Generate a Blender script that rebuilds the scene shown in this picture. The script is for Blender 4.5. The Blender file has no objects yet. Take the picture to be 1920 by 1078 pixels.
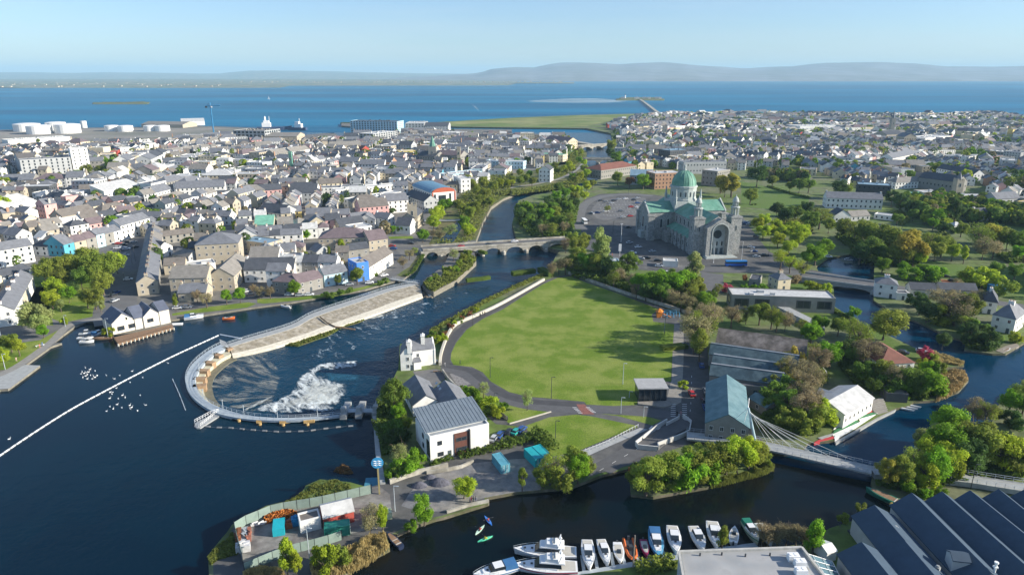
import bpy, math, random
from mathutils import Vector, noise
random.seed(7)
R = math.radians
scene = bpy.context.scene
COL = scene.collection
# ---------------------------------------------------------------- camera, sky, sun, exposure
FOC = 1280.0
PITCH = R(17.27)
CAMZ = 100.0
cam_data = bpy.data.cameras.new("camera")
cam = bpy.data.objects.new("camera", cam_data)
COL.objects.link(cam)
cam.location = (0, 0, CAMZ)
cam.rotation_euler = (R(90) - PITCH, 0, 0)
cam_data.sensor_width = 36
cam_data.lens = 24
cam_data.clip_start = 1
cam_data.clip_end = 90000
scene.camera = cam
HAZE_D = 5.5e-5
SUN_EL, SUN_AZ = 22.0, -7.5          # azimuth measured from +x towards +y
world = bpy.data.worlds.new("World")
scene.world = world
world.use_nodes = True
wn = world.node_tree.nodes; wl = world.node_tree.links
bg = wn["Background"]
sky = wn.new("ShaderNodeTexSky")
sky.sky_type = 'NISHITA'
sky.sun_disc = False
sky.sun_elevation = R(SUN_EL)
sky.sun_rotation = R(90 - SUN_AZ)
sky.altitude = 100
sky.air_density = 1.0
sky.dust_density = 0.3
sky.ozone_density = 3.0
tn = wn.new('ShaderNodeVectorMath'); tn.operation = 'MULTIPLY'; tn.inputs[1].default_value = (0.74, 0.86, 1.06)
wl.new(sky.outputs[0], tn.inputs[0]); wtc = wn.new('ShaderNodeTexCoord'); wmp = wn.new('ShaderNodeMapping'); wmp.inputs['Scale'].default_value = (1.2, 1.2, 14)
wnz = wn.new('ShaderNodeTexNoise'); wnz.inputs['Scale'].default_value = 1.6; wnz.inputs['Detail'].default_value = 8; wnz.inputs['Roughness'].default_value = .6
wcr = wn.new('ShaderNodeMapRange'); wcr.inputs[1].default_value = .45; wcr.inputs[2].default_value = .75; wcr.inputs[3].default_value = .1; wcr.inputs[4].default_value = .38
wmx = wn.new('ShaderNodeMix'); wmx.data_type = 'RGBA'; wmx.inputs[7].default_value = (4.1, 4.7, 5.2, 1)
wl.new(wtc.outputs['Generated'], wmp.inputs[0]); wl.new(wmp.outputs[0], wnz.inputs['Vector']); wl.new(wnz.outputs[0], wcr.inputs[0]); wl.new(wcr.outputs[0], wmx.inputs[0])
wl.new(tn.outputs[0], wmx.inputs[6]); wl.new(wmx.outputs[2], bg.inputs[0])
bg.inputs[1].default_value = 0.09
sd = bpy.data.lights.new("sun", 'SUN')
sun = bpy.data.objects.new("sun", sd)
COL.objects.link(sun)
sd.energy = 5.0
sd.angle = R(0.5)
sd.color = (1.0, 0.92, 0.80)
sv = Vector((math.cos(R(SUN_AZ)) * math.cos(R(SUN_EL)), math.sin(R(SUN_AZ)) * math.cos(R(SUN_EL)), math.sin(R(SUN_EL))))
sun.rotation_euler = sv.to_track_quat('Z', 'Y').to_euler()
scene.view_settings.view_transform = 'Standard'
scene.view_settings.look = 'None'
scene.view_settings.gamma = 1
scene.view_settings.use_curve_mapping = False
scene.view_settings.exposure = 0.9
# ---------------------------------------------------------------- survey helpers
# P turns a sighting in the photograph into a point of the ground (height z)
def P(px, py, z=0.0):
 x = (px - 960) / FOC; u = (539 - py) / FOC
 ry = math.cos(PITCH) + u * math.sin(PITCH); rz = -math.sin(PITCH) + u * math.cos(PITCH)
 t = (z - CAMZ) / rz
 return Vector((x * t, ry * t, z))
def PIX(x, y, z=0.0):
 dz = z - CAMZ
 d = y * math.cos(PITCH) - dz * math.sin(PITCH); u = y * math.sin(PITCH) + dz * math.cos(PITCH)
 return (960 + FOC * x / d, 539 - FOC * u / d)
REG = {'0': (0, 0, 1), '1': (0, 100, 3.992), '2': (480, 100, 3.992), '3': (960, 100, 3.992), '4': (1440, 100, 3.992),
 '5': (0, 340, 3.992), '6': (480, 340, 3.992), '7': (960, 340, 3.992), '8': (1440, 340, 3.992),
 'a': (0, 580, 3.992), 'b': (320, 580, 3.992), 'c': (680, 580, 3.992), 'd': (1060, 580, 3.992), 'e': (1440, 580, 3.992),
 'f': (360, 808, 3.992), 'g': (800, 808, 3.992), 'h': (1240, 808, 2.824), 'i': (1500, 860, 4.571),
 'j': (1180, 300, 5.392), 'k': (640, 600, 3.593), 'l': (0, 220, 7.983)}
def zp(reg, x, y):
 a, b, s = REG[reg]
 return (a + x / s, b + y / s)
def Z(reg, x, y, z=0.0):
 return P(*zp(reg, x, y), z)
def PL(reg, s, z=0.0):
 n = [float(t) for t in s.replace(',', ' ').split()]
 return [Z(reg, n[i], n[i + 1], z) for i in range(0, len(n), 2)]
# ---------------------------------------------------------------- materials
MAT = {}
def mat(name, col, rough=0.85, var=0.25, scale=0.5, bump=0.0, metal=0.0, spec=0.3, objcol=False, var2=0.0, scale2=0.05, col2=None, rand=0.0):
 if name in MAT: return MAT[name]
 m = bpy.data.materials.new(name); m.use_nodes = True
 nt = m.node_tree; N = nt.nodes; L = nt.links
 b = N["Principled BSDF"]
 b.inputs["Roughness"].default_value = rough; b.inputs["Metallic"].default_value = metal
 b.inputs["Specular IOR Level"].default_value = spec
 tc = N.new("ShaderNodeTexCoord")
 geo = N.new("ShaderNodeNewGeometry")
 nz = N.new("ShaderNodeTexNoise"); nz.inputs["Scale"].default_value = scale; nz.inputs["Detail"].default_value = 6; nz.inputs["Roughness"].default_value = 0.65
 L.new(geo.outputs["Position"], nz.inputs["Vector"])
 src = None
 if objcol:
  oi = N.new("ShaderNodeObjectInfo"); src = oi.outputs["Color"]
 else:
  rgb = N.new("ShaderNodeRGB"); rgb.outputs[0].default_value = (*col, 1); src = rgb.outputs[0]
 if col2:
  nz2 = N.new("ShaderNodeTexNoise"); nz2.inputs["Scale"].default_value = scale2; nz2.inputs["Detail"].default_value = 5; nz2.inputs["Roughness"].default_value = 0.6
  L.new(geo.outputs["Position"], nz2.inputs["Vector"])
  cr = N.new("ShaderNodeValToRGB"); cr.color_ramp.elements[0].position = 0.42; cr.color_ramp.elements[1].position = 0.6
  L.new(nz2.outputs[0], cr.inputs[0])
  mx2 = N.new("ShaderNodeMix"); mx2.data_type = 'RGBA'
  L.new(cr.outputs[0], mx2.inputs[0]); L.new(src, mx2.inputs[6]); mx2.inputs[7].default_value = (*col2, 1)
  src = mx2.outputs[2]
 mr = N.new("ShaderNodeMapRange"); mr.inputs[1].default_value = 0.3; mr.inputs[2].default_value = 0.7
 mr.inputs[3].default_value = 1 - var; mr.inputs[4].default_value = 1 + var
 L.new(nz.outputs[0], mr.inputs[0])
 val = mr.outputs[0]
 if rand:
  oi2 = N.new("ShaderNodeObjectInfo")
  m2 = N.new("ShaderNodeMapRange"); m2.inputs[3].default_value = 1 - rand; m2.inputs[4].default_value = 1 + rand
  L.new(oi2.outputs["Random"], m2.inputs[0])
  mu = N.new("ShaderNodeMath"); mu.operation = 'MULTIPLY'; L.new(val, mu.inputs[0]); L.new(m2.outputs[0], mu.inputs[1]); val = mu.outputs[0]
 vm = N.new("ShaderNodeVectorMath"); vm.operation = 'SCALE'
 L.new(src, vm.inputs[0]); L.new(val, vm.inputs["Scale"])
 L.new(vm.outputs[0], b.inputs["Base Color"])
 if bump:
  bp = N.new("ShaderNodeBump"); bp.inputs["Strength"].default_value = bump; bp.inputs["Distance"].default_value = 0.3
  L.new(nz.outputs[0], bp.inputs["Height"]); L.new(bp.outputs[0], b.inputs["Normal"])
 MAT[name] = m
 return m
def leafmat(name, col=None, var=0.35):
 m = mat(name, col or (0.1, 0.1, 0.1), rough=0.7, var=var, scale=0.45, objcol=col is None, spec=0.15, rand=0.12)
 nt = m.node_tree; N = nt.nodes; L = nt.links
 b = N["Principled BSDF"]; out = N["Material Output"]
 tr = N.new("ShaderNodeBsdfTranslucent"); mx = N.new("ShaderNodeMixShader"); mx.inputs[0].default_value = 0.5
 src = b.inputs["Base Color"].links[0].from_socket
 L.new(src, tr.inputs[0]); L.new(b.outputs[0], mx.inputs[1]); L.new(tr.outputs[0], mx.inputs[2]); L.new(mx.outputs[0], out.inputs[0])
 return m
def watermat(name, col, rough, s1, b1, s2, b2, col2=None, aniso=(1, 1, 1), foam=None, roughvar=0.0, mask_scale=0.01, spec=.22):
 m = bpy.data.materials.new(name); m.use_nodes = True
 nt = m.node_tree; N = nt.nodes; L = nt.links
 b = N["Principled BSDF"]; b.inputs["IOR"].default_value = 1.33; b.inputs["Specular IOR Level"].default_value = spec
 b.inputs["Roughness"].default_value = rough
 geo = N.new("ShaderNodeNewGeometry"); mp = N.new("ShaderNodeMapping"); mp.inputs["Scale"].default_value = aniso
 L.new(geo.outputs["Position"], mp.inputs[0])
 def nz(s, d=4):
  n = N.new("ShaderNodeTexNoise"); n.inputs["Scale"].default_value = s; n.inputs["Detail"].default_value = d; n.inputs["Roughness"].default_value = 0.6
  L.new(mp.outputs[0], n.inputs["Vector"]); return n
 n1 = nz(s1); n2 = nz(s2)
 bp1 = N.new("ShaderNodeBump"); bp1.inputs["Strength"].default_value = 1; bp1.inputs["Distance"].default_value = b1
 bp2 = N.new("ShaderNodeBump"); bp2.inputs["Strength"].default_value = 1; bp2.inputs["Distance"].default_value = b2
 L.new(n1.outputs[0], bp1.inputs["Height"]); L.new(n2.outputs[0], bp2.inputs["Height"]); L.new(bp1.outputs[0], bp2.inputs["Normal"])
 L.new(bp2.outputs[0], b.inputs["Normal"])
 if col2:
  n3 = nz(mask_scale, 5); cr = N.new("ShaderNodeValToRGB")
  cr.color_ramp.elements[0].position = 0.4; cr.color_ramp.elements[1].position = 0.62
  cr.color_ramp.elements[0].color = (*col, 1); cr.color_ramp.elements[1].color = (*col2, 1)
  L.new(n3.outputs[0], cr.inputs[0]); L.new(cr.outputs[0], b.inputs["Base Color"])
  if roughvar:
   mr = N.new("ShaderNodeMapRange"); mr.inputs[3].default_value = rough; mr.inputs[4].default_value = rough + roughvar
   L.new(n3.outputs[0], mr.inputs[0]); L.new(mr.outputs[0], b.inputs["Roughness"])
 else:
  b.inputs["Base Color"].default_value = (*col, 1)
 MAT[name] = m
 return m
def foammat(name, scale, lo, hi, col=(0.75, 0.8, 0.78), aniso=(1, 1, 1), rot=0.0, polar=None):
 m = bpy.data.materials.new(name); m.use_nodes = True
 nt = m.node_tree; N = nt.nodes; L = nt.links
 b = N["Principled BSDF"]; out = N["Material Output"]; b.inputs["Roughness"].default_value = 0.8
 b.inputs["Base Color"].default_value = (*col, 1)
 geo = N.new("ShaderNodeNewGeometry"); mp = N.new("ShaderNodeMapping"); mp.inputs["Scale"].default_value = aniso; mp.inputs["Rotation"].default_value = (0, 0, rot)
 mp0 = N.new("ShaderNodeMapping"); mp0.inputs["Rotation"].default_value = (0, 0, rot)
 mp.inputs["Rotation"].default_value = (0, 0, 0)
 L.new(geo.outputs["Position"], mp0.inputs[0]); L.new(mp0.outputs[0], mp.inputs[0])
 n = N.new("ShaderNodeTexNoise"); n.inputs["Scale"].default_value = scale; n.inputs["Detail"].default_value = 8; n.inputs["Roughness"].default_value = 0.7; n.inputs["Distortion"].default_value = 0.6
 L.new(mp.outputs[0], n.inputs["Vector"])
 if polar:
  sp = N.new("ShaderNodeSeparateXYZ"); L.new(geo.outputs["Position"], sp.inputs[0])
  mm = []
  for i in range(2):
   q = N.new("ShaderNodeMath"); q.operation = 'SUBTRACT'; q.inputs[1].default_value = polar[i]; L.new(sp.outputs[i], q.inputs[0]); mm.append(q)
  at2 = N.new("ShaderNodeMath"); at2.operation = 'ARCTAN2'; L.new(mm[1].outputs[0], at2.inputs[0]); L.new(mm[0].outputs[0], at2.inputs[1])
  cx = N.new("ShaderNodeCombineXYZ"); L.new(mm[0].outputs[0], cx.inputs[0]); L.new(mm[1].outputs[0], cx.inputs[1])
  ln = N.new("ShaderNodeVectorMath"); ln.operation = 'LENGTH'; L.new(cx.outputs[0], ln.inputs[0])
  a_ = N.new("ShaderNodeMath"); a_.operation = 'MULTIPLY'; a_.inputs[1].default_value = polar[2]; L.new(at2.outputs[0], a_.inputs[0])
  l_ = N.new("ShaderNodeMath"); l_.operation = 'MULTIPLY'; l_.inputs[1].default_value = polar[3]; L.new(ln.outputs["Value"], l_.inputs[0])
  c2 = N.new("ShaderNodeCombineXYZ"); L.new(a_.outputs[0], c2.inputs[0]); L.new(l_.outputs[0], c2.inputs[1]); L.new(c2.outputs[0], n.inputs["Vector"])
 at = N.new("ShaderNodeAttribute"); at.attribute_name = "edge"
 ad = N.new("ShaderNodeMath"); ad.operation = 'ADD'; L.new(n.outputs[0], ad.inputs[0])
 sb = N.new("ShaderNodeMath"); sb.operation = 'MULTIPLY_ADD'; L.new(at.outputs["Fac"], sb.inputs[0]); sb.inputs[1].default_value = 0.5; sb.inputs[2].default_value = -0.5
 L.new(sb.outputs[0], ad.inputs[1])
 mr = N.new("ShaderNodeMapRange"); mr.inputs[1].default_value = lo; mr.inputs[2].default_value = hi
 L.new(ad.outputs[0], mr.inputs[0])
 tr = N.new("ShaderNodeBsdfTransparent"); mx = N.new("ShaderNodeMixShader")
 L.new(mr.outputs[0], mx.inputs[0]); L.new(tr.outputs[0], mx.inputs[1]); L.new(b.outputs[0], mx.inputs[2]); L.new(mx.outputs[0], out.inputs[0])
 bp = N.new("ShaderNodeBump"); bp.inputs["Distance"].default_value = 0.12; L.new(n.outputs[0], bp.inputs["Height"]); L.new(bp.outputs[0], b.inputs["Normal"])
 MAT[name] = m
 return m
WALL = {'w': (0.74, 0.73, 0.68), 'c': (0.62, 0.54, 0.38), 's': (0.27, 0.26, 0.23), 'b': (0.42, 0.37, 0.28), 't': (0.10, 0.36, 0.45),
  'l': (0.45, 0.62, 0.68), 'r': (0.42, 0.08, 0.06), 'B': (0.07, 0.22, 0.62), 'p': (0.6, 0.36, 0.33), 'y': (0.65, 0.52, 0.2),
  'g': (0.42, 0.43, 0.42), 'd': (0.08, 0.085, 0.09), 'o': (0.37, 0.22, 0.14)}
ROOF = {'S': (0.165, 0.172, 0.187), 'D': (0.075, 0.082, 0.095), 'N': (0.17, 0.152, 0.133), 'F': (0.5, 0.5, 0.48), 'G': (0.17, 0.4, 0.29),
  'U': (0.2, 0.3, 0.37), 'R': (0.2, 0.085, 0.06), 'P': (0.16, 0.125, 0.13), 'T': (0.23, 0.215, 0.19)}
WNAME = {'w': 'white', 'c': 'cream', 's': 'grey stone', 'b': 'beige', 't': 'teal', 'l': 'pale blue', 'r': 'red', 'B': 'bright blue', 'p': 'pink', 'y': 'yellow', 'g': 'grey', 'd': 'dark', 'o': 'brick'}
RNAME = {'S': 'grey slate', 'D': 'dark slate', 'N': 'brown', 'F': 'pale', 'G': 'green copper', 'U': 'blue metal', 'R': 'red tile', 'P': 'purple slate', 'T': 'tan tile'}
for k, c in WALL.items(): mat('wall_' + k, c, 0.9, 0.13, 0.35)
for k, c in ROOF.items(): mat('roof_' + k, c, 0.75 if k != 'U' else 0.5, 0.22, 0.45)
glass = mat('window_glass', (0.025, 0.035, 0.045), 0.15, 0.2, 0.3, spec=0.6)
wframe = mat('window_frame', (0.6, 0.6, 0.58), 0.7, 0.05)
stone = mat('pale_stone', (0.42, 0.40, 0.34), 0.9, 0.25, 0.6, col2=(0.28, 0.26, 0.21), scale2=0.25)
gstone = mat('grey_limestone', (0.33, 0.33, 0.31), 0.9, 0.35, 0.9, bump=0.3)
concrete = mat('concrete', (0.34, 0.35, 0.34), 0.85, 0.18, 0.8)
asphalt = mat('asphalt', (0.085, 0.085, 0.085), 0.9, 0.25, 0.25, col2=(0.12, 0.118, 0.11), scale2=0.08)
paving = mat('paving', (0.25, 0.235, 0.205), 0.9, 0.2, 0.7)
metal = mat('painted_steel', (0.42, 0.47, 0.5), 0.5, 0.1)
dmetal = mat('dark_steel', (0.05, 0.055, 0.06), 0.5, 0.1)
white = mat('white_paint', (0.8, 0.8, 0.78), 0.6, 0.05)
grass = mat('grass', (0.085, 0.15, 0.02), 0.95, 0.28, 1.1, bump=0.3, col2=(0.10, 0.155, 0.03), scale2=0.07)
lawnm = mat('lawn_grass', (0.115, 0.185, 0.012), 0.95, 0.34, 2.2, bump=0.4, col2=(0.20, 0.245, 0.045), scale2=0.09)
rough_grass = mat('rough_grass', (0.09, 0.12, 0.03), 0.95, 0.35, 0.8, col2=(0.15, 0.13, 0.06), scale2=0.09)
bark = mat('bark', (0.12, 0.095, 0.07), 0.95, 0.2, 2)
tint = mat('tinted_paint', (0.5, 0.5, 0.5), 0.35, 0.04, 1, objcol=True, spec=0.5)
wood = mat('weathered_wood', (0.22, 0.14, 0.085), 0.85, 0.25, 2)
rust = mat('rusty_sheet', (0.2, 0.11, 0.07), 0.85, 0.4, 1.2, col2=(0.28, 0.25, 0.22), scale2=0.8)
gravel = mat('gravel', (0.22, 0.21, 0.2), 0.95, 0.4, 1.5, bump=0.5)
paint_white_line = mat('road_marking_paint', (0.6, 0.6, 0.58), 0.8, 0.15, 2)
leaf = leafmat('foliage')
# ---------------------------------------------------------------- mesh builder
OFF = {}
KIDS = {}
class MB:
 def __init__(s): s.v = []; s.f = []; s.m = []
 def face(s, pts, mi=0):
  n = len(s.v); s.v += [tuple(p) for p in pts]; s.f.append(tuple(range(n, n + len(pts)))); s.m.append(mi); return s
 def prism(s, pts, z0, z1, mi=0, mtop=None, bottom=True):
  k = len(pts); n = len(s.v)
  a = sum(pts[i][0] * pts[(i + 1) % k][1] - pts[(i + 1) % k][0] * pts[i][1] for i in range(k))
  if a < 0: pts = pts[::-1]
  s.v += [(p[0], p[1], z0) for p in pts] + [(p[0], p[1], z1) for p in pts]
  for i in range(k):
   j = (i + 1) % k
   s.f.append((n + i, n + j, n + k + j, n + k + i)); s.m.append(mi)
  s.f.append(tuple(n + k + i for i in range(k))); s.m.append(mi if mtop is None else mtop)
  if bottom: s.f.append(tuple(n + k - 1 - i for i in range(k))); s.m.append(mi)
  return s
 def box(s, x, y, z, sx, sy, sz, rot=0.0, mi=0):   # z is the bottom
  c, q = math.cos(rot), math.sin(rot)
  pts = [(x + c * a - q * b, y + q * a + c * b) for a, b in ((-sx / 2, -sy / 2), (sx / 2, -sy / 2), (sx / 2, sy / 2), (-sx / 2, sy / 2))]
  return s.prism(pts, z, z + sz, mi)
 def cyl(s, x, y, z0, z1, r, n=8, r2=None, mi=0):
  r2 = r if r2 is None else r2
  b = len(s.v)
  for z, rr in ((z0, r), (z1, r2)):
   s.v += [(x + rr * math.cos(2 * math.pi * i / n), y + rr * math.sin(2 * math.pi * i / n), z) for i in range(n)]
  for i in range(n):
   j = (i + 1) % n; s.f.append((b + i, b + j, b + n + j, b + n + i)); s.m.append(mi)
  s.f.append(tuple(b + n + i for i in range(n))); s.m.append(mi)
  s.f.append(tuple(b + n - 1 - i for i in range(n))); s.m.append(mi)
  return s
 def lathe(s, x, y, prof, n=16, mi=0):
  b = len(s.v)
  for r, z in prof:
   s.v += [(x + r * math.cos(2 * math.pi * i / n), y + r * math.sin(2 * math.pi * i / n), z) for i in range(n)]
  for k in range(len(prof) - 1):
   for i in range(n):
    j = (i + 1) % n; s.f.append((b + k * n + i, b + k * n + j, b + (k + 1) * n + j, b + (k + 1) * n + i)); s.m.append(mi)
  return s
 def tube(s, pts, r, n=5, mi=0, r2=None):
  pts = [Vector(p) for p in pts]; b = len(s.v); K = len(pts)
  for k, p in enumerate(pts):
   d = (pts[min(k + 1, K - 1)] - pts[max(k - 1, 0)]).normalized()
   u = d.cross(Vector((0, 0, 1)));
   if u.length < 1e-3: u = Vector((1, 0, 0))
   u.normalize(); w = d.cross(u)
   rr = r if r2 is None else r + (r2 - r) * k / max(1, K - 1)
   s.v += [tuple(p + u * rr * math.cos(2 * math.pi * i / n) + w * rr * math.sin(2 * math.pi * i / n)) for i in range(n)]
  for k in range(K - 1):
   for i in range(n):
    j = (i + 1) % n; s.f.append((b + k * n + i, b + k * n + j, b + (k + 1) * n + j, b + (k + 1) * n + i)); s.m.append(mi)
  s.f.append(tuple(b + i for i in range(n))); s.m.append(mi)
  s.f.append(tuple(b + (K - 1) * n + n - 1 - i for i in range(n))); s.m.append(mi)
  return s
 def loft(s, rings, mi=0, caps=True):
  b = len(s.v); n = len(rings[0])
  for r in rings: s.v += [tuple(p) for p in r]
  for k in range(len(rings) - 1):
   for i in range(n):
    j = (i + 1) % n; s.f.append((b + k * n + i, b + k * n + j, b + (k + 1) * n + j, b + (k + 1) * n + i)); s.m.append(mi)
  if caps:
   s.f.append(tuple(b + n - 1 - i for i in range(n))); s.m.append(mi)
   s.f.append(tuple(b + (len(rings) - 1) * n + i for i in range(n))); s.m.append(mi)
  return s
 def band(s, A, B, z0, z1, mi=0):      # strip between polylines A and B with depth
  n = len(A)
  for i in range(n - 1):
   q = [A[i], A[i + 1], B[i + 1], B[i]]
   s.prism([(p[0], p[1]) for p in q], z0, z1, mi)
  return s
 def mesh(s, name, mats, off=(0, 0, 0), smooth=False):
  me = bpy.data.meshes.new(name)
  ox, oy, oz = off
  vs = s.v if not (ox or oy or oz) else [(a - ox, b - oy, c - oz) for a, b, c in s.v]
  me.from_pydata(vs, [], s.f)
  for m in (mats if isinstance(mats, (list, tuple)) else [mats]): me.materials.append(m)
  me.polygons.foreach_set("material_index", s.m)
  if smooth: me.polygons.foreach_set("use_smooth", [True] * len(s.f))
  me.update()
  return me
 def done(s, name, mats, parent=None, label=None, cat=None, kind=None, group=None, smooth=False):
  if parent is not None:
   off = OFF.get(parent.name, (0, 0, 0))
   o = bpy.data.objects.new(name, s.mesh(name, mats, off, smooth))
   COL.objects.link(o); o.parent = parent; OFF[o.name] = off; KIDS.setdefault(parent.name, []).append(o)
  else:
   if kind == 'structure' or kind == 'stuff': off = (0, 0, 0)
   else:
    xs = [p[0] for p in s.v]; ys = [p[1] for p in s.v]; zs = [p[2] for p in s.v]
    off = ((min(xs) + max(xs)) / 2, (min(ys) + max(ys)) / 2, min(zs))
   o = bpy.data.objects.new(name, s.mesh(name, mats, off, smooth)); COL.objects.link(o); o.location = off
   OFF[o.name] = off
  if label: o['label'] = label
  if cat: o['category'] = cat
  if kind: o['kind'] = kind
  if group: o['group'] = group
  return o
def thing(name, label, cat, loc=(0, 0, 0), rot=0.0, group=None):
 o = bpy.data.objects.new(name, None); COL.objects.link(o)
 o.empty_display_size = 0.5
 o.location = loc; o.rotation_euler = (0, 0, rot); o['category'] = cat
 if label: o['label'] = label
 if group: o['group'] = group
 OFF[o.name] = tuple(loc) if rot == 0.0 else (0, 0, 0)
 return o
def local(name, label, cat, loc, rot=0.0, group=None):   # parts built in the thing's own axes
 o = thing(name, label, cat, loc, rot, group); OFF[o.name] = (0, 0, 0); return o
def part(name, me, parent, loc=(0, 0, 0), rot=0.0, sc=(1, 1, 1), color=None, kind=None):
 o = bpy.data.objects.new(name, me); COL.objects.link(o); o.parent = parent; KIDS.setdefault(parent.name, []).append(o)
 o.location = loc; o.rotation_euler = (0, 0, rot); o.scale = sc
 if color: o.color = (*color, 1)
 if kind: o['kind'] = kind
 return o
def dup(root, loc, rot=0.0, label=None, color=None, scale=None, used={}, group=None):
 if root.name not in used: used[root.name] = True; r = root; new = False
 else: r = root.copy(); COL.objects.link(r); new = True
 r.location = loc; r.rotation_euler = (0, 0, rot)
 if scale: r.scale = scale if isinstance(scale, (tuple, list)) else (scale,) * 3
 if label: r['label'] = label
 if group: r['group'] = group
 if new:
  ks = []
  for ch in KIDS.get(root.name, []):
   c = ch.copy(); COL.objects.link(c); c.parent = r; ks.append(c)
   for g in KIDS.get(ch.name, []):
    d = g.copy(); COL.objects.link(d); d.parent = c
 else: ks = KIDS.get(root.name, [])
 if color:
  for c in ks: c.color = (*color, 1)
 return r
def sheet(name, pts, z, m, kind='structure', label=None):
 b = MB(); b.face([(p[0], p[1], z) for p in pts])
 a = sum(pts[i][0] * pts[(i + 1) % len(pts)][1] - pts[(i + 1) % len(pts)][0] * pts[i][1] for i in range(len(pts)))
 if a < 0: b.f[0] = tuple(reversed(b.f[0]))
 return b.done(name, m, kind=kind, label=label)
def ribbon(pts, w):        # two offset polylines either side of a centre line
 pts = [Vector((p[0], p[1], 0)) for p in pts]; A = []; B = []
 for i, p in enumerate(pts):
  d = (pts[min(i + 1, len(pts) - 1)] - pts[max(i - 1, 0)]).normalized(); n = Vector((-d.y, d.x, 0))
  A.append(p + n * w / 2); B.append(p - n * w / 2)
 return A, B
def strip(name, pts, w, z, m, kind='structure'):
 A, B = ribbon(pts, w); b = MB()
 n = len(A)
 for i in range(n - 1):
  b.face([(A[i].x, A[i].y, z), (B[i].x, B[i].y, z), (B[i + 1].x, B[i + 1].y, z), (A[i + 1].x, A[i + 1].y, z)])
 return b.done(name, m, kind=kind)
def smooth(pts, k=4):      # Catmull-Rom through points
 out = []; n = len(pts)
 for i in range(n - 1):
  p0, p1, p2, p3 = pts[max(i - 1, 0)], pts[i], pts[i + 1], pts[min(i + 2, n - 1)]
  for j in range(k):
   t = j / k
   out.append(0.5 * ((2 * p1) + (p2 - p0) * t + (2 * p0 - 5 * p1 + 4 * p2 - p3) * t * t + (3 * p1 - p0 - 3 * p2 + p3) * t ** 3))
 out.append(pts[-1]); return out
def resample(pts, step):
 out = [pts[0].copy()]; acc = 0
 for a, b in zip(pts, pts[1:]):
  L = (b - a).length; d = step - acc
  while d <= L:
   out.append(a.lerp(b, d / L)); d += step
  acc = L - (d - step)
 return out
def inside(x, y, poly):
 c = False; n = len(poly); j = n - 1
 for i in range(n):
  xi, yi = poly[i][0], poly[i][1]; xj, yj = poly[j][0], poly[j][1]
  if (yi > y) != (yj > y) and x < (xj - xi) * (y - yi) / (yj - yi) + xi: c = not c
  j = i
 return c
OCC = []
def free(x, y, r):
 for a, b, q in OCC:
  if (a - x) ** 2 + (b - y) ** 2 < (q + r) ** 2: return False
 return True
LM = []      # landmarks used in descriptions
def landmark(text, p): LM.append((text, p[0], p[1]))
AUTO = []    # things whose label is composed at the end
# ---------------------------------------------------------------- terrain and water
DOWN, UP = -2.5, -0.8
seam = watermat('sea_water', (0.0005, 0.085, 0.17), 0.38, 0.02, 3.0, 0.12, 0.5, col2=(0.006, 0.17, 0.30), aniso=(0.22, 1, 1), roughvar=0.15, mask_scale=0.0022)
riverm = watermat('river_water', (0.0, 0.022, 0.046), 0.2, 0.14, 0.55, 0.9, 0.22, col2=(0.001, 0.034, 0.066), roughvar=0.05, mask_scale=0.03)
lakem = watermat('calm_water', (0.0, 0.011, 0.024), 0.12, 0.25, 0.10, 1.4, 0.035, col2=(0.0, 0.018, 0.033), roughvar=0.03, mask_scale=0.012)
channelm = watermat('channel_water', (0.001, 0.006, 0.009), 0.05, 0.2, 0.08, 1.3, 0.025, col2=(0.008, 0.008, 0.006), roughvar=0.02, mask_scale=0.045)
rivz = -2.5
yr = 260
sheet('sea', [(-32000, P(0, 262).y), (32000, P(0, 262).y), (32000, 36000), (-32000, 36000)], DOWN - 0.5, seam)
sheet('river', [(-500, 150), (400, 150), (700, 600), (1000, 1300), (-1000, 1300), (-500, 600)], DOWN, riverm)
wall_up = [zp('6', 1190, 770), zp('6', 780, 880), zp('6', 430, 1000), zp('b', 900, 130), zp('b', 560, 235), zp('b', 420, 280)]
ring_out = [zp('b', *q) for q in ((375, 262), (290, 305), (200, 372), (140, 440), (113, 510), (118, 580), (150, 640), (205, 695), (285, 748), (380, 787), (500, 812), (640, 828), (800, 835), (950, 832), (1100, 820), (1270, 800))]
ring_in = [zp('b', *q) for q in ((430, 290), (345, 330), (265, 395), (215, 460), (190, 520), (190, 575), (215, 630), (265, 680), (340, 722), (420, 752), (510, 778), (640, 800), (800, 812), (950, 812), (1100, 803), (1270, 787))]
ring_mid = [((a[0] + b[0]) / 2, (a[1] + b[1]) / 2) for a, b in zip(ring_out, ring_in)]
up_poly = [(-500, 1400), (-500, 640), (-150, 560), (330, 560), (470, 552), (733, 508), (781, 495), (793, 470)] + \
  [(830, 470), (846, 468), (831, 500), (800, 522)] + [(790, 536)] + wall_up + ring_mid + [(660, 776), (700, 772), (760, 790)] + [(900, 700), (1300, 640), (1400, 560), (1480, 500), (1560, 468), (2200, 440), (2700, 560), (2500, 1400)]
upp = [P(x, y, UP) for x, y in up_poly if not (x == 1480)]
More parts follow.
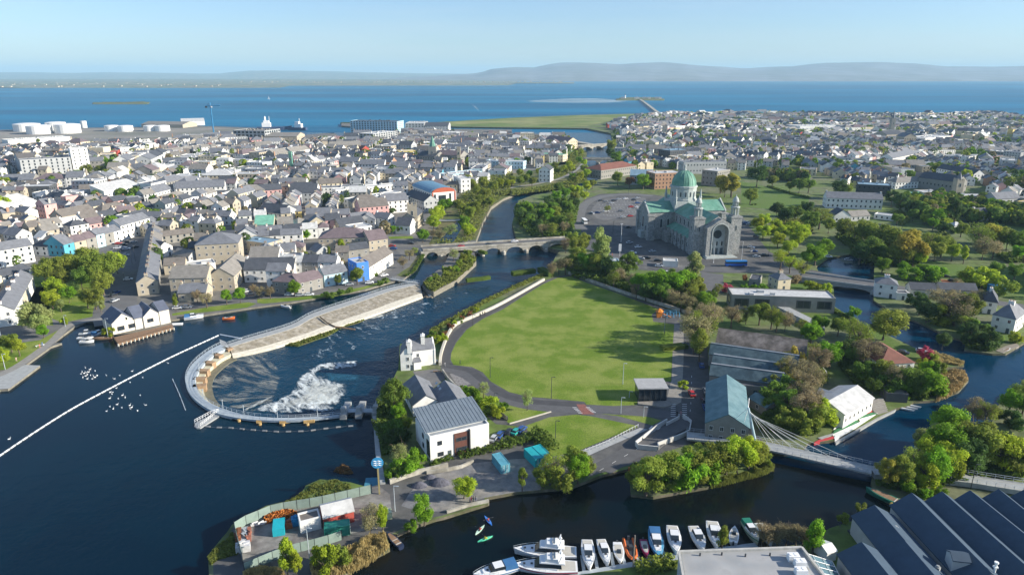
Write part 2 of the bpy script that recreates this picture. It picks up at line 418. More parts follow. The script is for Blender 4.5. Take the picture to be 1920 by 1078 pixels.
# the upper pool is two sheets: the wide calm pool on the left, the side channel on the right
left_pool = [P(x, y, UP) for x, y in [(-600, 1300), (-600, 640), (-150, 560), (330, 560), (470, 552), (733, 508), (781, 495), (793, 462), (835, 462), (846, 466), (831, 500), (800, 522), (790, 536)] + wall_up + ring_mid + [(660, 776), (700, 772), (760, 790), (760, 930), (560, 1130), (500, 1300)]]
lower_pool = [P(x, y, UP) for x, y in [(500, 1300), (560, 1130), (640, 1000), (760, 930), (1000, 850), (1300, 780), (1425, 862), (1640, 905), (2500, 1010), (2500, 1300)]]
right_pool = [P(x, y, UP) for x, y in [(1640, 905), (1425, 862), (1480, 780), (1600, 640), (1520, 560), (1540, 470), (1640, 465), (1700, 560), (2700, 560), (2500, 1010)]]
sheet('upper_pool_water', left_pool, UP, lakem)
sheet('mooring_basin_water', lower_pool, UP, channelm)
sheet('side_channel_water', right_pool, UP, watermat('side_water', (0.0, 0.022, 0.05), 0.12, 0.25, 0.10, 1.4, 0.035, col2=(0.0, 0.03, 0.066), roughvar=0.03, mask_scale=0.03))
bankm = mat('bank_earth', (.10, .10, .05), .95, .35, .6, col2=(.16, .14, .10), scale2=.2)
def land(name, px, m, z=0.0, deep=-4.0, side=None):
 pts = [P(x, y, z) for x, y in px]
 b = MB(); b.prism([(p.x, p.y) for p in pts], deep, z, 1, 0, bottom=False)
 return b.done(name, [m, side or stone], kind='structure'), pts
city_ground = mat('city_ground', (0.15, 0.15, 0.145), 0.95, 0.3, 0.12, col2=(0.16, 0.15, 0.13), scale2=0.03)
garden_ground = mat('garden_ground', (0.10, 0.15, 0.03), 0.95, 0.4, 0.2, col2=(0.14, 0.15, 0.08), scale2=0.03)
Lpx = [(-900, 1000), (-300, 900), (-120, 790), (0, 730), (15, 729), (75, 685), (48, 684), (95, 650), (100, 648), (116, 643), (99, 642), (140, 612), (160, 603), (206, 600), (212, 625), (325, 612), (320, 600), (400, 588), (480, 575.6), (545, 567), (598, 558), (640, 551), (685, 543), (733, 529), (756, 524), (781, 503), (791, 484), (795, 472),
 (838, 462), (846, 468), (831, 500), (794, 525), (792, 536), (803, 545), (813, 548), (856, 525), (893, 490), (889, 470), (893, 450), (906, 415), (921, 388), (943, 372), (968, 362), (1010, 350), (1060, 340), (1098, 335), (1098, 310), (1097, 290), (1085, 277), (1080, 262), (1060, 256), (985, 258), (960, 256), (960, 243), (850, 242), (742, 240), (740, 233), (640, 231), (640, 236), (720, 242), (690, 258), (640, 258), (625, 249), (575, 253), (560, 262), (520, 262), (500, 241), (395, 237), (300, 238), (160, 240), (0, 244), (-500, 250), (-2500, 235), (-2500, 560)]
land_l, LP = land('city_land', Lpx, city_ground, side=mat('quay_stone', (.2, .185, .145), .95, .3, .6))
Rpx = [(2600, 560), (3500, 300), (3200, 222), (1920, 219), (1850, 212), (1640, 211), (1560, 213), (1440, 212), (1240, 212), (1210, 213), (1085, 216), (960, 221), (843, 228), (793, 231), (793, 235), (856, 238), (960, 239.5), (1018, 240), (1100, 241), (1145, 250), (1148, 262), (1145, 272), (1147, 297), (1127, 312), (1125, 335), (1108, 345), (1060, 355), (1000, 366), (972, 376), (960, 420), (968, 447), (1000, 456), (1050, 470), (1042, 480), (1035, 495), (1028, 512), (995, 527), (960, 540), (920, 560), (880, 580), (835, 605), (800, 630), (770, 640), (750, 645), (747, 690), (735, 715), (706, 745), (706, 780), (712, 850), (721, 906), (690, 913), (655, 903), (600, 898), (573, 910), (560, 933), (498, 948), (435, 983), (425, 998), (410, 1015), (390, 1040), (392, 1078), (380, 1200),
 (560, 1200), (648, 1076), (693, 1048), (731, 1028), (725, 1000), (745, 1001), (785, 983), (818, 972), (832, 969), (916, 943), (910, 933), (968, 922), (1013, 918), (1070, 913), (1128, 890), (1180, 878), (1183, 926), (1225, 931), (1240, 928), (1328, 912), (1438, 882), (1452, 877), (1424, 850), (1500, 850), (1515, 830), (1565, 825), (1645, 782), (1680, 765), (1705, 760), (1713, 753), (1756, 750), (1798, 733), (1816, 713), (1811, 700), (1766, 690), (1808, 685), (1791, 672), (1740, 657), (1715, 652), (1690, 640), (1663, 627), (1613, 605), (1565, 575), (1563, 540), (1545, 528), (1530, 500), (1553, 484), (1612, 474), (1640, 488), (1638, 530), (1638, 563), (1680, 590), (1718, 602), (1733, 608), (1766, 625), (1811, 640), (1808, 655), (1861, 663), (1886, 663), (1913, 647), (1925, 640), (2100, 640)]
land_r, RP = land('island_and_west_bank_land', Rpx, garden_ground, side=bankm)
Npx = [(2500, 690), (2000, 705), (1880, 740), (1860, 790), (1820, 808), (1690, 850), (1640, 868), (1633, 905), (1640, 925), (1675, 944), (1688, 960), (1668, 966), (1598, 976), (1573, 984), (1555, 990), (1535, 1002), (1512, 1018), (1466, 1024), (1300, 1042), (1266, 1050), (1080, 1078), (1060, 1090), (1000, 1400), (2500, 1400)]
land_n, NP = land('boatyard_land', Npx, garden_ground, side=bankm)
LANDS = [LP, RP]
# paved and green surfaces, each a few millimetres above the one below
A1, A2, A3, A4 = 0.02, 0.03, 0.04, 0.05
park_px = [(1018, 527), (960, 561), (923, 581), (888, 596), (855, 611), (840, 630), (828, 663), (824, 680), (828, 693), (862, 735), (930, 795), (985, 800), (960, 805), (930, 815), (800, 870), (730, 895), (724, 906), (715, 908), (500, 950), (440, 985), (400, 1045), (400, 1200), (560, 1200), (650, 1070), (725, 1010), (735, 1000), (785, 975), (830, 966), (912, 941), (906, 930), (970, 915), (1070, 905), (1128, 886), (1180, 872), (1210, 860), (1300, 830), (1430, 850), (1450, 840), (1400, 800), (1340, 800), (1332, 700), (1300, 700), (1298, 600), (1235, 573), (1160, 549), (1100, 528), (1070, 515), (1043, 519)]
sheet('park_paving', [P(x, y) for x, y in park_px], A1, asphalt)
lawn_px = [(1016, 534), (990, 550), (960, 569), (943, 580), (905, 598), (875, 618), (855, 643), (846, 662), (845, 674), (850, 684), (885, 688), (905, 698), (920, 715), (955, 735), (993, 744), (1031, 747), (1096, 753), (1097, 758), (1150, 761), (1195, 759), (1196, 715), (1259, 715), (1262, 640), (1264, 608), (1225, 603), (1222, 590), (1236, 580), (1160, 551), (1100, 530), (1070, 518), (1045, 521)]
LAWN = [P(x, y) for x, y in lawn_px]
sheet('park_lawn', LAWN, A2, lawnm)
g1 = PL('c', "750,590 800,575 850,572 900,600 960,640 1060,690 1200,720 1300,735 1410,765 1100,858 1040,800 940,760 860,700 800,650")
sheet('lawn_verge', g1, A2, lawnm)
g2 = [P(x, y) for x, y in [(985, 798), (1030, 782), (1080, 777), (1107, 780), (1190, 797), (1197, 800), (1140, 822), (1075, 849), (1052, 852), (1020, 860), (1000, 830)]]
sheet('lower_lawn', g2, A2, lawnm)
g3 = [P(x, y) for x, y in [(1114, 774), (1148, 777), (1210, 780), (1240, 788), (1223, 797), (1193, 789), (1160, 780)]]
sheet('roadside_grass', g3, A2, lawnm)
sheet('kerbside_island', PL('c', "650,480 720,478 800,510 850,560 800,560 740,580 700,560"), A2, gravel)
# walkway in front of the kiosk and beside the lawn
sheet('brick_footway', PL('d', "815,110 885,120 888,560 870,690 800,735 545,710 600,690 755,690 790,540"), A2, paving)
sheet('kerb_path', [P(x, y) for x, y in [(1075, 852), (1140, 826), (1200, 802), (1215, 805), (1150, 833), (1085, 862)]], A2, concrete)
# main road and its markings
road_c = smooth([P(x, y) for x, y in [(1128, 880), (1180, 850), (1235, 820), (1275, 800), (1292, 780), (1296, 740), (1297, 690)]])
strip('main_road', road_c, 6.0, A3, mat('road_asphalt', (0.1, 0.1, 0.1), 0.9, 0.15, 0.4))
strip('park_drive', smooth([P(x, y) for x, y in [(835, 688), (880, 706), (925, 738), (980, 758), (1050, 766), (1120, 768), (1190, 772), (1265, 778)]]), 5.2, A3, mat('drive_asphalt', (0.105, 0.105, 0.108), 0.9, 0.15, 0.4))
strip('park_footpath', smooth([P(x, y) for x, y in [(1020, 528), (965, 560), (910, 590), (872, 612), (850, 636), (838, 662), (838, 684), (880, 694), (905, 712), (945, 740), (990, 752), (1060, 757), (1098, 760)]]), 3.2, A4, mat('path_asphalt', (0.07, 0.07, 0.073), 0.9, 0.15, 0.4))
sheet('red_road_table', PL('c', "1600,710 1660,710 1735,785 1640,785"), 0.06, mat('red_paving', (0.24, 0.1, 0.08), 0.9, 0.2, 0.8))
b = MB()
for x0, y0, x1, y1 in [(1580, 730, 1635, 780), (1680, 730, 1735, 775)]:
 for k in range(5):
  t = (k + 0.5) / 5
  p = Z('c', x0 + (x1 - x0) * t, y0 + (y1 - y0) * t)
  b.box(p.x, p.y, 0.06, 1.3, 0.3, 0.01, R(0))
b.done('road_marking', paint_white_line, kind='structure')
b = MB()
for k in range(7):
 for x0 in (795, 880):
  p = Z('d', x0 + 12, 705 + k * 15 + 5); b.box(p.x, p.y, 0.07, 1.5, 0.28, 0.01)
for k in range(4):
 p = Z('d', 640 + k * 20, 885 + (k % 2) * 6); b.box(p.x, p.y, 0.07, 0.5, 2.2, 0.01, R(-35))
b.done('zebra_marking', paint_white_line, kind='structure')
b = MB()
cl = resample(road_c, 2.6)
for k in range(0, len(cl) - 1, 2):
 d = cl[k + 1] - cl[k]; b.box(cl[k].x, cl[k].y, 0.07, 1.6, 0.13, 0.008, math.atan2(d.y, d.x))
b.done('centre_line', paint_white_line, kind='structure')
# cathedral precinct and car park
sheet('cathedral_precinct', [P(x, y) for x, y in [(1085, 420), (1083, 395), (1095, 375), (1125, 364), (1180, 362), (1230, 366), (1260, 372), (1390, 405), (1440, 470), (1490, 500), (1640, 528), (1640, 540), (1520, 520), (1440, 512), (1300, 512), (1180, 505), (1100, 460)]], A1, asphalt)
sheet('car_park', PL('7', "600,200 640,160 700,135 850,120 1000,125 1000,240 920,250 720,290 640,280 590,240"), A2, mat('carpark_asphalt', (0.13, 0.13, 0.13), 0.9, 0.2, 0.3, col2=(0.17, 0.165, 0.155), scale2=0.1))
strip('car_park_road', smooth(PL('7', "520,360 500,280 530,190 600,140 720,108 900,100 1050,110")), 8, A3, mat('ring_asphalt', (0.15, 0.15, 0.148), 0.9, 0.15, 0.3))
strip('cathedral_street', smooth([P(x, y) for x, y in [(1055, 450), (1100, 462), (1160, 483), (1230, 497), (1330, 505), (1440, 508), (1520, 515), (1640, 532), (1760, 552), (1920, 575)]]), 8, A4, mat('street_asphalt', (0.12, 0.12, 0.12), 0.9, 0.15, 0.3))
b = MB()
for row in range(5):
 for k in range(14 - row):
  p = Z('7', 640 + k * 25 + row * 12, 150 + row * 26); b.box(p.x, p.y, 0.065, 0.15, 4.6, 0.008)
b.done('parking_bay_line', paint_white_line, kind='structure')
strip('side_lane', PL('7', "1500,690 1495,830"), 11, A3, MAT['street_asphalt'])
sheet('mill_yard', PL('d', "890,130 1060,240 1070,400 1090,850 1370,940 950,900 870,760 880,600"), 0.0455, mat('yard_asphalt', (0.09, 0.09, 0.09), 0.9, 0.2, 0.3))
# green grounds
def green(name, reg, s, m=grass, z=A2): return sheet(name, PL(reg, s), z, m)
green('cathedral_green', '8', "-200,0 310,110 300,190 60,215 -200,190")
green('campus_lawn', '8', "1480,205 1640,210 1760,260 1700,310 1500,280")
green('park_green', '8', "1150,590 1290,600 1500,640 1900,640 1950,900 1700,860 1330,700 1000,700")
green('corner_green', '8', "80,700 260,715 330,790 460,830 180,825 90,760")
green('canal_bank_grass', '8', "500,950 680,1040 700,1078 640,1078 480,990")
green('canal_side_lawn', 'e', "680,110 880,190 1050,290 1100,350 1000,330 760,190")
sheet('garden_court', PL('8', "1290,735 1420,745 1560,810 1330,790"), A3, mat('red_clay_court', (0.33, 0.12, 0.06), 0.95, 0.15))
green('mansion_garden', 'e', "1680,190 1800,195 1840,210 1750,260 1700,250")
green('left_park', '5', "180,790 340,790 400,1078 100,1078 60,1000", lawnm)
green('left_park_green', '5', "240,700 560,600 900,560 910,700 800,990 470,1060 180,940", lawnm)
green('waterside_lawn', 'a', "-80,260 90,230 150,250 300,230 480,130 480,145 180,380 60,450 -80,460", lawnm)
strip('waterside_path', smooth(PL('a', "-100,520 20,480 170,400 390,240 500,130 640,90 780,70")), 3.5, A4, mat('promenade_paving', (0.26, 0.25, 0.23), 0.9, 0.15, 0.6))
sheet('slipway_surface', PL('a', "-40,500 60,452 185,415 300,420 75,590 15,596 -60,600"), 0.035, concrete)
green('quay_grass', '5', "1290,990 1560,940 1860,905 1920,915 1850,945 1290,1005", lawnm)
green('quay_verge', '6', "10,880 280,870 480,850 800,790 990,735 1010,750 820,805 600,860 280,895 60,915 10,910", lawnm)
green('bend_verge', '6', "1050,700 1150,640 1220,540 1240,545 1190,650 1100,720", rough_grass)
green('church_lawn', '6', "990,415 1170,410 1180,430 1000,432", lawnm)
strip('quay_street', smooth(PL('5', "1290,955 1450,940 1700,900 1860,870 1960,860") + PL('6', "300,830 520,800 760,770 900,740 1030,690 1080,620 1040,545 1000,500 1150,500 1250,485")), 6, A4, MAT['street_asphalt'])
strip('city_street', smooth(PL('5', "0,700 200,640 420,590 640,545 830,500 980,450 1110,400 1170,350")), 13, A3, mat('city_asphalt', (0.14, 0.14, 0.14), 0.9, 0.15, 0.2))
strip('terrace_street', smooth(PL('5', "880,1060 860,960 900,800 950,700 1000,600 1030,500 1060,430")), 17, A3 + 0.004, MAT['city_asphalt'])
strip('market_street', smooth(PL('6', "150,590 170,500 200,430 230,330 240,200 250,100")), 11, A3 + 0.008, MAT['city_asphalt'])
sf = sheet('coastal_park', [P(x, y) for x, y in [(800, 232), (843, 229), (960, 222.5), (1085, 217), (1205, 214), (1215, 216), (1150, 226), (1100, 237), (1018, 238.5), (960, 238), (856, 236.5)]], A2, mat('coastal_grass', (0.12, 0.17, 0.035), 0.95, 0.2, 0.02, col2=(0.24, 0.24, 0.09), scale2=0.006))
sheet('coastal_field', [P(x, y) for x, y in [(1600, 214), (1640, 211.5), (1670, 211.5), (1690, 215), (1640, 217)]], A2, MAT['coastal_grass'])
sheet('harbour_apron', [P(x, y) for x, y in [(-400, 290), (-400, 255), (0, 246), (160, 242), (390, 239), (495, 243), (510, 262), (300, 275), (0, 285)]], A1, mat('harbour_concrete', (0.27, 0.25, 0.22), 0.95, 0.25, 0.02, col2=(0.17, 0.17, 0.14), scale2=0.01))
strip('railway_verge', smooth([P(x, y) for x, y in [(-100, 282), (0, 276), (100, 270), (200, 264), (330, 257), (420, 250)]]), 14, A2, rough_grass)
# far shores and hills, built at their real distance
def hills(name, rows, m, kind='structure'):
 # rows: list of (distance, [(px, height above sea)...]) from near shore to back, all interpolated over one px range
 b = MB(); nx = 120
 x0, x1 = rows[0][1][0][0], rows[0][1][-1][0]
 grid = []
 for d, prof in rows:
  ln = []
  for i in range(nx + 1):
   px = x0 + (x1 - x0) * i / nx
   h = 0
   for (a, ha), (c, hc) in zip(prof, prof[1:]):
    if a <= px <= c: h = ha + (hc - ha) * (px - a) / (c - a); break
   X = (px - 960) / FOC * d * 0.97
   if h > 5: h += 0.12 * h * noise.noise(Vector((X * 0.0006, d * 0.0006, 3))) + 0.06 * h * noise.noise(Vector((X * 0.002, d * 0.002, 9)))
   ln.append((X, d, h - 4 if h <= 1 else h))
  grid.append(ln)
 n = nx + 1
 b.v = [p for ln in grid for p in ln]
 for r in range(len(grid) - 1):
  for i in range(nx):
   b.f.append((r * n + i, r * n + i + 1, (r + 1) * n + i + 1, (r + 1) * n + i)); b.m.append(0)
 return b.done(name, m, kind=kind, smooth=True)
burren = mat('limestone_hills', (0.16, 0.15, 0.13), 0.95, 0.3, 0.0025, col2=(0.21, 0.205, 0.21), scale2=0.0012)
lowland = mat('far_fields', (0.12, 0.16, 0.10), 0.95, 0.45, 0.006, col2=(0.2, 0.18, 0.12), scale2=0.003)
prof_main = [(700, 0), (800, 60), (900, 120), (925, 215), (960, 255), (1000, 240), (1045, 330), (1100, 340), (1160, 320), (1200, 345), (1250, 335), (1320, 270), (1400, 215), (1480, 270), (1540, 340), (1620, 350), (1700, 320), (1760, 260), (1850, 255), (2000, 300), (2600, 250)]
def sc(p, k, c=0): return [(x, h * k + c) for x, h in p]
hills('limestone_hill_range', [(12000, sc(prof_main, 0)), (12300, sc(prof_main, 0.08, 6)), (13200, sc(prof_main, 0.3, 15)), (14200, sc(prof_main, 0.62, 10)), (15200, sc(prof_main, 0.95)), (16400, sc(prof_main, 1.08, 8)), (19000, sc(prof_main, 0.8))], burren)
pl = [(-900, 1), (-300, 1), (0, 1), (200, 1), (420, 1), (600, 0.9), (800, 0.75), (900, 0.5), (965, 0.0), (1300, 0)]
hills('eastern_low_shore', [(5800, sc([(-900, 1), (0, 1), (60, 0), (1300, 0)], 3)), (7000, sc([(-900, 1), (420, 1), (500, 0.6), (560, 0), (1300, 0)], 7)), (8600, sc(pl, 10)), (10500, sc(pl, 17)), (13500, sc(pl, 30))], lowland)
far = [(-900, 170), (0, 160), (150, 140), (280, 150), (420, 120), (480, 210), (560, 185), (700, 150), (850, 110), (960, 80), (1100, 60), (1300, 0)]
hills('far_blue_hills', [(17500, sc(far, 0)), (18500, sc(far, 0.5)), (21000, sc(far, 1)), (26000, sc(far, 1.3))], lowland)
hills('sand_spit', [(P(0, 162).y, [(340, 0), (360, 3), (470, 2), (478, 0)]), (P(0, 161).y, [(340, 0), (360, 3), (470, 3), (478, 0)]), (P(0, 160).y, [(340, 0), (360, 0), (470, 0), (478, 0)])], mat('sand', (0.4, 0.33, 0.22), 0.95, 0.2, 0.02))
hills('low_islet', [(P(0, 194.6).y, [(140, 0), (180, 0), (284, 0)]), (P(0, 193).y, [(140, 0), (180, 1.1), (215, 1.3), (240, 2.4), (272, 4.5), (284, 0)]), (P(0, 192.3).y, [(140, 0), (200, 1.1), (284, 1)]), (P(0, 191.5).y, [(140, 0), (180, 0), (284, 0)])], rough_grass)
hills('headland', [(P(0, 157).y, [(830, 0), (870, 3), (1040, 4), (1080, 0)]), (P(0, 155).y, [(830, 0), (870, 5), (1040, 7), (1080, 0)]), (P(0, 154).y, [(830, 0), (870, 0), (1040, 0), (1080, 0)])], lowland)
b = MB(); c0 = P(1196, 184.5)
hills('lighthouse_islet', [(P(0, 188).y, [(1118, 0), (1150, 0), (1245, 0), (1256, 0)]), (P(0, 186).y, [(1118, 0), (1150, .6), (1168, 2.2), (1228, 2.5), (1246, .8), (1256, 0)]), (P(0, 184).y, [(1118, 0), (1160, 1), (1180, 3), (1225, 3), (1238, 0), (1256, 0)]), (P(0, 183).y, [(1118, 0), (1150, 0), (1245, 0), (1256, 0)])], rough_grass)
# causeway
cw = [P(1235, 213), P(1222, 203), P(1209, 193), P(1200, 187)]
A, B = ribbon(cw, 9); bb = MB(); bb.band(A, B, -4, 1.6); bb.done('causeway', stone, label='long straight stone causeway running out across the sea to the lighthouse islet', cat='causeway')
# sun shimmer painted as a pale sea tone, shared by the boat wake
palewater = foammat('painted_shimmer', .004, .25, .75, col=(.42, .55, .6), aniso=(.3, 1, 1))
bb = MB(); rf0 = random.Random(3)
for k in range(190):
 px = rf0.uniform(-100, 620) if k % 3 else rf0.uniform(600, 1060); d = rf0.uniform(5900, 9500) if px < 420 else rf0.uniform(8700, 10500); s_ = rf0.uniform(8, 22)
 bb.box((px - 960) / FOC * d * .97, d, 2, s_ * 1.3, s_, 10 if px < 420 else 16)
bb.done('far_shore_houses', MAT['wall_b'], kind='stuff', label='tiny white houses scattered along the hazy far shore')
green('river_bank_grass', '6', "1290,480 1330,400 1420,200 1500,120 1600,20 1700,-60 1920,-80 1925,-10 1900,112 1850,132 1760,192 1700,300 1645,440 1560,440 1400,480", rough_grass, .016)
green('river_bank_grass', '3', "-200,1000 0,900 150,880 300,860 400,790 500,690 560,740 548,960 400,1010 200,1035 0,1065 -120,1075", rough_grass, .016)
green('basin_green', '3', "420,720 500,690 480,800 400,830 300,850 240,840", grass, .016)
strip('river_path', smooth(PL('3', "-250,1070 0,1005 200,975 380,930 500,860 545,800")), 4, .028, MAT['promenade_paving'])
sheet('cottage_courtyard', PL('k', "480,345 640,330 690,345 700,395 640,440 600,475 560,420 500,375"), .03, MAT['carpark_asphalt'])
# ---------------------------------------------------------------- shared window meshes
def window_mesh(name, fm, gm, bars=True):
 b = MB()   # unit window facing -y, centred at the origin, 1 wide and 1 high, 0.08 deep
 t = 0.1
 for x, z, sx, sz in ((0, -0.5, 1, t), (0, 0.5 - t, 1, t), (-0.5 + t / 2, -0.5 + t, t, 1 - 2 * t), (0.5 - t / 2, -0.5 + t, t, 1 - 2 * t)):
  b.box(x, 0, z, sx, 0.10, sz, 0, 0)
 if bars: b.box(0, 0.01, -0.5 + t, t * 0.6, 0.07, 1 - 2 * t, 0, 0)
 b.box(0, 0.01, -0.5 + t, 1 - 2 * t, 0.04, 1 - 2 * t, 0, 1)
 return b.mesh(name, [fm, gm])
WIN = window_mesh('window', wframe, glass)
WIND = window_mesh('window', dmetal, glass)
WINS = window_mesh('window', gstone, glass, False)
b = MB(); b.box(0, 0, 0, 1, 0.12, 1, 0, 0); DOORM = b.mesh('door', mat('door_paint', (0.07, 0.09, 0.1), 0.6, 0.1))
def chimney_mesh(m):
 b = MB(); b.box(0, 0, 0, 1.0, 1.5, 1.7, 0, 0); b.box(0, 0, 1.7, 1.2, 1.7, 0.18, 0, 0)
 for y in (-0.4, 0.4): b.cyl(0, y, 1.88, 2.35, 0.16, 6, mi=1)
 return b.mesh('chimney', [m, MAT['wall_o']])
CHIM = {'w': chimney_mesh(MAT['wall_w']), 's': chimney_mesh(MAT['wall_s']), 'b': chimney_mesh(MAT['wall_b']), 'o': chimney_mesh(MAT['wall_o'])}
def shell(w, d, h, roof, rh=None, over=0.35):
 """wall and roof builders in local axes: x along the front, front at -d/2"""
 W, Q = MB(), MB()
 a, c = w / 2, d / 2
 if rh is None: rh = min(4.6, (d if roof in 'gh' else w) * 0.34)
 if roof == 'f':
  W.prism([(-a, -c), (a, -c), (a, c), (-a, c)], 0, h)
  for x, y, sx, sy in ((0, -c + .15, w, .3), (0, c - .15, w, .3), (-a + .15, 0, .3, d - .6), (a - .15, 0, .3, d - .6)): W.box(x, y, h, sx, sy, 0.5)
  Q.box(0, 0, h + 0.003, w - 0.62, d - 0.62, 0.12)
  if w * d > 150:
   for k in range(max(1, int(w * d / 160))):
    x = random.uniform(-a * .7, a * .7); y = random.uniform(-c * .6, c * .6); Q.box(x, y, h + 0.12, random.uniform(1, 3), random.uniform(1, 3), random.uniform(.6, 1.8))
  return W, Q
 W.prism([(-a, -c), (a, -c), (a, c), (-a, c)], 0, h)
 o = over
 if roof == 'g':
  for s in (-1, 1):
   x = s * (a - 0.002)
   W.face([(x, -c, h), (x, c, h), (x, 0, h + rh)] if s > 0 else [(x, c, h), (x, -c, h), (x, 0, h + rh)])
   oz = rh * o / c
   pr = [(s * (c + o), h - oz + .03), (0, h + rh + .03), (0, h + rh + .26), (s * (c + o), h - oz + .26)]
   rings = [[(xx, y, z) for y, z in pr] for xx in (-a - o * .5, a + o * .5)]
   Q.loft(rings if s < 0 else rings[::-1])
  return W, Q
 if roof == 'G':
  for s in (-1, 1):
   y = s * (c - 0.002)
   W.face([(a, y, h), (-a, y, h), (0, y, h + rh)] if s > 0 else [(-a, y, h), (a, y, h), (0, y, h + rh)])
   oz = rh * o / a
   pr = [(s * (a + o), h - oz + .03), (0, h + rh + .03), (0, h + rh + .26), (s * (a + o), h - oz + .26)]
   rings = [[(x, yy, z) for x, z in pr] for yy in (-c - o * .5, c + o * .5)]
   Q.loft(rings if s > 0 else rings[::-1])
  return W, Q
 if roof == 'h':
  A_, C_ = a + o, c + o; r = max(0.01, a - c) if a > c else 0.01; ry = 0.01 if a > c else c - a
  z = h + 0.03; t = h + rh
  v = [(-A_, -C_, z), (A_, -C_, z), (A_, C_, z), (-A_, C_, z)]
  if a >= c: e = [(-r, 0, t), (r, 0, t)]; Q.face([v[0], v[1], e[1], e[0]]); Q.face([v[2], v[3], e[0], e[1]]); Q.face([v[1], v[2], e[1]]); Q.face([v[3], v[0], e[0]])
  else: e = [(0, -ry, t), (0, ry, t)]; Q.face([v[0], v[1], e[0]]); Q.face([v[2], v[3], e[1]]); Q.face([v[1], v[2], e[1], e[0]]); Q.face([v[3], v[0], e[0], e[1]])
  Q.face([v[3], v[2], v[1], v[0]])
  return W, Q
 if roof == 'm':
  W.face([(-a + .002, c, h), (-a + .002, -c, h), (-a + .002, c, h + rh)]); W.face([(a - .002, -c, h), (a - .002, c, h), (a - .002, c, h + rh)]); W.face([(a, c - .002, h), (-a, c - .002, h), (-a, c - .002, h + rh), (a, c - .002, h + rh)])
  pr = [(-c - o, h + .03), (c + o, h + rh + .03), (c + o, h + rh + .28), (-c - o, h + .28)]
  Q.loft([[(xx, y, z) for y, z in pr] for xx in (-a - o, a + o)]); return W, Q
NH = [0]
def house(A, B, depth, h, roof='g', wc='w', rc='S', label=None, cat='house', name='house', base=0.0, chim=0, floors=None, win='auto', sp=3.2, rh=None, wsz=(1.1, 1.5), wm=None, door=True, group=None, occ=True, sides='flr'):
 A = Vector((A[0], A[1], 0)); B = Vector((B[0], B[1], 0)); u = B - A; w = u.length; u.normalize(); n = Vector((-u.y, u.x, 0))
 c = (A + B) / 2 + n * depth / 2; rot = math.atan2(u.y, u.x)
 root = local(name, label, cat, (c.x, c.y, base), rot, group)
 W, Q = shell(w, depth, h, roof, rh)
 W.done('wall', MAT['wall_' + wc], root); Q.done('roof', MAT['roof_' + rc], root)
 NH[0] += 1
 if occ:
  k = max(1, int(w / depth + .5)) if w > depth else max(1, int(depth / w + .5))
  L, r = (w, depth / 2) if w > depth else (depth, w / 2)
  for i in range(k + 1):
   t = -L / 2 + L * i / k if k > 1 else 0
   q = c + (u if w > depth else n) * (t * (L - 2 * r) / L)
   OCC.append((q.x, q.y, r + 1.0))
 dist = math.hypot(c.x, c.y)
 floors = floors if floors is not None else max(1, round(h / 3.1))
 cw = Vector((-c.x, -c.y, 0)).normalized()
 if win == 'auto': win = 'sep' if dist < 450 else 'join'
 if win and floors:
  J = MB(); fh = h / floors
  ww, wh = wsz
  for s, L_, nx, ny, px_, py_, ang in (('f', w, 0, -1, 0, -depth / 2, 0), ('l', depth, -1, 0, -w / 2, 0, R(-90)), ('r', depth, 1, 0, w / 2, 0, R(90)), ('b', w, 0, 1, 0, depth / 2, R(180))):
   nd = u * nx + n * ny
   if nd.dot(cw) < 0.12 or s not in sides: continue
   cnt = max(1, int((L_ - 1.2) / sp))
   for fl in range(floors):
    for k in range(cnt):
     t = (k + .5) / cnt * L_ - L_ / 2
     z = fl * fh + fh * 0.55
     x = px_ + (t if nx == 0 else 0) * (1 if s == 'f' else -1); y = py_ + (t if ny == 0 else 0)
     isdoor = door and fl == 0 and s == 'f' and k == cnt // 2
     if win == 'sep':
      if isdoor: part('door', DOORM, root, (x, y - .03, 0.03), ang, (1.1, 1, 2.1))
      else: part('window', wm or WIN, root, (x + nx * .02, y + ny * .02, z), ang, (ww, 1, wh))
     else:
      e = .04
      if nx == 0: J.face([(x - ww / 2, y + ny * e, z - wh / 2), (x + ww / 2, y + ny * e, z - wh / 2), (x + ww / 2, y + ny * e, z + wh / 2), (x - ww / 2, y + ny * e, z + wh / 2)][::(1 if ny < 0 else -1)])
      else: J.face([(x + nx * e, y - ww / 2, z - wh / 2), (x + nx * e, y + ww / 2, z - wh / 2), (x + nx * e, y + ww / 2, z + wh / 2), (x + nx * e, y - ww / 2, z + wh / 2)][::(1 if nx > 0 else -1)])
  if win == 'join' and J.f:
   o = J.done('window', glass, root, kind='stuff')
 if rh is None: rh = min(4.6, (depth if roof in 'gh' else w) * 0.34)
 for k in range(chim):
  ck = {'w': 'w', 's': 's', 'b': 'b', 'c': 'b', 'l': 'w', 'r': 'o', 'o': 'o', 'p': 'w'}.get(wc, 's')
  t = (-1 + 2 * k / max(1, chim - 1)) if chim > 1 else random.choice((-1, 1))
  if roof == 'G': part('chimney', CHIM[ck], root, (0, t * (depth / 2 - .9), h + rh - .9), R(90))
  elif roof == 'h': part('chimney', CHIM[ck], root, (t * max(0.5, (w - depth) / 2), 0, h + rh - 1.0))
  else: part('chimney', CHIM[ck], root, (t * (w / 2 - .6), 0, h + rh - .9))
 return root
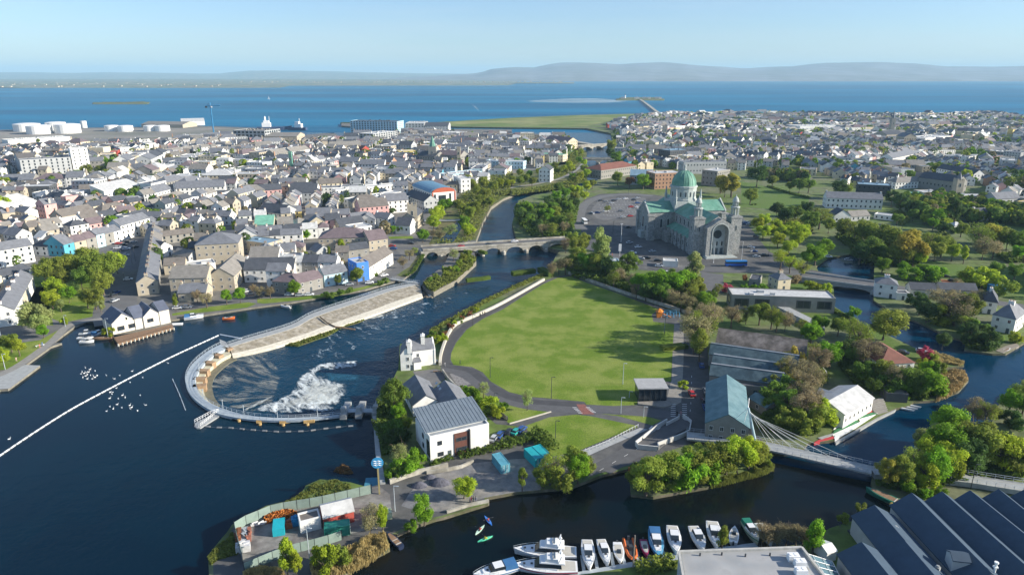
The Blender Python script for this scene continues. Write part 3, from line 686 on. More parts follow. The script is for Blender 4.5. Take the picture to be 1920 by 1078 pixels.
# ---------------------------------------------------------------- trees
def crown_mesh(name, seed, rx, rz, zc, lobes, n, ls, m, shape='round', lobr=(0.28, 0.45)):
 rnd = random.Random(seed); b = MB(); L = []
 for i in range(lobes):
  while True:
   p = Vector((rnd.uniform(-1, 1), rnd.uniform(-1, 1), rnd.uniform(-1, 1)))
   if 0.25 < p.length < 1: break
  p = p.normalized() * rnd.uniform(0.45, 0.8)
  if shape == 'cone': p.x *= (1 - p.z) * .6; p.y *= (1 - p.z) * .6
  if shape == 'flat': p.z *= 0.6
  L.append((Vector((p.x * rx, p.y * rx, zc + p.z * rz)), rnd.uniform(*lobr) * rx))
 V = b.v; F = b.f
 for i in range(n):
  c, r = L[i % lobes]
  d = Vector((rnd.gauss(0, 1), rnd.gauss(0, 1), rnd.gauss(0, 1) + 0.25)).normalized()
  p = c + d * r * (rnd.random() ** 0.35) * rnd.uniform(0.75, 1.12)
  if p.z < zc - rz: continue
  nn = (d + Vector((rnd.uniform(-.8, .8), rnd.uniform(-.8, .8), rnd.uniform(-.5, .9)))).normalized()
  u = nn.orthogonal().normalized(); w = nn.cross(u); a = rnd.uniform(0, 6.28)
  u, w = u * math.cos(a) + w * math.sin(a), w * math.cos(a) - u * math.sin(a)
  s = ls * rnd.uniform(0.6, 1.3); k = len(V)
  V += [tuple(p - u * s), tuple(p - w * s * .6), tuple(p + u * s), tuple(p + w * s * .6)]
  F.append((k, k + 1, k + 2, k + 3)); b.m.append(0)
 return b.mesh(name, m)
def trunk_mesh(seed, h, r, rx, zc, branches=7, twigs=0):
 rnd = random.Random(seed); b = MB()
 b.tube([(0, 0, -.3), (rnd.uniform(-.2, .2), rnd.uniform(-.2, .2), h * .5), (rnd.uniform(-.4, .4), rnd.uniform(-.4, .4), h)], r, 6, r2=r * .4)
 for k in range(branches):
  a = rnd.uniform(0, 6.28); z0 = h * rnd.uniform(.45, .95); q = rx * rnd.uniform(.45, .85); z1 = zc + rnd.uniform(-.3, .9) * rx * .8
  e = Vector((math.cos(a) * q, math.sin(a) * q, z1)); s0 = Vector((0, 0, z0)); m_ = s0.lerp(e, .5) + Vector((0, 0, -.1 * q))
  b.tube([s0, m_, e], r * .4, 4, r2=r * .12)
  for t in range(twigs):
   st = s0.lerp(e, rnd.uniform(.4, 1)); dd = Vector((rnd.uniform(-1, 1), rnd.uniform(-1, 1), rnd.uniform(-.2, 1))).normalized() * rx * rnd.uniform(.25, .5)
   b.tube([st, st + dd], r * .12, 3, r2=r * .04)
 return b.mesh('trunk', bark)
import zlib
def hash(s): return zlib.crc32(s.encode())
TREES = {}
def tree_kind(key, name, cnt, **k):
 for i in range(cnt):
  rx = k.get('rx', 3.6); rz = k.get('rz', 3.6); zc = k.get('zc', 5.6)
  cm = crown_mesh('crown', hash(key) % 97 + i * 31, rx, rz, zc, k.get('lobes', 22), int(k.get('n', 3000) * 1.7), k.get('ls', .3) * .78, leaf, k.get('shape', 'round'), k.get('lobr', (.28, .45)))
  tm = trunk_mesh(i * 7 + 5, k.get('th', zc), k.get('r', .3), rx, zc, k.get('br', 7), k.get('tw', 0))
  TREES.setdefault(key, []).append((name, cm, tm))
tree_kind('round', 'broadleaf_tree', 4, n=3600)
tree_kind('tall', 'poplar_tree', 2, rx=2.6, rz=5.2, zc=7, lobes=26, n=3600, lobr=(.35, .5))
tree_kind('bare', 'budding_tree', 3, rx=3.8, rz=3.6, zc=5.8, lobes=34, n=1900, ls=.2, br=14, tw=7, lobr=(.2, .4))
tree_kind('ever', 'evergreen_tree', 2, rx=3.9, rz=3.8, zc=5.8, lobes=40, n=4600, ls=.24, lobr=(.18, .3), br=9)
tree_kind('bush', 'bush', 3, rx=1.5, rz=1.3, zc=1.1, lobes=12, n=1300, ls=.17, th=1.2, r=.08, br=4)
tree_kind('willow', 'willow_tree', 2, rx=3.4, rz=4.6, zc=5.0, lobes=24, n=4200, ls=.26, lobr=(.3, .42))
tree_kind('cone', 'conifer_tree', 1, rx=3.0, rz=5, zc=5.5, lobes=30, n=3000, shape='cone', lobr=(.25, .4))
CNAME = {'G': 'fresh green', 'Y': 'yellow green', 'O': 'olive green', 'D': 'dark green', 'B': 'brown budding', 'P': 'pale green', 'A': 'amber', 'R': 'russet', 'K': 'pink flowering', 'M': 'mid green'}
CVAL = {'G': (0.19, 0.347, 0.022), 'Y': (0.37, 0.459, 0.034), 'O': (0.246, 0.302, 0.045), 'D': (0.084, 0.146, 0.034), 'B': (0.325, 0.28, 0.146), 'P': (0.336, 0.403, 0.134), 'A': (0.414, 0.37, 0.056), 'R': (0.29, 0.14, 0.06), 'K': (0.5, 0.09, 0.15), 'M': (0.168, 0.269, 0.039)}
FORM = {'round': 'rounded broadleaf tree', 'tall': 'tall narrow tree', 'bare': 'thin leaved spreading tree', 'ever': 'dense evergreen tree', 'bush': 'low bush', 'willow': 'billowing willow tree', 'cone': 'pointed conifer'}
TREE_N = [0]
def tree(p, hgt, kind='round', col='G', wide=1.0, label=None, group=None, z=None):
 vs = TREES[kind]; name, cm, tm = vs[TREE_N[0] % len(vs)]; TREE_N[0] += 1
 bb = {'round': 9.6, 'tall': 12.5, 'bare': 9.8, 'ever': 9.8, 'bush': 2.5, 'willow': 10, 'cone': 10.5}[kind]
 s = hgt / bb; z0 = p[2] if (z is None and len(p) > 2) else (z or 0)
 r = local(name, label, 'bush' if kind == 'bush' else 'tree', (p[0], p[1], z0), random.uniform(0, 6.28), group)
 r.scale = (s * wide, s * wide, s)
 c = CVAL[col]; j = random.uniform(.85, 1.15); k = random.uniform(.92, 1.08)
 o = part('crown', cm, r, color=(c[0] * j, c[1] * j * k, c[2] * j)); part('trunk', tm, r)
 if label is None: AUTO.append((r, f"{CNAME[col]} {FORM[kind]}"))
 OCC.append((p[0], p[1], s * wide * 2.2))
 return r
def trees(reg, s, zbase=0.0):
 """x y height kind colour wide ; sighting is the foot of the trunk"""
 for t in s.split(';'):
  q = t.replace(',', ' ').split()
  if not q: continue
  p = Z(reg, float(q[0]), float(q[1]), zbase)
  k = 1.2 if reg == '8' and q[3] != 'tall' else 1.3 if (reg == '6' and float(q[0]) > 1300 and float(q[1]) < 470) or reg == '3' else 1; tree(p, float(q[2]) * k, q[3], q[4], (float(q[5]) if len(q) > 5 else 1.0) * (1.15 if k > 1 else 1.08))
def foliage(name, poly, h, n, ls, m, z=0.0, label=None, parent=None, kind='stuff', clump=2.0, seed=3, upright=False):
 rnd = random.Random(seed); b = MB()
 xs = [p[0] for p in poly]; ys = [p[1] for p in poly]
 k = 0; tries = 0
 while k < n and tries < n * 30:
  tries += 1
  x = rnd.uniform(min(xs), max(xs)); y = rnd.uniform(min(ys), max(ys))
  if not inside(x, y, poly): continue
  k += 1
  hh = h * (0.65 + 0.5 * noise.noise(Vector((x / clump, y / clump, seed))))
  zz = z + hh * (rnd.random() ** .5)
  if upright:
   a = rnd.uniform(0, 3.14); u = Vector((math.cos(a), math.sin(a), 0)) * ls * .35; w = Vector((rnd.uniform(-.25, .25), rnd.uniform(-.25, .25), 1)) * ls * 2
  else:
   nn = Vector((rnd.uniform(-1, 1), rnd.uniform(-1, 1), rnd.uniform(0, 1.4))).normalized(); u = nn.orthogonal().normalized() * ls; w = nn.cross(u)
  p = Vector((x, y, zz)); b.face([p - u - w, p + u - w, p + u + w, p - u + w])
 return b.done(name, m, parent, label=label, kind=kind)
hedge_leaf = leafmat('hedge_leaf', (0.12, 0.18, 0.03)); reed_leaf = leafmat('reed_leaf', (0.42, 0.34, 0.15)); scrub_leaf = leafmat('scrub_leaf', (0.2, 0.23, 0.05)); lime_leaf = leafmat('lime_leaf', (0.22, 0.27, 0.045)); ivy_leaf = leafmat('ivy_leaf', (0.045, 0.065, 0.018))
# ---------------------------------------------------------------- cars, people, boats, posts
def car_proto():
 r = local('parked_car', None, 'car', (0, 0, 0))
 b = MB()
 prof = [(-2.1, .35), (2.1, .35), (2.15, .7), (1.5, .9), (.9, .95), (-1.6, .98), (-2.12, .9)]
 b.loft([[(x, y * (1 if z < .8 else .95), z) for x, z in prof] for y in (-.86, .86)][::-1]); b.done('body', tint, r)
 b = MB(); lo = [(1.1, .93), (-1.75, .97)]; hi = [(.35, 1.42), (-1.3, 1.42)]
 b.loft([[(1.1, -.78, .93), (-1.75, -.78, .96), (-1.75, .78, .96), (1.1, .78, .93)], [(.4, -.62, 1.4), (-1.35, -.62, 1.4), (-1.35, .62, 1.4), (.4, .62, 1.4)]]); b.done('windows', glass, r)
 b = MB(); b.box(-.47, 0, 1.402, 1.7, 1.2, .05); b.done('roof', tint, r)
 w = MB(); w.loft([[(.32 * math.cos(t * .785), y, .32 + .32 * math.sin(t * .785)) for t in range(8)] for y in (-.1, .1)]); wm_ = w.mesh('wheel', dmetal)
 for x in (-1.35, 1.35):
  for y in (-.8, .8): part('wheel', wm_, r, (x, y, 0))
 return r
CAR = car_proto()
CCOL = {'w': (.75, .75, .75), 's': (.4, .42, .44), 'k': (.02, .02, .025), 'r': (.45, .03, .03), 'b': (.03, .08, .25), 'g': (.12, .13, .14), 't': (.03, .35, .3)}
CCN = {'w': 'white', 's': 'silver', 'k': 'black', 'r': 'red', 'b': 'blue', 'g': 'dark grey', 't': 'teal'}
def car(p, ang, c='s', label=None, z=0.06):
 r = dup(CAR, (p[0], p[1], z), ang, label, CCOL[c])
 if label is None: AUTO.append((r, f"{CCN[c]} parked car"))
 return r
# ---------------------------------------------------------------- the cathedral
def arch_pts(w, h, n=10):       # outline of an arched opening, base at z=0
 r = w / 2; pts = [(-r, 0)]
 pts += [(-r * math.cos(math.pi * i / n), h - r + r * math.sin(math.pi * i / n)) for i in range(n + 1)]
 return pts + [(r, 0)]
def arch_window_mesh(w, h, m):
 b = MB(); p = arch_pts(w, h, 6); b.loft([[(x, y, z) for x, z in p] for y in (-.08, .08)][::-1], 0)
 p2 = arch_pts(w * .72, h * .86, 6); b.loft([[(x, y, z + h * .05) for x, z in p2] for y in (-.11, .0)][::-1], 1)
 return b.mesh('window', [m, glass])
copper = mat('green_copper', (0.11, 0.26, 0.19), 0.6, 0.2, 0.35, col2=(0.17, 0.33, 0.25), scale2=0.15)
cstone = mat('cathedral_limestone', (0.24, 0.25, 0.24), 0.9, 0.4, 1.1, bump=0.3, col2=(0.32, 0.32, 0.30), scale2=0.5)
cpale = mat('pale_limestone', (0.38, 0.41, 0.39), 0.85, 0.2, 1.0)
CA = R(9.5); CC = Vector((109.9, 436.4, 0))
cath = local('cathedral', 'large grey limestone cathedral with green copper roofs and a green dome beside the car park', 'cathedral', CC, CA)
landmark('the green domed cathedral', CC)
AW = arch_window_mesh(1.5, 4.2, cpale); AWS = arch_window_mesh(1.0, 2.4, cpale)
EH, RH_, HW = 17.5, 23.0, 8.6
yf = -50.0    # nave front (behind the towers block)
b = MB(); b.box(0, (yf - 6) / 2 + 0, 0, 2 * HW, -yf - 6 + 0, EH); b.done('nave_wall', cstone, cath)
b = MB(); b.box(0, 15.5, 0, 2 * HW, 17, EH); b.done('chancel_wall', cstone, cath)
for s in (-1, 1):
 b = MB(); b.box(s * (HW + 2.6), -28, 0, 5.2, 36, 8.5); b.done('aisle_wall', cstone, cath)
 b = MB(); b.loft([[(s * (HW), y, 11.0), (s * (HW + 5.6), y, 8.5), (s * (HW + 5.6), y, 8.8), (s * HW, y, 11.4)][::(1 if s < 0 else -1)] for y in (-46.2, -9.8)]); b.done('aisle_roof', copper, cath)
 b = MB(); b.box(s * 17.2, 0, 0, 17.2, 2 * HW - .004, EH)
 b.face([(s * 25.8, -HW, EH), (s * 25.8, HW, EH), (s * 25.8, 0, RH_ + .5)] if s > 0 else [(s * 25.8, HW, EH), (s * 25.8, -HW, EH), (s * 25.8, 0, RH_ + .5)])
 b.done('transept_wall', cstone, cath)
 b = MB()   # gable coping
 b.loft([[(s * x, -HW - .5, EH + .1), (s * x, 0, RH_ + .9), (s * x, HW + .5, EH + .1), (s * x, HW + .5, EH - .9), (s * x, 0, RH_ - .1), (s * x, -HW - .5, EH - .9)] for x in (25.3, 26.1)][::(1 if s > 0 else -1)])
 b.done('gable_coping', cpale, cath)
 for q in (-1, 1):
  b = MB(); b.box(s * 24.5, q * (HW + 1.2), 0, 4.2, 3.0, 15.5); b.box(s * 24.5, q * (HW + 1.2), 15.5, 4.6, 3.4, .5); b.done('stair_turret', cstone, cath)
 part('window', arch_window_mesh(3.2, 8.0, cpale), cath, (s * 25.85, 0, 6.5), R(90) * s)
 for q in (-1, 1): part('window', AW, cath, (s * 25.85, q * 5, 5), R(90) * s)
 b = MB(); b.box(s * 26.8, 0, 0, 2.6, 6, 4.5); b.done('porch', cpale, cath)
b = MB()
for s in (-1, 1):
 for x0, x1 in ((-25.4, 25.4),):
  b.face([(x0, s * (HW + .5), EH), (x1, s * (HW + .5), EH), (x1, 0, RH_), (x0, 0, RH_)][::(1 if s < 0 else -1)])
b.done('transept_roof', copper, cath)
b = MB()
for s in (-1, 1): b.face([(s * (HW + .5), yf - 2, EH), (s * (HW + .5), 24.4, EH), (0, 24.4, RH_ + .01), (0, yf - 2, RH_ + .01)][::(1 if s > 0 else -1)])
b.face([(HW, 24.0, EH), (-HW, 24.0, EH), (0, 24.0, RH_)][::-1])
b.done('nave_roof', copper, cath)
b = MB(); b.face([(-HW, yf - 1.9, EH), (HW, yf - 1.9, EH), (0, yf - 1.9, RH_ - .05)]); b.done('front_gable', cstone, cath)
for k in range(6):
 y = -43 + k * 6
 for s in (-1, 1):
  part('window', AW, cath, (s * (HW + .06), y, 12.2), R(90) * s)
  part('window', AWS, cath, (s * (HW + 5.26), y + .8, 3.2), R(90) * s, (1.3, 1, 1.3))
  part('buttress', None or (lambda: (lambda q: q.mesh('buttress', cstone))(MB().box(0, 0, 0, 1.0, 1.3, 9.2)))(), cath, (s * (HW + 5.6), y - 2.2, 0))
for k in range(3):
 for s in (-1, 1):
  part('window', AW, cath, (s * (12.5 + k * 4.6), -HW - .06, 7.5), 0, (1.1, 1, 1.5))
for s in (-1, 1):
 b = MB(); b.box(s * 13, -13.2, 0, 7, 9, 6); b.box(s * 13, -13.2, 6, 7.5, 9.5, .4); b.done('side_chapel', cstone, cath)
# drum and dome
b = MB(); b.box(0, 0, 17, 17.4, 17.4, 6.6); b.done('crossing_block', cpale, cath)
b = MB(); b.lathe(0, 0, [(8.6, 23.6), (8.6, 24.6), (8.1, 24.8), (8.1, 31.5), (8.6, 31.8), (8.6, 32.8), (7.7, 33.0)], 16); b.done('drum', cpale, cath)
for k in range(16):
 a = 2 * math.pi * (k + .5) / 16
 part('window', AWS, cath, (8.02 * math.cos(a), 8.02 * math.sin(a), 26.3), a + R(90), (1, 1, 1.4))
b = MB(); b.lathe(0, 0, [(7.7, 33.0)] + [(7.6 * math.cos(t), 33.2 + 9.0 * math.sin(t)) for t in [i * math.pi / 2 / 12 for i in range(12)]] + [(.6, 42.4)], 32); b.done('dome', copper, cath, smooth=True)
b = MB()
for k in range(16):
 a = 2 * math.pi * k / 16
 b.tube([(7.68 * math.cos(t) * math.cos(a), 7.68 * math.cos(t) * math.sin(a), 33.2 + 9.05 * math.sin(t)) for t in [i * math.pi / 2 / 8 for i in range(8)]], .11, 4)
b.done('dome_rib', copper, cath)
b = MB(); b.lathe(0, 0, [(1.0, 42.0), (1.1, 42.8), (.7, 43), (.7, 44.6), (.9, 44.8), (.35, 46), (.12, 47.6), (.1, 49.2)], 8); b.done('lantern', cpale, cath)
b = MB(); b.box(0, 0, 49, .22, .22, 2.0); b.box(0, 0, 50.1, 1.1, .2, .22); b.done('cross', dmetal, cath)
for sx in (-1, 1):
 for sy in (-1, 1):
  b = MB(); b.lathe(sx * 8.2, sy * 8.2, [(.9, 22), (.9, 26), (1.1, 26.2), (.7, 26.8), (.5, 30), (.1, 31.6)], 8); b.done('pinnacle', cpale, cath)
# west front: towers and deep arch
for s in (-1, 1):
 tx, ty = s * 11.3, yf + 1.5
 b = MB(); b.box(tx, ty, 0, 6.4, 6.8, 21.3); b.box(tx, ty, 21.3, 7.0, 7.4, .9); b.box(tx, ty, 22.2, 5.0, 5.0, .5); b.done('tower', cstone, cath)
 b = MB()
 for k in range(8):
  a = 2 * math.pi * (k + .5) / 8; b.cyl(tx + 2.0 * math.cos(a), ty + 2.0 * math.sin(a), 22.7, 26.9, .34, 6)
 b.cyl(tx, ty, 22.7, 26.9, .8, 8); b.lathe(tx, ty, [(0.1, 26.9), (2.6, 26.9), (2.7, 27.5), (2.0, 27.8), (1.7, 27.8)], 12)
 for k in range(8):
  a = 2 * math.pi * k / 8; b.cyl(tx + 1.45 * math.cos(a), ty + 1.45 * math.sin(a), 27.8, 30.3, .24, 5)
 b.cyl(tx, ty, 27.8, 30.3, .5, 8); b.lathe(tx, ty, [(.1, 30.3), (1.9, 30.3), (1.95, 30.7), (1.7, 30.9), (1.5, 31.9), (.9, 32.9), (.3, 33.4), (.08, 34.6)], 12)
 b.done('belfry', cpale, cath)
 part('window', AWS, cath, (tx, ty - 3.45, 14), 0, (.8, 1, 1.4)); part('window', AWS, cath, (tx + s * 3.25, ty, 14), R(90) * s, (.8, 1, 1.4))
FW, FD = 8.3, 8.0
arc = arch_pts(9.6, 19.0, 14)
outl = [(-FW, 0), (-FW, 17.2), (-5.5, 18.6), (-2.2, 20.9), (0, 21.9), (2.2, 20.9), (5.5, 18.6), (FW, 17.2), (FW, 0)]
b = MB(); yA, yB = yf - 6.0, yf - 2.2
loop = outl + [(x, z) for x, z in reversed(arc)]
# front face in strips either side of the arch so that the opening is real
def strip_front(y, flip):
 L = [(-FW, 0), (-FW, 17.2), (-5.5, 18.6), (-2.2, 20.9), (0, 21.9)]
 n = len(arc)
 half = [(x, z) for x, z in arc if x <= 0.001]
 out = [(-FW, 0)] + [(-FW, t) for t in (6, 12, 17.2)] + [(-6.5, 18.1), (-5.5, 18.6), (-4, 19.6), (-2.2, 20.9), (-1, 21.5), (0, 21.9)]
 m_ = len(half)
 for k in range(m_ - 1):
  o1 = out[min(len(out) - 1, int(k * (len(out) - 1) / (m_ - 1)))]; o2 = out[min(len(out) - 1, int((k + 1) * (len(out) - 1) / (m_ - 1)))]
  for sg in (1, -1):
   q = [(sg * half[k][0], y, half[k][1]), (sg * half[k + 1][0], y, half[k + 1][1]), (sg * o2[0], y, o2[1])] + ([(sg * o1[0], y, o1[1])] if o1 != o2 else [])
   b.face(q if (sg > 0) == flip else q[::-1])
strip_front(yA, False); strip_front(yB, True)
for (x0, z0), (x1, z1) in zip(outl, outl[1:]): b.face([(x0, yA, z0), (x0, yf + 2, z0), (x1, yf + 2, z1), (x1, yA, z1)])
for (x0, z0), (x1, z1) in zip(arc, arc[1:]): b.face([(x0, yA, z0), (x1, yA, z1), (x1, yB, z1), (x0, yB, z0)])
b.done('portal_block', cstone, cath)
b = MB(); b.box(0, yB + .3, 0, 2 * FW - .1, .6, 17.1); b.face([(-FW + .1, yB + .02, 17.1), (FW - .1, yB + .02, 17.1), (0, yB + .02, 21.6)]); b.done('recessed_front', cpale, cath)
b = MB()
for (x0, z0), (x1, z1) in zip(arc, arc[1:]):
 b.loft([[(x, y, z) for x, z in ((x0 * 1.0, z0), (x0 * 1.09, z0 * 1.0 + (z0 > 14) * .45), (x1 * 1.09, z1 + (z1 > 14) * .45), (x1, z1))] for y in (yA - .25, yA + .02)][::-1])
b.done('arch_moulding', cpale, cath)
b = MB(); b.lathe(0, 0, [(0.01, 0), (1.9, 0), (2.2, .12), (2.5, .12), (2.5, -.1)], 20); rm = b.mesh('rose_window', glass)
ro = part('rose_window', rm, cath, (0, yB - .05, 12.4)); ro.rotation_euler = (R(90), 0, 0)
for k in range(3): part('door', DOORM, cath, ((k - 1) * 3.0, yB - .1, .8), 0, (1.7, 1.5, 3.4))
for k in range(3): part('window', AWS, cath, ((k - 1) * 3.0, yB - .1, 5.6), 0, (1.2, 1.5, 1.2))
b = MB(); b.box(0, yA - 1.2, 0, 19, 6, .4); b.box(0, yA - .4, .4, 17, 5, .4); b.done('steps', cpale, cath)
b = MB(); b.box(0, yA - .1, 21.9, .25, .25, 1.7); b.box(0, yA - .1, 22.8, .9, .2, .22); b.done('cross', cpale, cath)
for x, y in ((0, 0), (0, -15), (0, -30), (0, -44), (0, 14), (-17, 0), (17, 0)):
 q = Vector((x, y, 0)); q.rotate(cath.rotation_euler); OCC.append((CC.x + q.x, CC.y + q.y, 12))
for zx, zy, t in ((1508, 610, 'left'), (1716, 600, 'right')):
 p = Z('7', zx, zy); b = MB(); b.cyl(p.x, p.y, 0, 11, .1, 6, .06); b.box(p.x, p.y, 0, .5, .5, .25); b.cyl(p.x, p.y, 11, 11.2, .14, 6)
 b.done('flagpole', white, label=f'slim white flagpole to the {t} of the cathedral front arch', cat='flagpole')
p = Z('7', 816, 455); b = MB(); b.cyl(p.x, p.y, 0, 12, .14, 6, .08); b.box(p.x, p.y, 11.4, 1.6, .2, .3); b.done('floodlight_mast', white, label='tall white floodlight mast in the shaded yard beside the cathedral', cat='light mast')
# ---------------------------------------------------------------- salmon weir barrage
wst = mat('weir_steel', (0.36, 0.41, 0.44), 0.7, 0.15, 0.7)
apron = mat('pale_apron', (0.50, 0.46, 0.33), 0.9, 0.25, 0.5)
brownb = mat('brown_concrete', (0.33, 0.22, 0.13), 0.9, 0.3, 0.8)
weir = thing('weir_barrage', 'curved grey weir barrage sweeping round the white water pool', 'weir', (*P(347, 700)[:2], 0)); OFF[weir.name] = tuple(weir.location)
landmark('the curved weir', P(440, 740))
RO = smooth([P(x, y) for x, y in ring_out], 3); RI = smooth([P(x, y) for x, y in ring_in], 3)
n1 = len(RO) * 2 // 3
bb = MB(); bb.band(RO[:n1], RI[:n1], -4, 0.1); bb.done('walkway', wst, weir)
bb = MB(); bb.band(RO[n1 - 1:], RI[n1 - 1:], -0.5, 0.1); bb.done('footbridge_deck', wst, weir)
def rail(name, pts, z, m, parent, h=1.0, step=2.2, r=.05):
 b = MB(); q = resample(pts, step)
 for i, p in enumerate(q): b.box(p.x, p.y, z, .07, .07, h)
 for t in (1.0, .55): b.tube([(p.x, p.y, z + h * t) for p in pts], r, 3)
 return b.done(name, m, parent)
rail('outer_railing', RO, .1, metal, weir); rail('inner_railing', RI, .1, metal, weir)
i0 = 9
mid = lambda a, b, t: a.lerp(b, t)
inn = smooth([P(x, y) for x, y in [zp('b', *q) for q in ((450, 318), (385, 350), (320, 400), (265, 455), (238, 520), (245, 590), (262, 640), (300, 690))]], 3)
base = smooth([P(x, y) for x, y in [zp('b', *q) for q in ((432, 292), (348, 332), (268, 397), (218, 462), (193, 522), (193, 577), (218, 632), (266, 680))]], 3)
bb = MB(); bb.band(base, inn, -4, -.9); bb.done('apron', apron, weir)
bb = MB(); bb.band(inn, [Vector((p.x + .0, p.y, 0)).lerp(P(560, 700), .09) for p in inn], -4, -2.2); bb.done('lower_apron', mat('wet_apron', (0.16, 0.15, 0.1), .5, .3, .6), weir)
for zx, zy in ((425, 295), (348, 345), (288, 402), (242, 462), (218, 522), (217, 575)):
 p = Z('b', zx, zy, -.4); q = P(560, 700); a = math.atan2(q.y - p.y, q.x - p.x)
 bb = MB(); bb.box(p.x, p.y, -3, 4.2, 2.2, 3.1, a); bb.done('sluice_block', brownb, weir)
for zx, zy in ((685, 840), (858, 845), (1038, 842), (530, 815)):
 p = Z('b', zx, zy, -.8); bb = MB(); bb.box(p.x, p.y, -4, 1.4, 3.2, 4.0, R(-80)); bb.cyl(p.x, p.y - 1.9, -4, -.1, .8, 8, .5)
 bb.done('pier', mat('ochre_pier', (0.45, 0.3, 0.12), 0.9, 0.3, 0.8), weir)
for k, t in enumerate((.1, .22, .34, .46, .58, .7, .82, .94)):
 p = RI[int(t * (len(RI) - 1))]; bb = MB(); bb.cyl(p.x, p.y, .1, 3.0, .09, 5); bb.box(p.x, p.y, 2.9, .5, .25, .2); bb.done('lamp_post', metal, weir)
# control platform and boom anchor at the upper end
bb = MB(); q = [Z('b', *t) for t in ((365, 225), (415, 245), (440, 290), (380, 270))]; bb.prism([(p.x, p.y) for p in q], -4, .12); bb.done('abutment', concrete, weir)
# mooring pontoon on the outer side
q = PL('a', "1455,880 1475,895 1500,895 1650,800 1630,775 1600,790 1470,850", UP)
pont = thing('landing_stage', 'small grey caged landing stage moored outside the curved weir', 'landing stage', (q[0].x, q[0].y, UP)); OFF[pont.name] = tuple(pont.location)
bb = MB(); bb.prism([(p.x, p.y) for p in q], UP - .3, UP + .35); bb.done('deck', concrete, pont)
rail('cage_rail', PL('a', "1460,860 1570,800 1640,775 1500,890 1460,880", UP) , UP + .35, white, pont, 1.2, 1.0, .06)
# sluice gates between weir and island
gate = thing('sluice_gates', 'dark concrete sluice gate house between the weir pool and the tree lined bank', 'sluice gate', (*P(670, 780)[:2], 0)); OFF[gate.name] = tuple(gate.location)
for zx, zy in ((1290, 795), (1405, 790), (1530, 780)):
 p = Z('b', zx, zy); bb = MB(); bb.box(p.x, p.y + 3.5, -4, 2.0, 9, 4.8, R(2)); bb.box(p.x, p.y + 1, .8, 1.4, 1.6, 1.6); bb.done('gate_pier', concrete, gate)
p0, p1 = Z('b', 1280, 765), Z('b', 1545, 760)
bb = MB(); bb.box((p0.x + p1.x) / 2, p0.y, .2, p1.x - p0.x, 2.2, .35); bb.done('gantry_deck', wst, gate)
for t in (.25, .75):
 x = p0.x + (p1.x - p0.x) * t; bb = MB(); bb.box(x, p0.y + 2.2, -3.6, (p1.x - p0.x) * .42, .3, 3.4); bb.done('steel_gate', dmetal, gate)
rail('gantry_rail', [p0, p1], .55, metal, gate, 1.0, 1.5)
# retaining wall along the island
q = [P(703, 782), P(708, 845), P(718, 908)]; A, B = ribbon(q, 1.3); bb = MB(); bb.band(A, B, -4, .5); bb.done('retaining_wall', concrete, label='long straight grey retaining wall between dark pool and treed bank', cat='wall')
# long stone wall (stepped masonry barrage)
lw = thing('masonry_barrage', 'long sloping stone barrage wall dividing the canal from the rapid river', 'river wall', (*P(600, 600)[:2], 0)); OFF[lw.name] = tuple(lw.location)
landmark('the long stone barrage', P(620, 600))
def C(*q): return [P(*zp(*t)) for t in q]
l0 = C(('6', 1195, 757), ('6', 990, 800), ('6', 780, 868), ('6', 430, 985), ('b', 900, 115), ('b', 560, 218), ('b', 425, 262))
l1 = C(('6', 1228, 768), ('6', 1010, 822), ('6', 800, 895), ('6', 450, 1012), ('b', 920, 140), ('b', 575, 243), ('b', 440, 285))
l2 = C(('6', 1240, 820), ('6', 1050, 880), ('6', 860, 950), ('6', 560, 1050), ('b', 1000, 165), ('b', 700, 256), ('b', 455, 312))
l3 = C(('6', 1246, 838), ('6', 1065, 905), ('6', 880, 972), ('6', 610, 1064), ('b', 1015, 183), ('b', 710, 270), ('b', 460, 322))
bb = MB(); bb.band(smooth(l0), smooth(l1), -4, .1); bb.done('walkway', concrete, lw)
def slope(A, B, za, zb, m, name):
 b = MB(); A = smooth(A); B = smooth(B)
 for i in range(len(A) - 1):
  b.face([(A[i].x, A[i].y, za), (A[i + 1].x, A[i + 1].y, za), (B[i + 1].x, B[i + 1].y, zb), (B[i].x, B[i].y, zb)])
  b.face([(B[i].x, B[i].y, zb), (B[i + 1].x, B[i + 1].y, zb), (B[i + 1].x, B[i + 1].y, -4), (B[i].x, B[i].y, -4)])
 b.face([(A[0].x, A[0].y, za), (B[0].x, B[0].y, zb), (B[0].x, B[0].y, -4), (A[0].x, A[0].y, -4)])
 return b.done(name, m, lw)
masonry = mat('brown_masonry', (0.27, 0.235, 0.17), 0.95, 0.35, 0.9, bump=0.4, col2=(0.38, 0.34, 0.27), scale2=0.4)
slope(l1, l2, -.05, -1.1, masonry, 'stone_slope')
slope(l2, l3, -1.0, -1.5, mat('white_step', (0.58, 0.54, 0.44), .9, .2, .8), 'pale_step')
ws = resample(smooth(l1), 4); ws2 = resample(smooth(l2), 4)
bb = MB()
for i in range(min(len(ws), len(ws2))):
 a, c = ws[i], ws2[min(len(ws2) - 1, int(i * len(ws2) / len(ws)))]
 bb.tube([(a.x, a.y, -.06), (c.x, c.y, -1.1)], .05, 3)
bb.done('stone_joint', stone, lw, kind='stuff')
rail('railing', smooth(l0), .1, metal, lw, .9, 4)
rk = mat('river_rock', (0.2, 0.17, 0.12), .8, .4, 1.2)
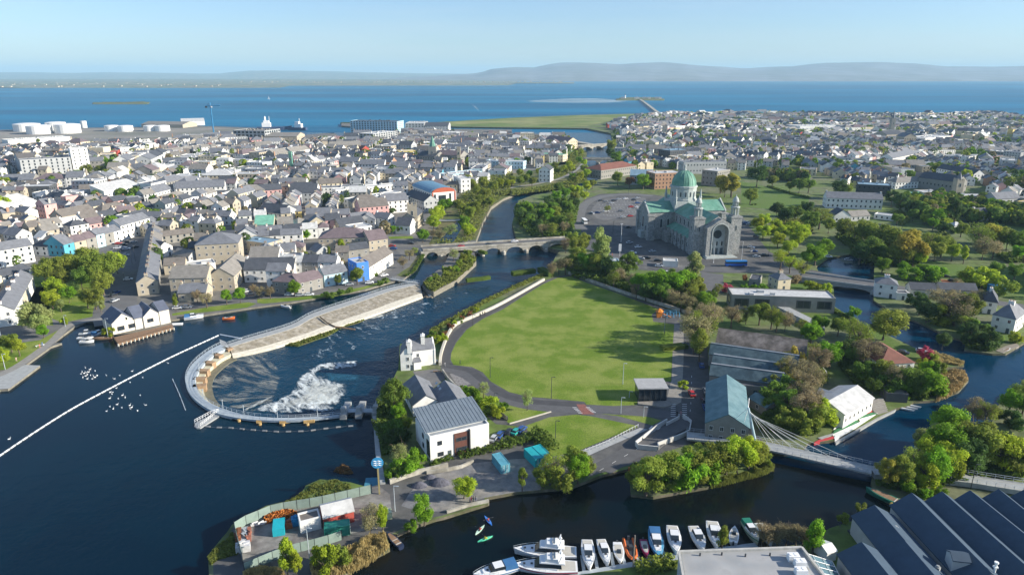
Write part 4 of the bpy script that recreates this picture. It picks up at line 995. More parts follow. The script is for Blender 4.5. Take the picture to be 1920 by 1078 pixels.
# weedy shoal below the barrage
sh = [P(x, y, -2.2) for x, y in [zp('b', *q) for q in ((790, 265), (950, 275), (1090, 225), (1180, 195), (1290, 130), (1400, 100), (1450, 78), (1350, 60), (1220, 100), (1000, 200))]]
bb = MB(); bb.prism([(p.x, p.y) for p in sh], -4, -2.3); bb.done('river_shoal', rough_grass, kind='structure')
foliage('shoal_weed', sh, .6, 2500, .28, scrub_leaf, -2.3)
sh2 = PL('6', "640,1050 760,1000 940,925 1060,880 1190,860 1200,885 1060,920 950,960 800,1020 700,1050", -2.2)
bb = MB(); bb.prism([(p.x, p.y) for p in sh2], -4, -2.3); bb.done('river_shoal', rough_grass, kind='structure')
foliage('shoal_weed', sh2, .6, 1800, .28, scrub_leaf, -2.3, seed=5)
bb = MB(); rr = random.Random(4)
for k in range(60):
 p = Z('6', 1190 + rr.random() * 130, 830 + rr.random() * 40, -2.3); s = rr.uniform(.3, 1.0); bb.lathe(p.x, p.y, [(s * .1, -3), (s, -2.9), (s * .9, -2.3), (s * .3, -2.2 + s * .4)], 6)
bb.done('boulders', rk, kind='stuff')
# timber fish ramp jetty across the barrage
bb = MB(); q = [Z('6', 480, 1020), Z('6', 530, 1050), Z('6', 590, 1068)]
bb.tube([(q[0].x, q[0].y, .3), (q[1].x, q[1].y, -.4), (q[2].x, q[2].y, -1.2)], .35, 4); e = Z('6', 740, 1075); bb.tube([(q[2].x, q[2].y, -1.2), (e.x, e.y, -2.0)], .35, 4)
bb.done('timber_ramp', wood, label='dark timber ramp crossing the long stone barrage', cat='ramp')
# foot bridge at the head of the barrage
p0, p1 = Z('6', 1010, 735), Z('6', 1220, 768)
fb = thing('footbridge', 'small grey footbridge linking the city quay with the stone barrage', 'footbridge', ((p0.x + p1.x) / 2, (p0.y + p1.y) / 2, 0)); OFF[fb.name] = tuple(fb.location)
A, B = ribbon([p0, p1], 2.0); bb = MB(); bb.band(A, B, .1, .45); bb.done('deck', concrete, fb)
rail('railing', A, .45, metal, fb); rail('railing', B, .45, metal, fb)
# white water
def patch(name, pts, z, m, n=26, lump=.0, seed=1, ew=.16):
 """grid sheet clipped to a polygon with an 'edge' attribute that fades towards the rim"""
 xs = [p[0] for p in pts]; ys = [p[1] for p in pts]; x0, x1, y0, y1 = min(xs), max(xs), min(ys), max(ys)
 ny = max(4, int(n * (y1 - y0) / (x1 - x0) * 1.0)) if x1 - x0 > 0 else n
 me = bpy.data.meshes.new(name); V = []; E_ = []; idx = {}
 K = len(pts)
 def ed(x, y):
  if not inside(x, y, pts): return -0.3
  m_ = 1e9
  for i in range(K):
   a = pts[i]; c = pts[(i + 1) % K]; dx, dy = c[0] - a[0], c[1] - a[1]; L = dx * dx + dy * dy
   t = max(0, min(1, ((x - a[0]) * dx + (y - a[1]) * dy) / L)); m_ = min(m_, math.hypot(x - a[0] - t * dx, y - a[1] - t * dy))
  return min(1, m_ / (ew * min(x1 - x0, y1 - y0) + .01))
 for j in range(ny + 1):
  for i in range(n + 1):
   x = x0 + (x1 - x0) * i / n; y = y0 + (y1 - y0) * j / ny; e = ed(x, y)
   hz = lump * max(0, e) * (noise.noise(Vector((x * .7, y * .7, seed))) + .5)
   V.append((x, y, z + hz)); E_.append(e)
 F_ = []
 for j in range(ny):
  for i in range(n):
   a = j * (n + 1) + i; q = (a, a + 1, a + n + 2, a + n + 1)
   if max(E_[t] for t in q) > 0: F_.append(q)
 me.from_pydata(V, [], F_); me.materials.append(m)
 at = me.attributes.new("edge", 'FLOAT', 'POINT'); at.data.foreach_set("value", E_)
 me.polygons.foreach_set("use_smooth", [True] * len(F_)); me.update()
 o = bpy.data.objects.new(name, me); COL.objects.link(o); o['kind'] = 'stuff'; return o
f_dense = foammat('white_foam', 0.55, .22, .72, col=(0.66, 0.68, 0.62))
f_mid = foammat('broken_foam', 0.4, .40, .62, aniso=(1, .45, 1), rot=R(-35))
pc = P(600, 730); f_thin = foammat('thin_foam', 1.0, .47, .74, col=(0.42, 0.42, 0.36), polar=(pc.x, pc.y, 9.0, .07))
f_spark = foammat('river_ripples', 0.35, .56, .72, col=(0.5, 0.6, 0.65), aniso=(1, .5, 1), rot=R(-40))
patch('white_water', PL('b', "640,760 760,690 880,630 940,550 1040,480 1140,450 1200,520 1380,530 1370,620 1320,710 1150,760 850,770", DOWN), DOWN + .3, f_dense, 70, .12, 1, .3)
patch('broken_water', PL('b', "560,760 640,700 780,650 860,600 900,520 1000,440 1130,380 1440,360 1460,440 1300,470 1150,480 1350,540 1380,620 1300,720 1270,790 800,815 620,790", DOWN), DOWN + .12, f_mid, 50, .2, 2, .12)
patch('spill_water', PL('b', "300,400 450,330 640,290 760,330 860,480 820,640 760,760 620,790 420,745 310,690 255,600 250,500", DOWN), DOWN + .08, f_thin, 60, .0, 3, .05)
patch('crest_streak', PL('b', "520,760 640,700 770,640 780,665 640,740 560,775", DOWN), DOWN + .35, f_dense, 30, .3, 5)
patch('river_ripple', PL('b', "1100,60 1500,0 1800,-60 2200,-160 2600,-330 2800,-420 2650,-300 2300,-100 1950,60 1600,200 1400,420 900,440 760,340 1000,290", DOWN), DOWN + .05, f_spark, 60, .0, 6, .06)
patch('bank_foam', PL('b', "1460,70 1600,30 1610,55 1500,80", DOWN), DOWN + .1, f_dense, 24, .2, 7)
patch('ramp_foam', PL('6', "1260,810 1300,790 1330,850 1290,870", -1.6), -2.0, f_dense, 16, .3, 8)
aer = MAT['river_water']
shal = foammat('aerated_water', 0.3, .2, .7, col=(0.01, 0.10, 0.17));
patch('aerated_pool', PL('b', "1120,470 1300,460 1450,480 1420,600 1330,680 1290,700 1330,610 1350,550 1150,550", DOWN), DOWN + .06, shal, 24, .0, 9)
patch('painted_shimmer', [P(x, y, DOWN) for x, y in [(960, 189), (1040, 185), (1130, 184), (1190, 187.5), (1200, 192), (1150, 194.5), (1040, 194), (970, 192)]], DOWN - .3, palewater, 40, 0, 10)  # flat pale patch paints the band of sun shimmer near the islet
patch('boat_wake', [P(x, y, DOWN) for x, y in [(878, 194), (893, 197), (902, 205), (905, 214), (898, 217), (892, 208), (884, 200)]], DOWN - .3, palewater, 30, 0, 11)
# ---------------------------------------------------------------- bridges
def arch_bridge(name, label, cat, p0, p1, w, zdeck, piers, zw, parapet=1.0, m=stone, deckm=None, thick=1.3):
 root = thing(name, label, cat, ((p0.x + p1.x) / 2, (p0.y + p1.y) / 2, 0)); OFF[root.name] = tuple(root.location)
 d = (p1 - p0); L = d.length; d.normalize(); n = Vector((-d.y, d.x, 0))
 A, B = [p0 + n * w / 2, p1 + n * w / 2], [p0 - n * w / 2, p1 - n * w / 2]
 bb = MB(); bb.band(A, B, zdeck - .45, zdeck); bb.done('deck', deckm or MAT['street_asphalt'], root)
 ts = [0] + piers + [1]
 for a, c in zip(ts, ts[1:]):
  bb = MB(); K = 8; x0, x1 = a * L + 1.2, c * L - 1.2
  for i in range(K):
   t0, t1 = i / K, (i + 1) / K; xs = [x0 + (x1 - x0) * t for t in (t0, t1)]
   zs = [zw + .4 + (zdeck - thick - zw - .4) * math.sqrt(max(0, 1 - (2 * t - 1) ** 2)) for t in (t0, t1)]
   for sg in (-1, 1):
    q = [(p0 + d * xs[0] + n * sg * (w / 2 - .02)), (p0 + d * xs[1] + n * sg * (w / 2 - .02))]
    f = [(q[0].x, q[0].y, zs[0]), (q[1].x, q[1].y, zs[1]), (q[1].x, q[1].y, zdeck - .46), (q[0].x, q[0].y, zdeck - .46)]
    bb.face(f if sg < 0 else f[::-1])
   q = [p0 + d * xs[0] - n * w / 2, p0 + d * xs[1] - n * w / 2, p0 + d * xs[1] + n * w / 2, p0 + d * xs[0] + n * w / 2]
   bb.face([(v.x, v.y, zs[k]) for v, k in zip(q, (0, 1, 1, 0))][::-1])
  bb.done('arch', m, root)
 for t in piers + [0, 1]:
  c = p0 + d * (t * L); a = math.atan2(d.y, d.x)
  bb = MB(); bb.box(c.x, c.y, -4.5, 2.4, w - .05, zdeck + 4.0, a)
  for sg in (-1, 1):
   e = c + n * sg * (w / 2 + .4); bb.cyl(e.x, e.y, -4.5, zw + 1.6, 1.35, 8, 1.2); bb.cyl(e.x, e.y, zw + 1.6, zw + 2.4, 1.2, 8, .2)
  bb.done('pier', m, root)
 for S in (A, B):
  s_ = [S[0], S[1]]; a1, b1 = ribbon(s_, .45); bb = MB(); bb.band(a1, b1, zdeck - .2, zdeck + parapet); bb.done('parapet', m, root)
 return root, d, n, L
pa, pb = P(791, 466.5, 3), P(1064, 449, 3); pa.z = pb.z = 0
wb, wd, wnn, wL = arch_bridge('stone_bridge', 'old grey stone arch bridge carrying traffic over the river beside the cathedral', 'bridge', pa, pb, 9.5, 3.0, [.115, .39, .535, .69, .83], DOWN)
landmark('the stone arch bridge', P(930, 470))
for t, c, k, lb in ((.255, 'r', -1, 'red car crossing the old stone arch bridge'), (.44, 'k', -1, 'dark car halfway across the old stone arch bridge'), (.63, 'w', 1, 'white car nearing the cathedral end of the stone bridge')):
 q = pa + wd * (t * wL) + wnn * 1.8 * k; car(q, math.atan2(wd.y, wd.x), c, lb, 3.01)
p0, p1 = Z('8', 250, 700, 2.4), Z('8', 800, 775, 2.4); p0.z = p1.z = 0
arch_bridge('road_bridge', 'low concrete road bridge over the side channel near the white house', 'bridge', p0, p1, 11, 2.2, [.42], UP, .9, concrete)
p0, p1 = Z('3', 545, 810), Z('3', 745, 810); arch_bridge('arched_bridge', 'far pale arched road bridge over the river, nearer of two', 'bridge', p0, p1, 12, 3.2, [.5], DOWN, 1.0, stone)
p0, p1 = Z('3', 500, 712), Z('3', 740, 695); arch_bridge('low_bridge', 'farthest low pale bridge across the river mouth basin', 'bridge', p0, p1, 11, 3.0, [.33, .66], DOWN, 1.0, stone)
p0, p1 = Z('3', 470, 660), Z('3', 640, 690); A, B = ribbon([p0, p1], 10); bb = MB(); bb.band(A, B, -4, .3); bb.done('mole', stone, label='short grassy stone mole in the river mouth before the low bridge', cat='mole')
p0, p1 = Z('6', 1260, 290, 1.5), Z('6', 1560, 285, 1.5); p0.z = p1.z = 0; A, B = ribbon([p0, p1], 4); bb = MB(); bb.band(A, B, .6, 1.2)
bb.done('canal_bridge', concrete, label='narrow grey canal bridge half hidden by trees beside the church tower', cat='bridge')
sheet('canal_water', PL('6', "1330,480 1400,420 1480,330 1520,280 1560,280 1545,340 1480,450 1440,480"), .03, riverm)
sheet('canal_water', PL('6', "1590,180 1600,110 1640,130 1640,180"), .03, riverm)
# cable stayed footbridge
dk = [P(*zp('h', *q), 1.6) for q in ((135, 22), (300, 40), (510, 68), (700, 108), (880, 150), (1115, 205))]
for q in dk: q.z = 0
dk = smooth(dk, 4)
csb = thing('cable_stayed_bridge', 'white cable stayed footbridge with one slanting mast crossing the side channel', 'bridge', (dk[12].x, dk[12].y, 0)); OFF[csb.name] = tuple(csb.location)
landmark('the cable stayed footbridge', P(1460, 850))
A, B = ribbon(dk, 4.4); bb = MB(); bb.band(A, B, 1.15, 1.6); bb.done('deck', concrete, csb)
a2, b2 = ribbon(dk, 1.4); bb = MB(); bb.band(a2, b2, .5, 1.14); bb.done('deck_beam', metal, csb)
rail('railing', A, 1.6, metal, csb, 1.2, 2); rail('railing', B, 1.6, metal, csb, 1.2, 2)
mb_ = Z('h', 502, 72, 1.6)
bz = min([z / 4 for z in range(20, 100)], key=lambda z: abs(P(1403, 764, z).y - mb_.y - 1.0)); mt = P(1403, 764, bz)
bb = MB(); bb.tube([(mb_.x, mb_.y, -3), (mb_.x, mb_.y, 1.6), mt], .42, 8, r2=.28); bb.done('mast', mat('pale_blue_steel', (0.45, 0.6, 0.65), .5, .05), csb)
up = mb_.lerp(mt, .93)
for i, t in enumerate((.38, .48, .58, .69, .80, .92)):
 k = t * (len(A) - 1); j = int(k)
 for S in (A, B):
  e = S[j].lerp(S[min(j + 1, len(S) - 1)], k - j); s0 = mb_.lerp(mt, .97 - .06 * i / 2)
  bb = MB(); bb.tube([s0, (e.x, e.y, 1.7)], .055, 4); bb.done('stay_cable', mat('cable_steel', (.5, .52, .5), .5, .05), csb)
for zx, zy in ((1135, 935), (1310, 945)):
 e = Z('d', zx, zy, 1.0); bb = MB(); bb.tube([mt, e], .07, 4); bb.done('stay_cable', white, csb)
e = Z('d', 1415, 685, 4); bb = MB(); bb.tube([mt, (mt.x + .9, mt.y + 2.5, mt.z + 1.6)], .09, 4); bb.done('mast_arm', white, csb)
wk = smooth([dk[-1], Z('h', 1300, 245, 0), Z('h', 1600, 275, 0), Z('h', 1760, 300, 0), Z('h', 1990, 335, 0)], 3)
wk[0].z = 0
bw = thing('boardwalk', 'raised grey walkway with railings behind the dark boat sheds', 'walkway', (wk[4].x, wk[4].y, 0)); OFF[bw.name] = tuple(bw.location)
A, B = ribbon(wk, 4.2); bb = MB(); bb.band(A, B, .2, 1.55); bb.done('deck', concrete, bw); rail('railing', A, 1.55, metal, bw, 1.2, 2); rail('railing', B, 1.55, metal, bw, 1.2, 2)
# ramp and plaza at the island end
q = PL('d', "525,1020 700,1050 830,940 930,890 940,850 860,830 740,880"); root = thing('approach_ramp', 'paved ramp with low white walls leading up to the cable stayed footbridge', 'ramp', (q[0].x, q[0].y, 0)); OFF[root.name] = tuple(root.location)
bb = MB(); bb.prism([(p.x, p.y) for p in q], -.5, .5); bb.done('ramp_slab', MAT['road_asphalt'], root)
for s in ("525,1020 700,885 760,850", "700,1050 690,1030 860,965 925,935", "925,935 940,860 880,815", "525,1020 545,1045 690,1060", "755,880 850,830"):
 w = PL('d', s); a1, b1 = ribbon(w, .3); bb = MB(); bb.band(a1, b1, 0, 1.5); bb.done('low_wall', mat('pale_wall', (0.55, 0.54, 0.5), .9, .1, .8), root)
# ---------------------------------------------------------------- island buildings
def ridge(reg, x0, y0, x1, y1, zr, hw, h, label, wc='w', rc='S', ext=0.0, cat='building', name='building', **k):
 """building seen by its ridge: first sighting the near or left end of the ridge"""
 a = Z(reg, x0, y0, zr); b = Z(reg, x1, y1, zr); d = b - a; L = d.length; d.normalize(); n = Vector((d.y, -d.x, 0))
 return house(a - n * hw, a + n * hw, L, h, k.pop('roof', 'G'), wc, rc, label, cat, name, rh=zr - h, **k)
def hb(reg, ax, ay, bx, by, depth, h, roof, wc, rc, label, zr=0, **k):
 """building by the two front corners, sighted at height zr (0 = base, h = eaves)"""
 return house(Z(reg, ax, ay, zr), Z(reg, bx, by, zr), depth, h, roof, wc, rc, label, **k)
# white fishery house
wh = thing('riverside_house', 'white two storey riverside house with grey gables and two tall chimneys', 'house', (*Z('k', 520, 330)[:2], 0)); OFF[wh.name] = tuple(wh.location)
landmark('the white riverside house', P(785, 670))
def wbox(reg, ax, ay, bx, by, depth, h, roof, rh, parent, wm, rm, over=.25):
 a, b_ = Z(reg, ax, ay), Z(reg, bx, by); u = b_ - a; w = u.length; u.normalize(); n = Vector((-u.y, u.x, 0)); c = (a + b_) / 2 + n * depth / 2; rot = math.atan2(u.y, u.x)
 W, Q = shell(w, depth, h, roof, rh, over)
 for M_, nm, mm in ((W, 'wall', wm), (Q, 'roof', rm)):
  M_.v = [(c.x + x * math.cos(rot) - y * math.sin(rot), c.y + x * math.sin(rot) + y * math.cos(rot), z) for x, y, z in M_.v]; M_.done(nm, mm, parent)
 OCC.append((c.x, c.y, max(w, depth) * .6)); return a, b_, u, n, w, c, rot
def win_at(root, a, u, t, z, w=1.0, h=1.5, rot=None, mesh=None, out=.03):
 n = Vector((u.y, -u.x, 0)); p = a + u * t + n * out; L = root.location
 return part('window', mesh or WIN, root, (p.x - L.x, p.y - L.y, z), math.atan2(u.y, u.x), (w, 1, h))
W_, S_ = MAT['wall_w'], MAT['roof_S']
a, b_, u, n, w, c, rot = wbox('k', 485, 318, 632, 298, 6.5, 6.0, 'g', 3.0, wh, W_, S_, .0)
win_at(wh, a, u, 1.8, 4.4); win_at(wh, a, u, 1.8, 1.6)
for s, e in ((a, 0), (b_, 0)):
 q = s + n * 3.25; bb = MB(); W2 = [(q - n * 3.5), (q + n * 3.5)]; bb.loft([[(W2[0] + u * o).to_tuple()[:2] + (5.8,), (q + u * o).to_tuple()[:2] + (9.5,), (W2[1] + u * o).to_tuple()[:2] + (5.8,), (W2[1] + u * o).to_tuple()[:2] + (0,), (W2[0] + u * o).to_tuple()[:2] + (0,)] for o in (-.25, .25)]); bb.done('gable_wall', W_, wh)
a, b_, u, n, w, c, rot = wbox('k', 402, 342, 482, 338, 8.5, 6.0, 'G', 2.6, wh, W_, S_, .2)
for t, z in ((2.6, 4.4), (2.6, 1.6)): win_at(wh, a, u, t, z, .9, 1.5)
part('door', DOORM, wh, (*((a + u * 4.0 - Vector(wh.location)).to_tuple()[:2]), 0.02), rot, (1.0, 1, 2.1))
for zx, zy, z in ((457, 200, 7.6), (549, 155, 7.8)):
 q = Z('k', zx, zy, z); bb = MB(); bb.box(q.x, q.y, 6.5, 1.3, 2.0, 4.2, rot); bb.box(q.x, q.y, 10.7, 1.6, 2.3, .25, rot)
 for o in (-.6, 0, .6): bb.cyl(q.x, q.y + o, 10.95, 11.5, .2, 6)
 bb.done('chimney', W_, wh)
wbox('k', 490, 338, 540, 330, 3, 2.8, 'm', .8, wh, W_, S_, .1)
# cottages and office
ridge('k', 572, 508, 497, 372, 6.4, 4.3, 3.6, 'long white gabled cottage nearest the riverbank trees', rc='S', chim=0, sp=4); landmark('the two white cottages', P(800, 745))
c2 = ridge('k', 790, 545, 697, 408, 6.6, 4.6, 3.6, 'white gabled cottage with skylights beside the drive hedge', rc='S', sp=4)
b = MB(); b.box(0, 0, 0, .8, 1.1, .12); SKY = b.mesh('skylight', mat('skylight_glass', (.45, .5, .52), .15, .05))
for k in range(3):
 o = part('skylight', SKY, c2, (-2.3, 5 + k * 2.2, 5.35)); o.rotation_euler = (0, R(-33), 0)
of = thing('office_building', 'white three storey office with blue grey seamed roof and brown panel', 'office', (*Z('k', 800, 900)[:2], 0)); OFF[of.name] = tuple(of.location)
landmark('the white office', P(860, 830))
seam_m = mat('seamed_metal_roof', (0.16, 0.195, 0.225), 0.55, 0.12, .5)
a, b_, u, n, w, c, rot = wbox('k', 602, 953, 996, 857, 2.6, 7.1, 'f', 0, of, W_, mat('flat_membrane', (.3, .32, .33), .8, .15, .5), 0)
A2_, B2_ = a + n * 2.6, b_ + n * 2.6
W, Q = shell(w - .1, 10.2, 6.6, 'f'); cc_ = (A2_ + B2_) / 2 + n * 5.1
W.v = [(cc_.x + x * math.cos(rot) - y * math.sin(rot), cc_.y + x * math.sin(rot) + y * math.cos(rot), z) for x, y, z in W.v]; W.done('wall', W_, of)
bb = MB(); E0, E1 = A2_ - u * .6 - n * .5, B2_ + u * .4 - n * .5; F0, F1 = A2_ - u * .6 + n * 10.8, B2_ + u * .4 + n * 10.8
bb.loft([[(E.x, E.y, 7.5), (F_.x, F_.y, 9.6), (F_.x, F_.y, 9.9), (E.x, E.y, 7.8)] for E, F_ in ((E0, F0), (E1, F1))]); bb.done('roof', seam_m, of)
for k in range(17):
 t = (k + .5) / 17; e = E0.lerp(E1, t); f = F0.lerp(F1, t); bb = MB(); bb.tube([(e.x, e.y, 7.83), (f.x, f.y, 9.93)], .06, 4); bb.done('roof_seam', seam_m, of)
pan = mat('brown_cladding', (0.13, 0.055, 0.04), .7, .15, 1)
t0 = w * .40; q0 = a + u * t0 - n * .12; q1 = a + u * (w * .64) - n * .12; bb = MB(); m_ = (q0 + q1) / 2; bb.box(m_.x, m_.y, .2, (q1 - q0).length, .22, 6.6, rot); bb.done('cladding_panel', pan, of)
for z in (1.9, 4.9): win_at(of, a, u, w * .52, z, 3.2, 1.1, out=.28, mesh=WIND)
for t, z in ((.16, 5.0), (.15, 1.6), (.19, 1.6)): win_at(of, a, u, w * t, z, 1.3 if z > 3 else 1.0, 1.3, mesh=WIND)
part('door', DOORM, of, (*((a + u * w * .32 - n * .04 - Vector(of.location)).to_tuple()[:2]), .02), rot, (1.0, 1, 2.1))
bb = MB(); q = a + u * w * .655 - n * .3; bb.box(q.x, q.y, 0, .35, .6, 7.3, rot); bb.done('downpipe', dmetal, of)
for z in (2.0, 4.9):
 for t in (3, 7): q = a - u * .04;
 part('window', WIND, of, (*((a + n * 6 - u * .04 - Vector(of.location)).to_tuple()[:2]), z), rot - R(90), (1.2, 1, 1.4))
bb = MB(); q = a + n * 1.4 - u * .02; bb.box(q.x, q.y, 1.2, .3, 2.2, 4.6, rot); bb.done('corner_glazing', glass, of)
# shipping containers
def container(p, ang, lab, L=6.1, col='container_teal'):
 m = MAT[col]; r = local('shipping_container', lab, 'container', (p.x, p.y, 0.05), ang)
 bb = MB(); n_ = 16; W2 = 1.22
 pts = []
 for sg in (-1, 1):
  row = []
  for i in range(n_ * 2 + 1):
   row.append((-L / 2 + L * i / (n_ * 2), sg * (W2 - (.05 if i % 2 else 0))))
  pts += row if sg < 0 else row[::-1]
 bb.prism(pts, .12, 2.5); bb.done('box_body', m, r)
 bb = MB()
 for x in (-L / 2, L / 2):
  for y in (-W2, W2): bb.box(x, y, 0, .16, .16, 2.6)
 for y in (-W2, W2):
  for z in (.0, 2.46): bb.box(0, y, z, L - .17, .14, .13)
 for x in (-L / 2, L / 2):
  for z in (0, 2.46): bb.box(x, 0, z, .14, 2 * W2 - .16, .13)
 bb.done('frame', m, r)
 for k in range(2): bb = MB(); bb.box(L / 2 + .06, (k - .5) * 1.15, .15, .06, 1.08, 2.3); bb.done('door', m, r)
 bb = MB()
 for y in (-.7, -.35, .35, .7): bb.box(L / 2 + .12, y, .2, .05, .05, 2.2)
 bb.done('locking_bar', white, r); OCC.append((p.x, p.y, 4)); return r
mat('container_teal', (0.02, 0.34, 0.37), .55, .12, .6); mat('container_blue', (0.10, 0.32, 0.40), .55, .25, .6)
container(Z('g', 555, 270), R(-66), 'weathered blue shipping container with white door bars near the gravel yard', 6.1, 'container_blue')
container(Z('g', 800, 225), R(-62), 'bright teal shipping container, left of the pair by the dark hedge')
q = Z('g', 800, 225); container(q + Vector((2.55 * math.cos(R(28)), 2.55 * math.sin(R(28)), 0)), R(-62), 'bright teal shipping container, right of the pair by the dark hedge')
# kiosk
ki = thing('glass_pavilion', 'dark glass pavilion with flat concrete roof at the corner of the lawn', 'pavilion', (*Z('d', 650, 690)[:2], 0)); OFF[ki.name] = tuple(ki.location); landmark('the glass pavilion', P(1225, 745))
a, b_, u, n, w, c, rot = wbox('d', 548, 692, 752, 690, 6.5, 4.0, 'f', 0, ki, glass, concrete, 0)
bb = MB(); bb.box(c.x, c.y, 4.6, w + 1.0, 7.6, .4, rot); bb.done('roof_slab', mat('roof_concrete', (.36, .36, .35), .9, .15, .6), ki)
for k in range(6):
 q = a + u * w * k / 5 - n * .06; bb = MB(); bb.box(q.x, q.y, 0, .15, .15, 4.6, rot); bb.done('mullion', dmetal, ki)
bb = MB(); q = PL('d', "540,700 800,690 800,722 745,740 545,716"); bb.prism([(p.x, p.y) for p in q], 0, .5); bb.done('plinth', paving, ki)
# mill sheds
def saw(x0, y0, x1, y1, zr, hw, h, lab, rc): return ridge('d', x0, y0, x1, y1, zr, hw, h, lab, 's', rc, win=None, name='mill_shed', cat='shed')
ROOFM2 = mat('roof_X', (0.12, 0.105, 0.09), .9, .5, .35, col2=(0.2, 0.175, 0.155), scale2=.25)
saw(1150, 142, 1812, 232, 8.4, 6.0, 5.0, 'old mill shed with streaked rusty brown roof, farthest of the row', 'X')
ROOFM3 = mat('roof_Y', (0.04, 0.075, 0.095), .7, .3, .4, col2=(0.07, 0.11, 0.125), scale2=.2)
saw(1092, 256, 1750, 350, 7.0, 4.2, 4.6, 'blue grey mill shed directly in front of the rusty roofed shed', 'Y')
saw(1110, 338, 1700, 420, 6.8, 3.9, 4.4, 'blue grey mill shed, third back in the row of mill sheds', 'Y')
saw(1092, 408, 1640, 482, 6.6, 3.9, 4.2, 'blue grey mill shed nearest in the row, with pale roof panels', 'Y')
bb = MB()
for zx, zy, zh in ((1165, 285, 6.0), (1180, 285, 6.0), (1262, 372, 6.0), (1120, 440, 5.8), (1160, 440, 5.8)):
 pass
landmark('the old mill sheds', P(1410, 670))
for x0, y0, x1, y1, zr in ((1092, 256, 1750, 350, 7.0), (1110, 338, 1700, 420, 6.8), (1092, 408, 1640, 482, 6.6)):
 bb = MB(); a, c = Z('d', x0, y0, zr), Z('d', x1, y1, zr); bb.tube([a + Vector((0, 0, .3)), c + Vector((0, 0, .3))], .28, 4); bb.done('ridge_cap', MAT['roof_F'], label='pale ridge capping on the mill shed roof whose ridge is ' + ('farthest back' if zr == 7 else 'in the middle' if zr == 6.8 else 'nearest the teal shed'), cat='ridge cap')
ROOFM4 = mat('roof_Z', (0.09, 0.17, 0.19), .6, .15, .4, col2=(0.12, 0.2, 0.215), scale2=.2)
ridge('d', 1222, 788, 1208, 492, 9.2, 5.8, 5.8, 'large gabled shed with teal metal roof beside the slanting bridge mast', 's', 'Z', name='gabled_shed', cat='shed', sp=2.4, sides='f', floors=2); landmark('the teal roofed shed', P(1370, 760))
hb('d', 1275, 640, 1560, 660, 4, 3.2, 'f', 's', 'D', 'low stone outhouse with lean to roof between mill sheds and teal shed', cat='outbuilding', name='outbuilding')
ridge('d', 1555, 700, 1425, 625, 4.0, 2.5, 2.8, 'tiny outbuilding with pale green tin roof among dead ivy', 's', 'Z', cat='outbuilding', name='outbuilding')
hb('8', -280, 960, 492, 990, 11, 6.6, 'f', 's', 'F', 'long disused concrete factory with flat pale roof beside the channel', name='factory', cat='factory', sp=8, wsz=(6.2, 3.6), floors=1, wm=WIND)
q = C(('8', 30, 915), ('8', 420, 1110), ('8', 420, 1150), ('8', 0, 940)); bb = MB(); bb.prism([(p.x, p.y) for p in q], 0, 2.2); bb.done('ramp_wall', concrete, label='long sloping concrete wall in front of the disused factory', cat='wall')
hb('7', 1985, 820, 2080, 812, 8, 5.5, 'h', 'c', 'S', 'cream house with slate hip roof behind the round hedges', name='house', chim=2)
hb('7', 1770, 780, 1850, 790, 9, 3.2, 'f', 's', 'D', 'low dark flat roofed house with angular walls near the blue bus')
# red roofed lodge
rl = ridge('e', 985, 335, 752, 195, 8.6, 6.2, 5.2, 'white lodge with long red tiled hip roof in the waterside trees', 'w', 'R', roof='h', name='lodge', cat='lodge'); landmark('the red roofed lodge', P(1660, 665))
# boat club
bc = ridge('e', 448, 690, 668, 570, 6.8, 5.4, 4.6, 'white boat club with pale corrugated roof and one rusty patch', 'w', 'F', name='boat_club', cat='boat club', sp=2.2, wsz=(.9, 1.3), floors=1, sides='flrb'); landmark('the boat club', P(1575, 740))
bb = MB(); p = Z('e', 470, 660, 6.4); bb.box(p.x, p.y, 6.3, .1, .1, .1)
hb('e', 330, 740, 500, 800, 4, 3, 'm', 'w', 'F', 'small white lean to shed at the near end of the boat club', name='outbuilding', cat='outbuilding', win=None)
hb('e', 880, 690, 1040, 700, 7, 2.6, 'f', 'd', 'T', 'low open boathouse with flat green roof at the water edge', name='boathouse', cat='boathouse', win=None)
pt = thing('rowing_pontoon', 'rowing pontoon with green matting and red and white edging by the boat club', 'pontoon', (*Z('e', 650, 870)[:2], UP)); OFF[pt.name] = tuple(pt.location)
gm = mat('green_matting', (0.06, 0.2, 0.09), .9, .15, 1); rm2 = mat('red_edge_paint', (0.5, 0.06, 0.07), .7, .1)
for s, nm, m_, z in (("480,945 690,850 670,810 820,785 640,905 500,985", 'float', white, -.3), ("485,938 680,850 655,835 495,915", 'matting', gm, -.28), ("680,830 820,790 770,780 665,825", 'matting', gm, -.28), ("665,815 780,775 770,762 660,800", 'edge_board', rm2, -.25), ("490,905 660,825 645,812 500,890", 'ramp_board', white, -.22), ("380,985 500,955 490,975 345,1005", 'edge_board', rm2, -.3), ("370,970 490,935 480,950 400,985", 'ramp_board', concrete, -.29)):
 q = PL('e', s, z); bb = MB(); bb.prism([(p.x, p.y) for p in q], UP - .2, z + .5); bb.done(nm, m_, pt)
bb = MB(); q = PL('e', "500,985 640,905 820,800 960,742 950,755 825,815 650,920 510,998"); bb.prism([(p.x, p.y) for p in q], -4, -.2); bb.done('quay_edge', concrete, label='long pale concrete quay edge in front of the boat club', cat='quay')
st = thing('landing_steps', 'broad stone steps going down to the water beside the boat club', 'steps', (*Z('e', 830, 730)[:2], 0)); OFF[st.name] = tuple(st.location)
for k in range(7):
 p = Z('e', 800 + k * 8, 700 + k * 12); bb = MB(); bb.box(p.x, p.y, -.5, 7 - k * .3, .9, 1.5 - k * .14, R(25)); bb.done('step', paving, st)
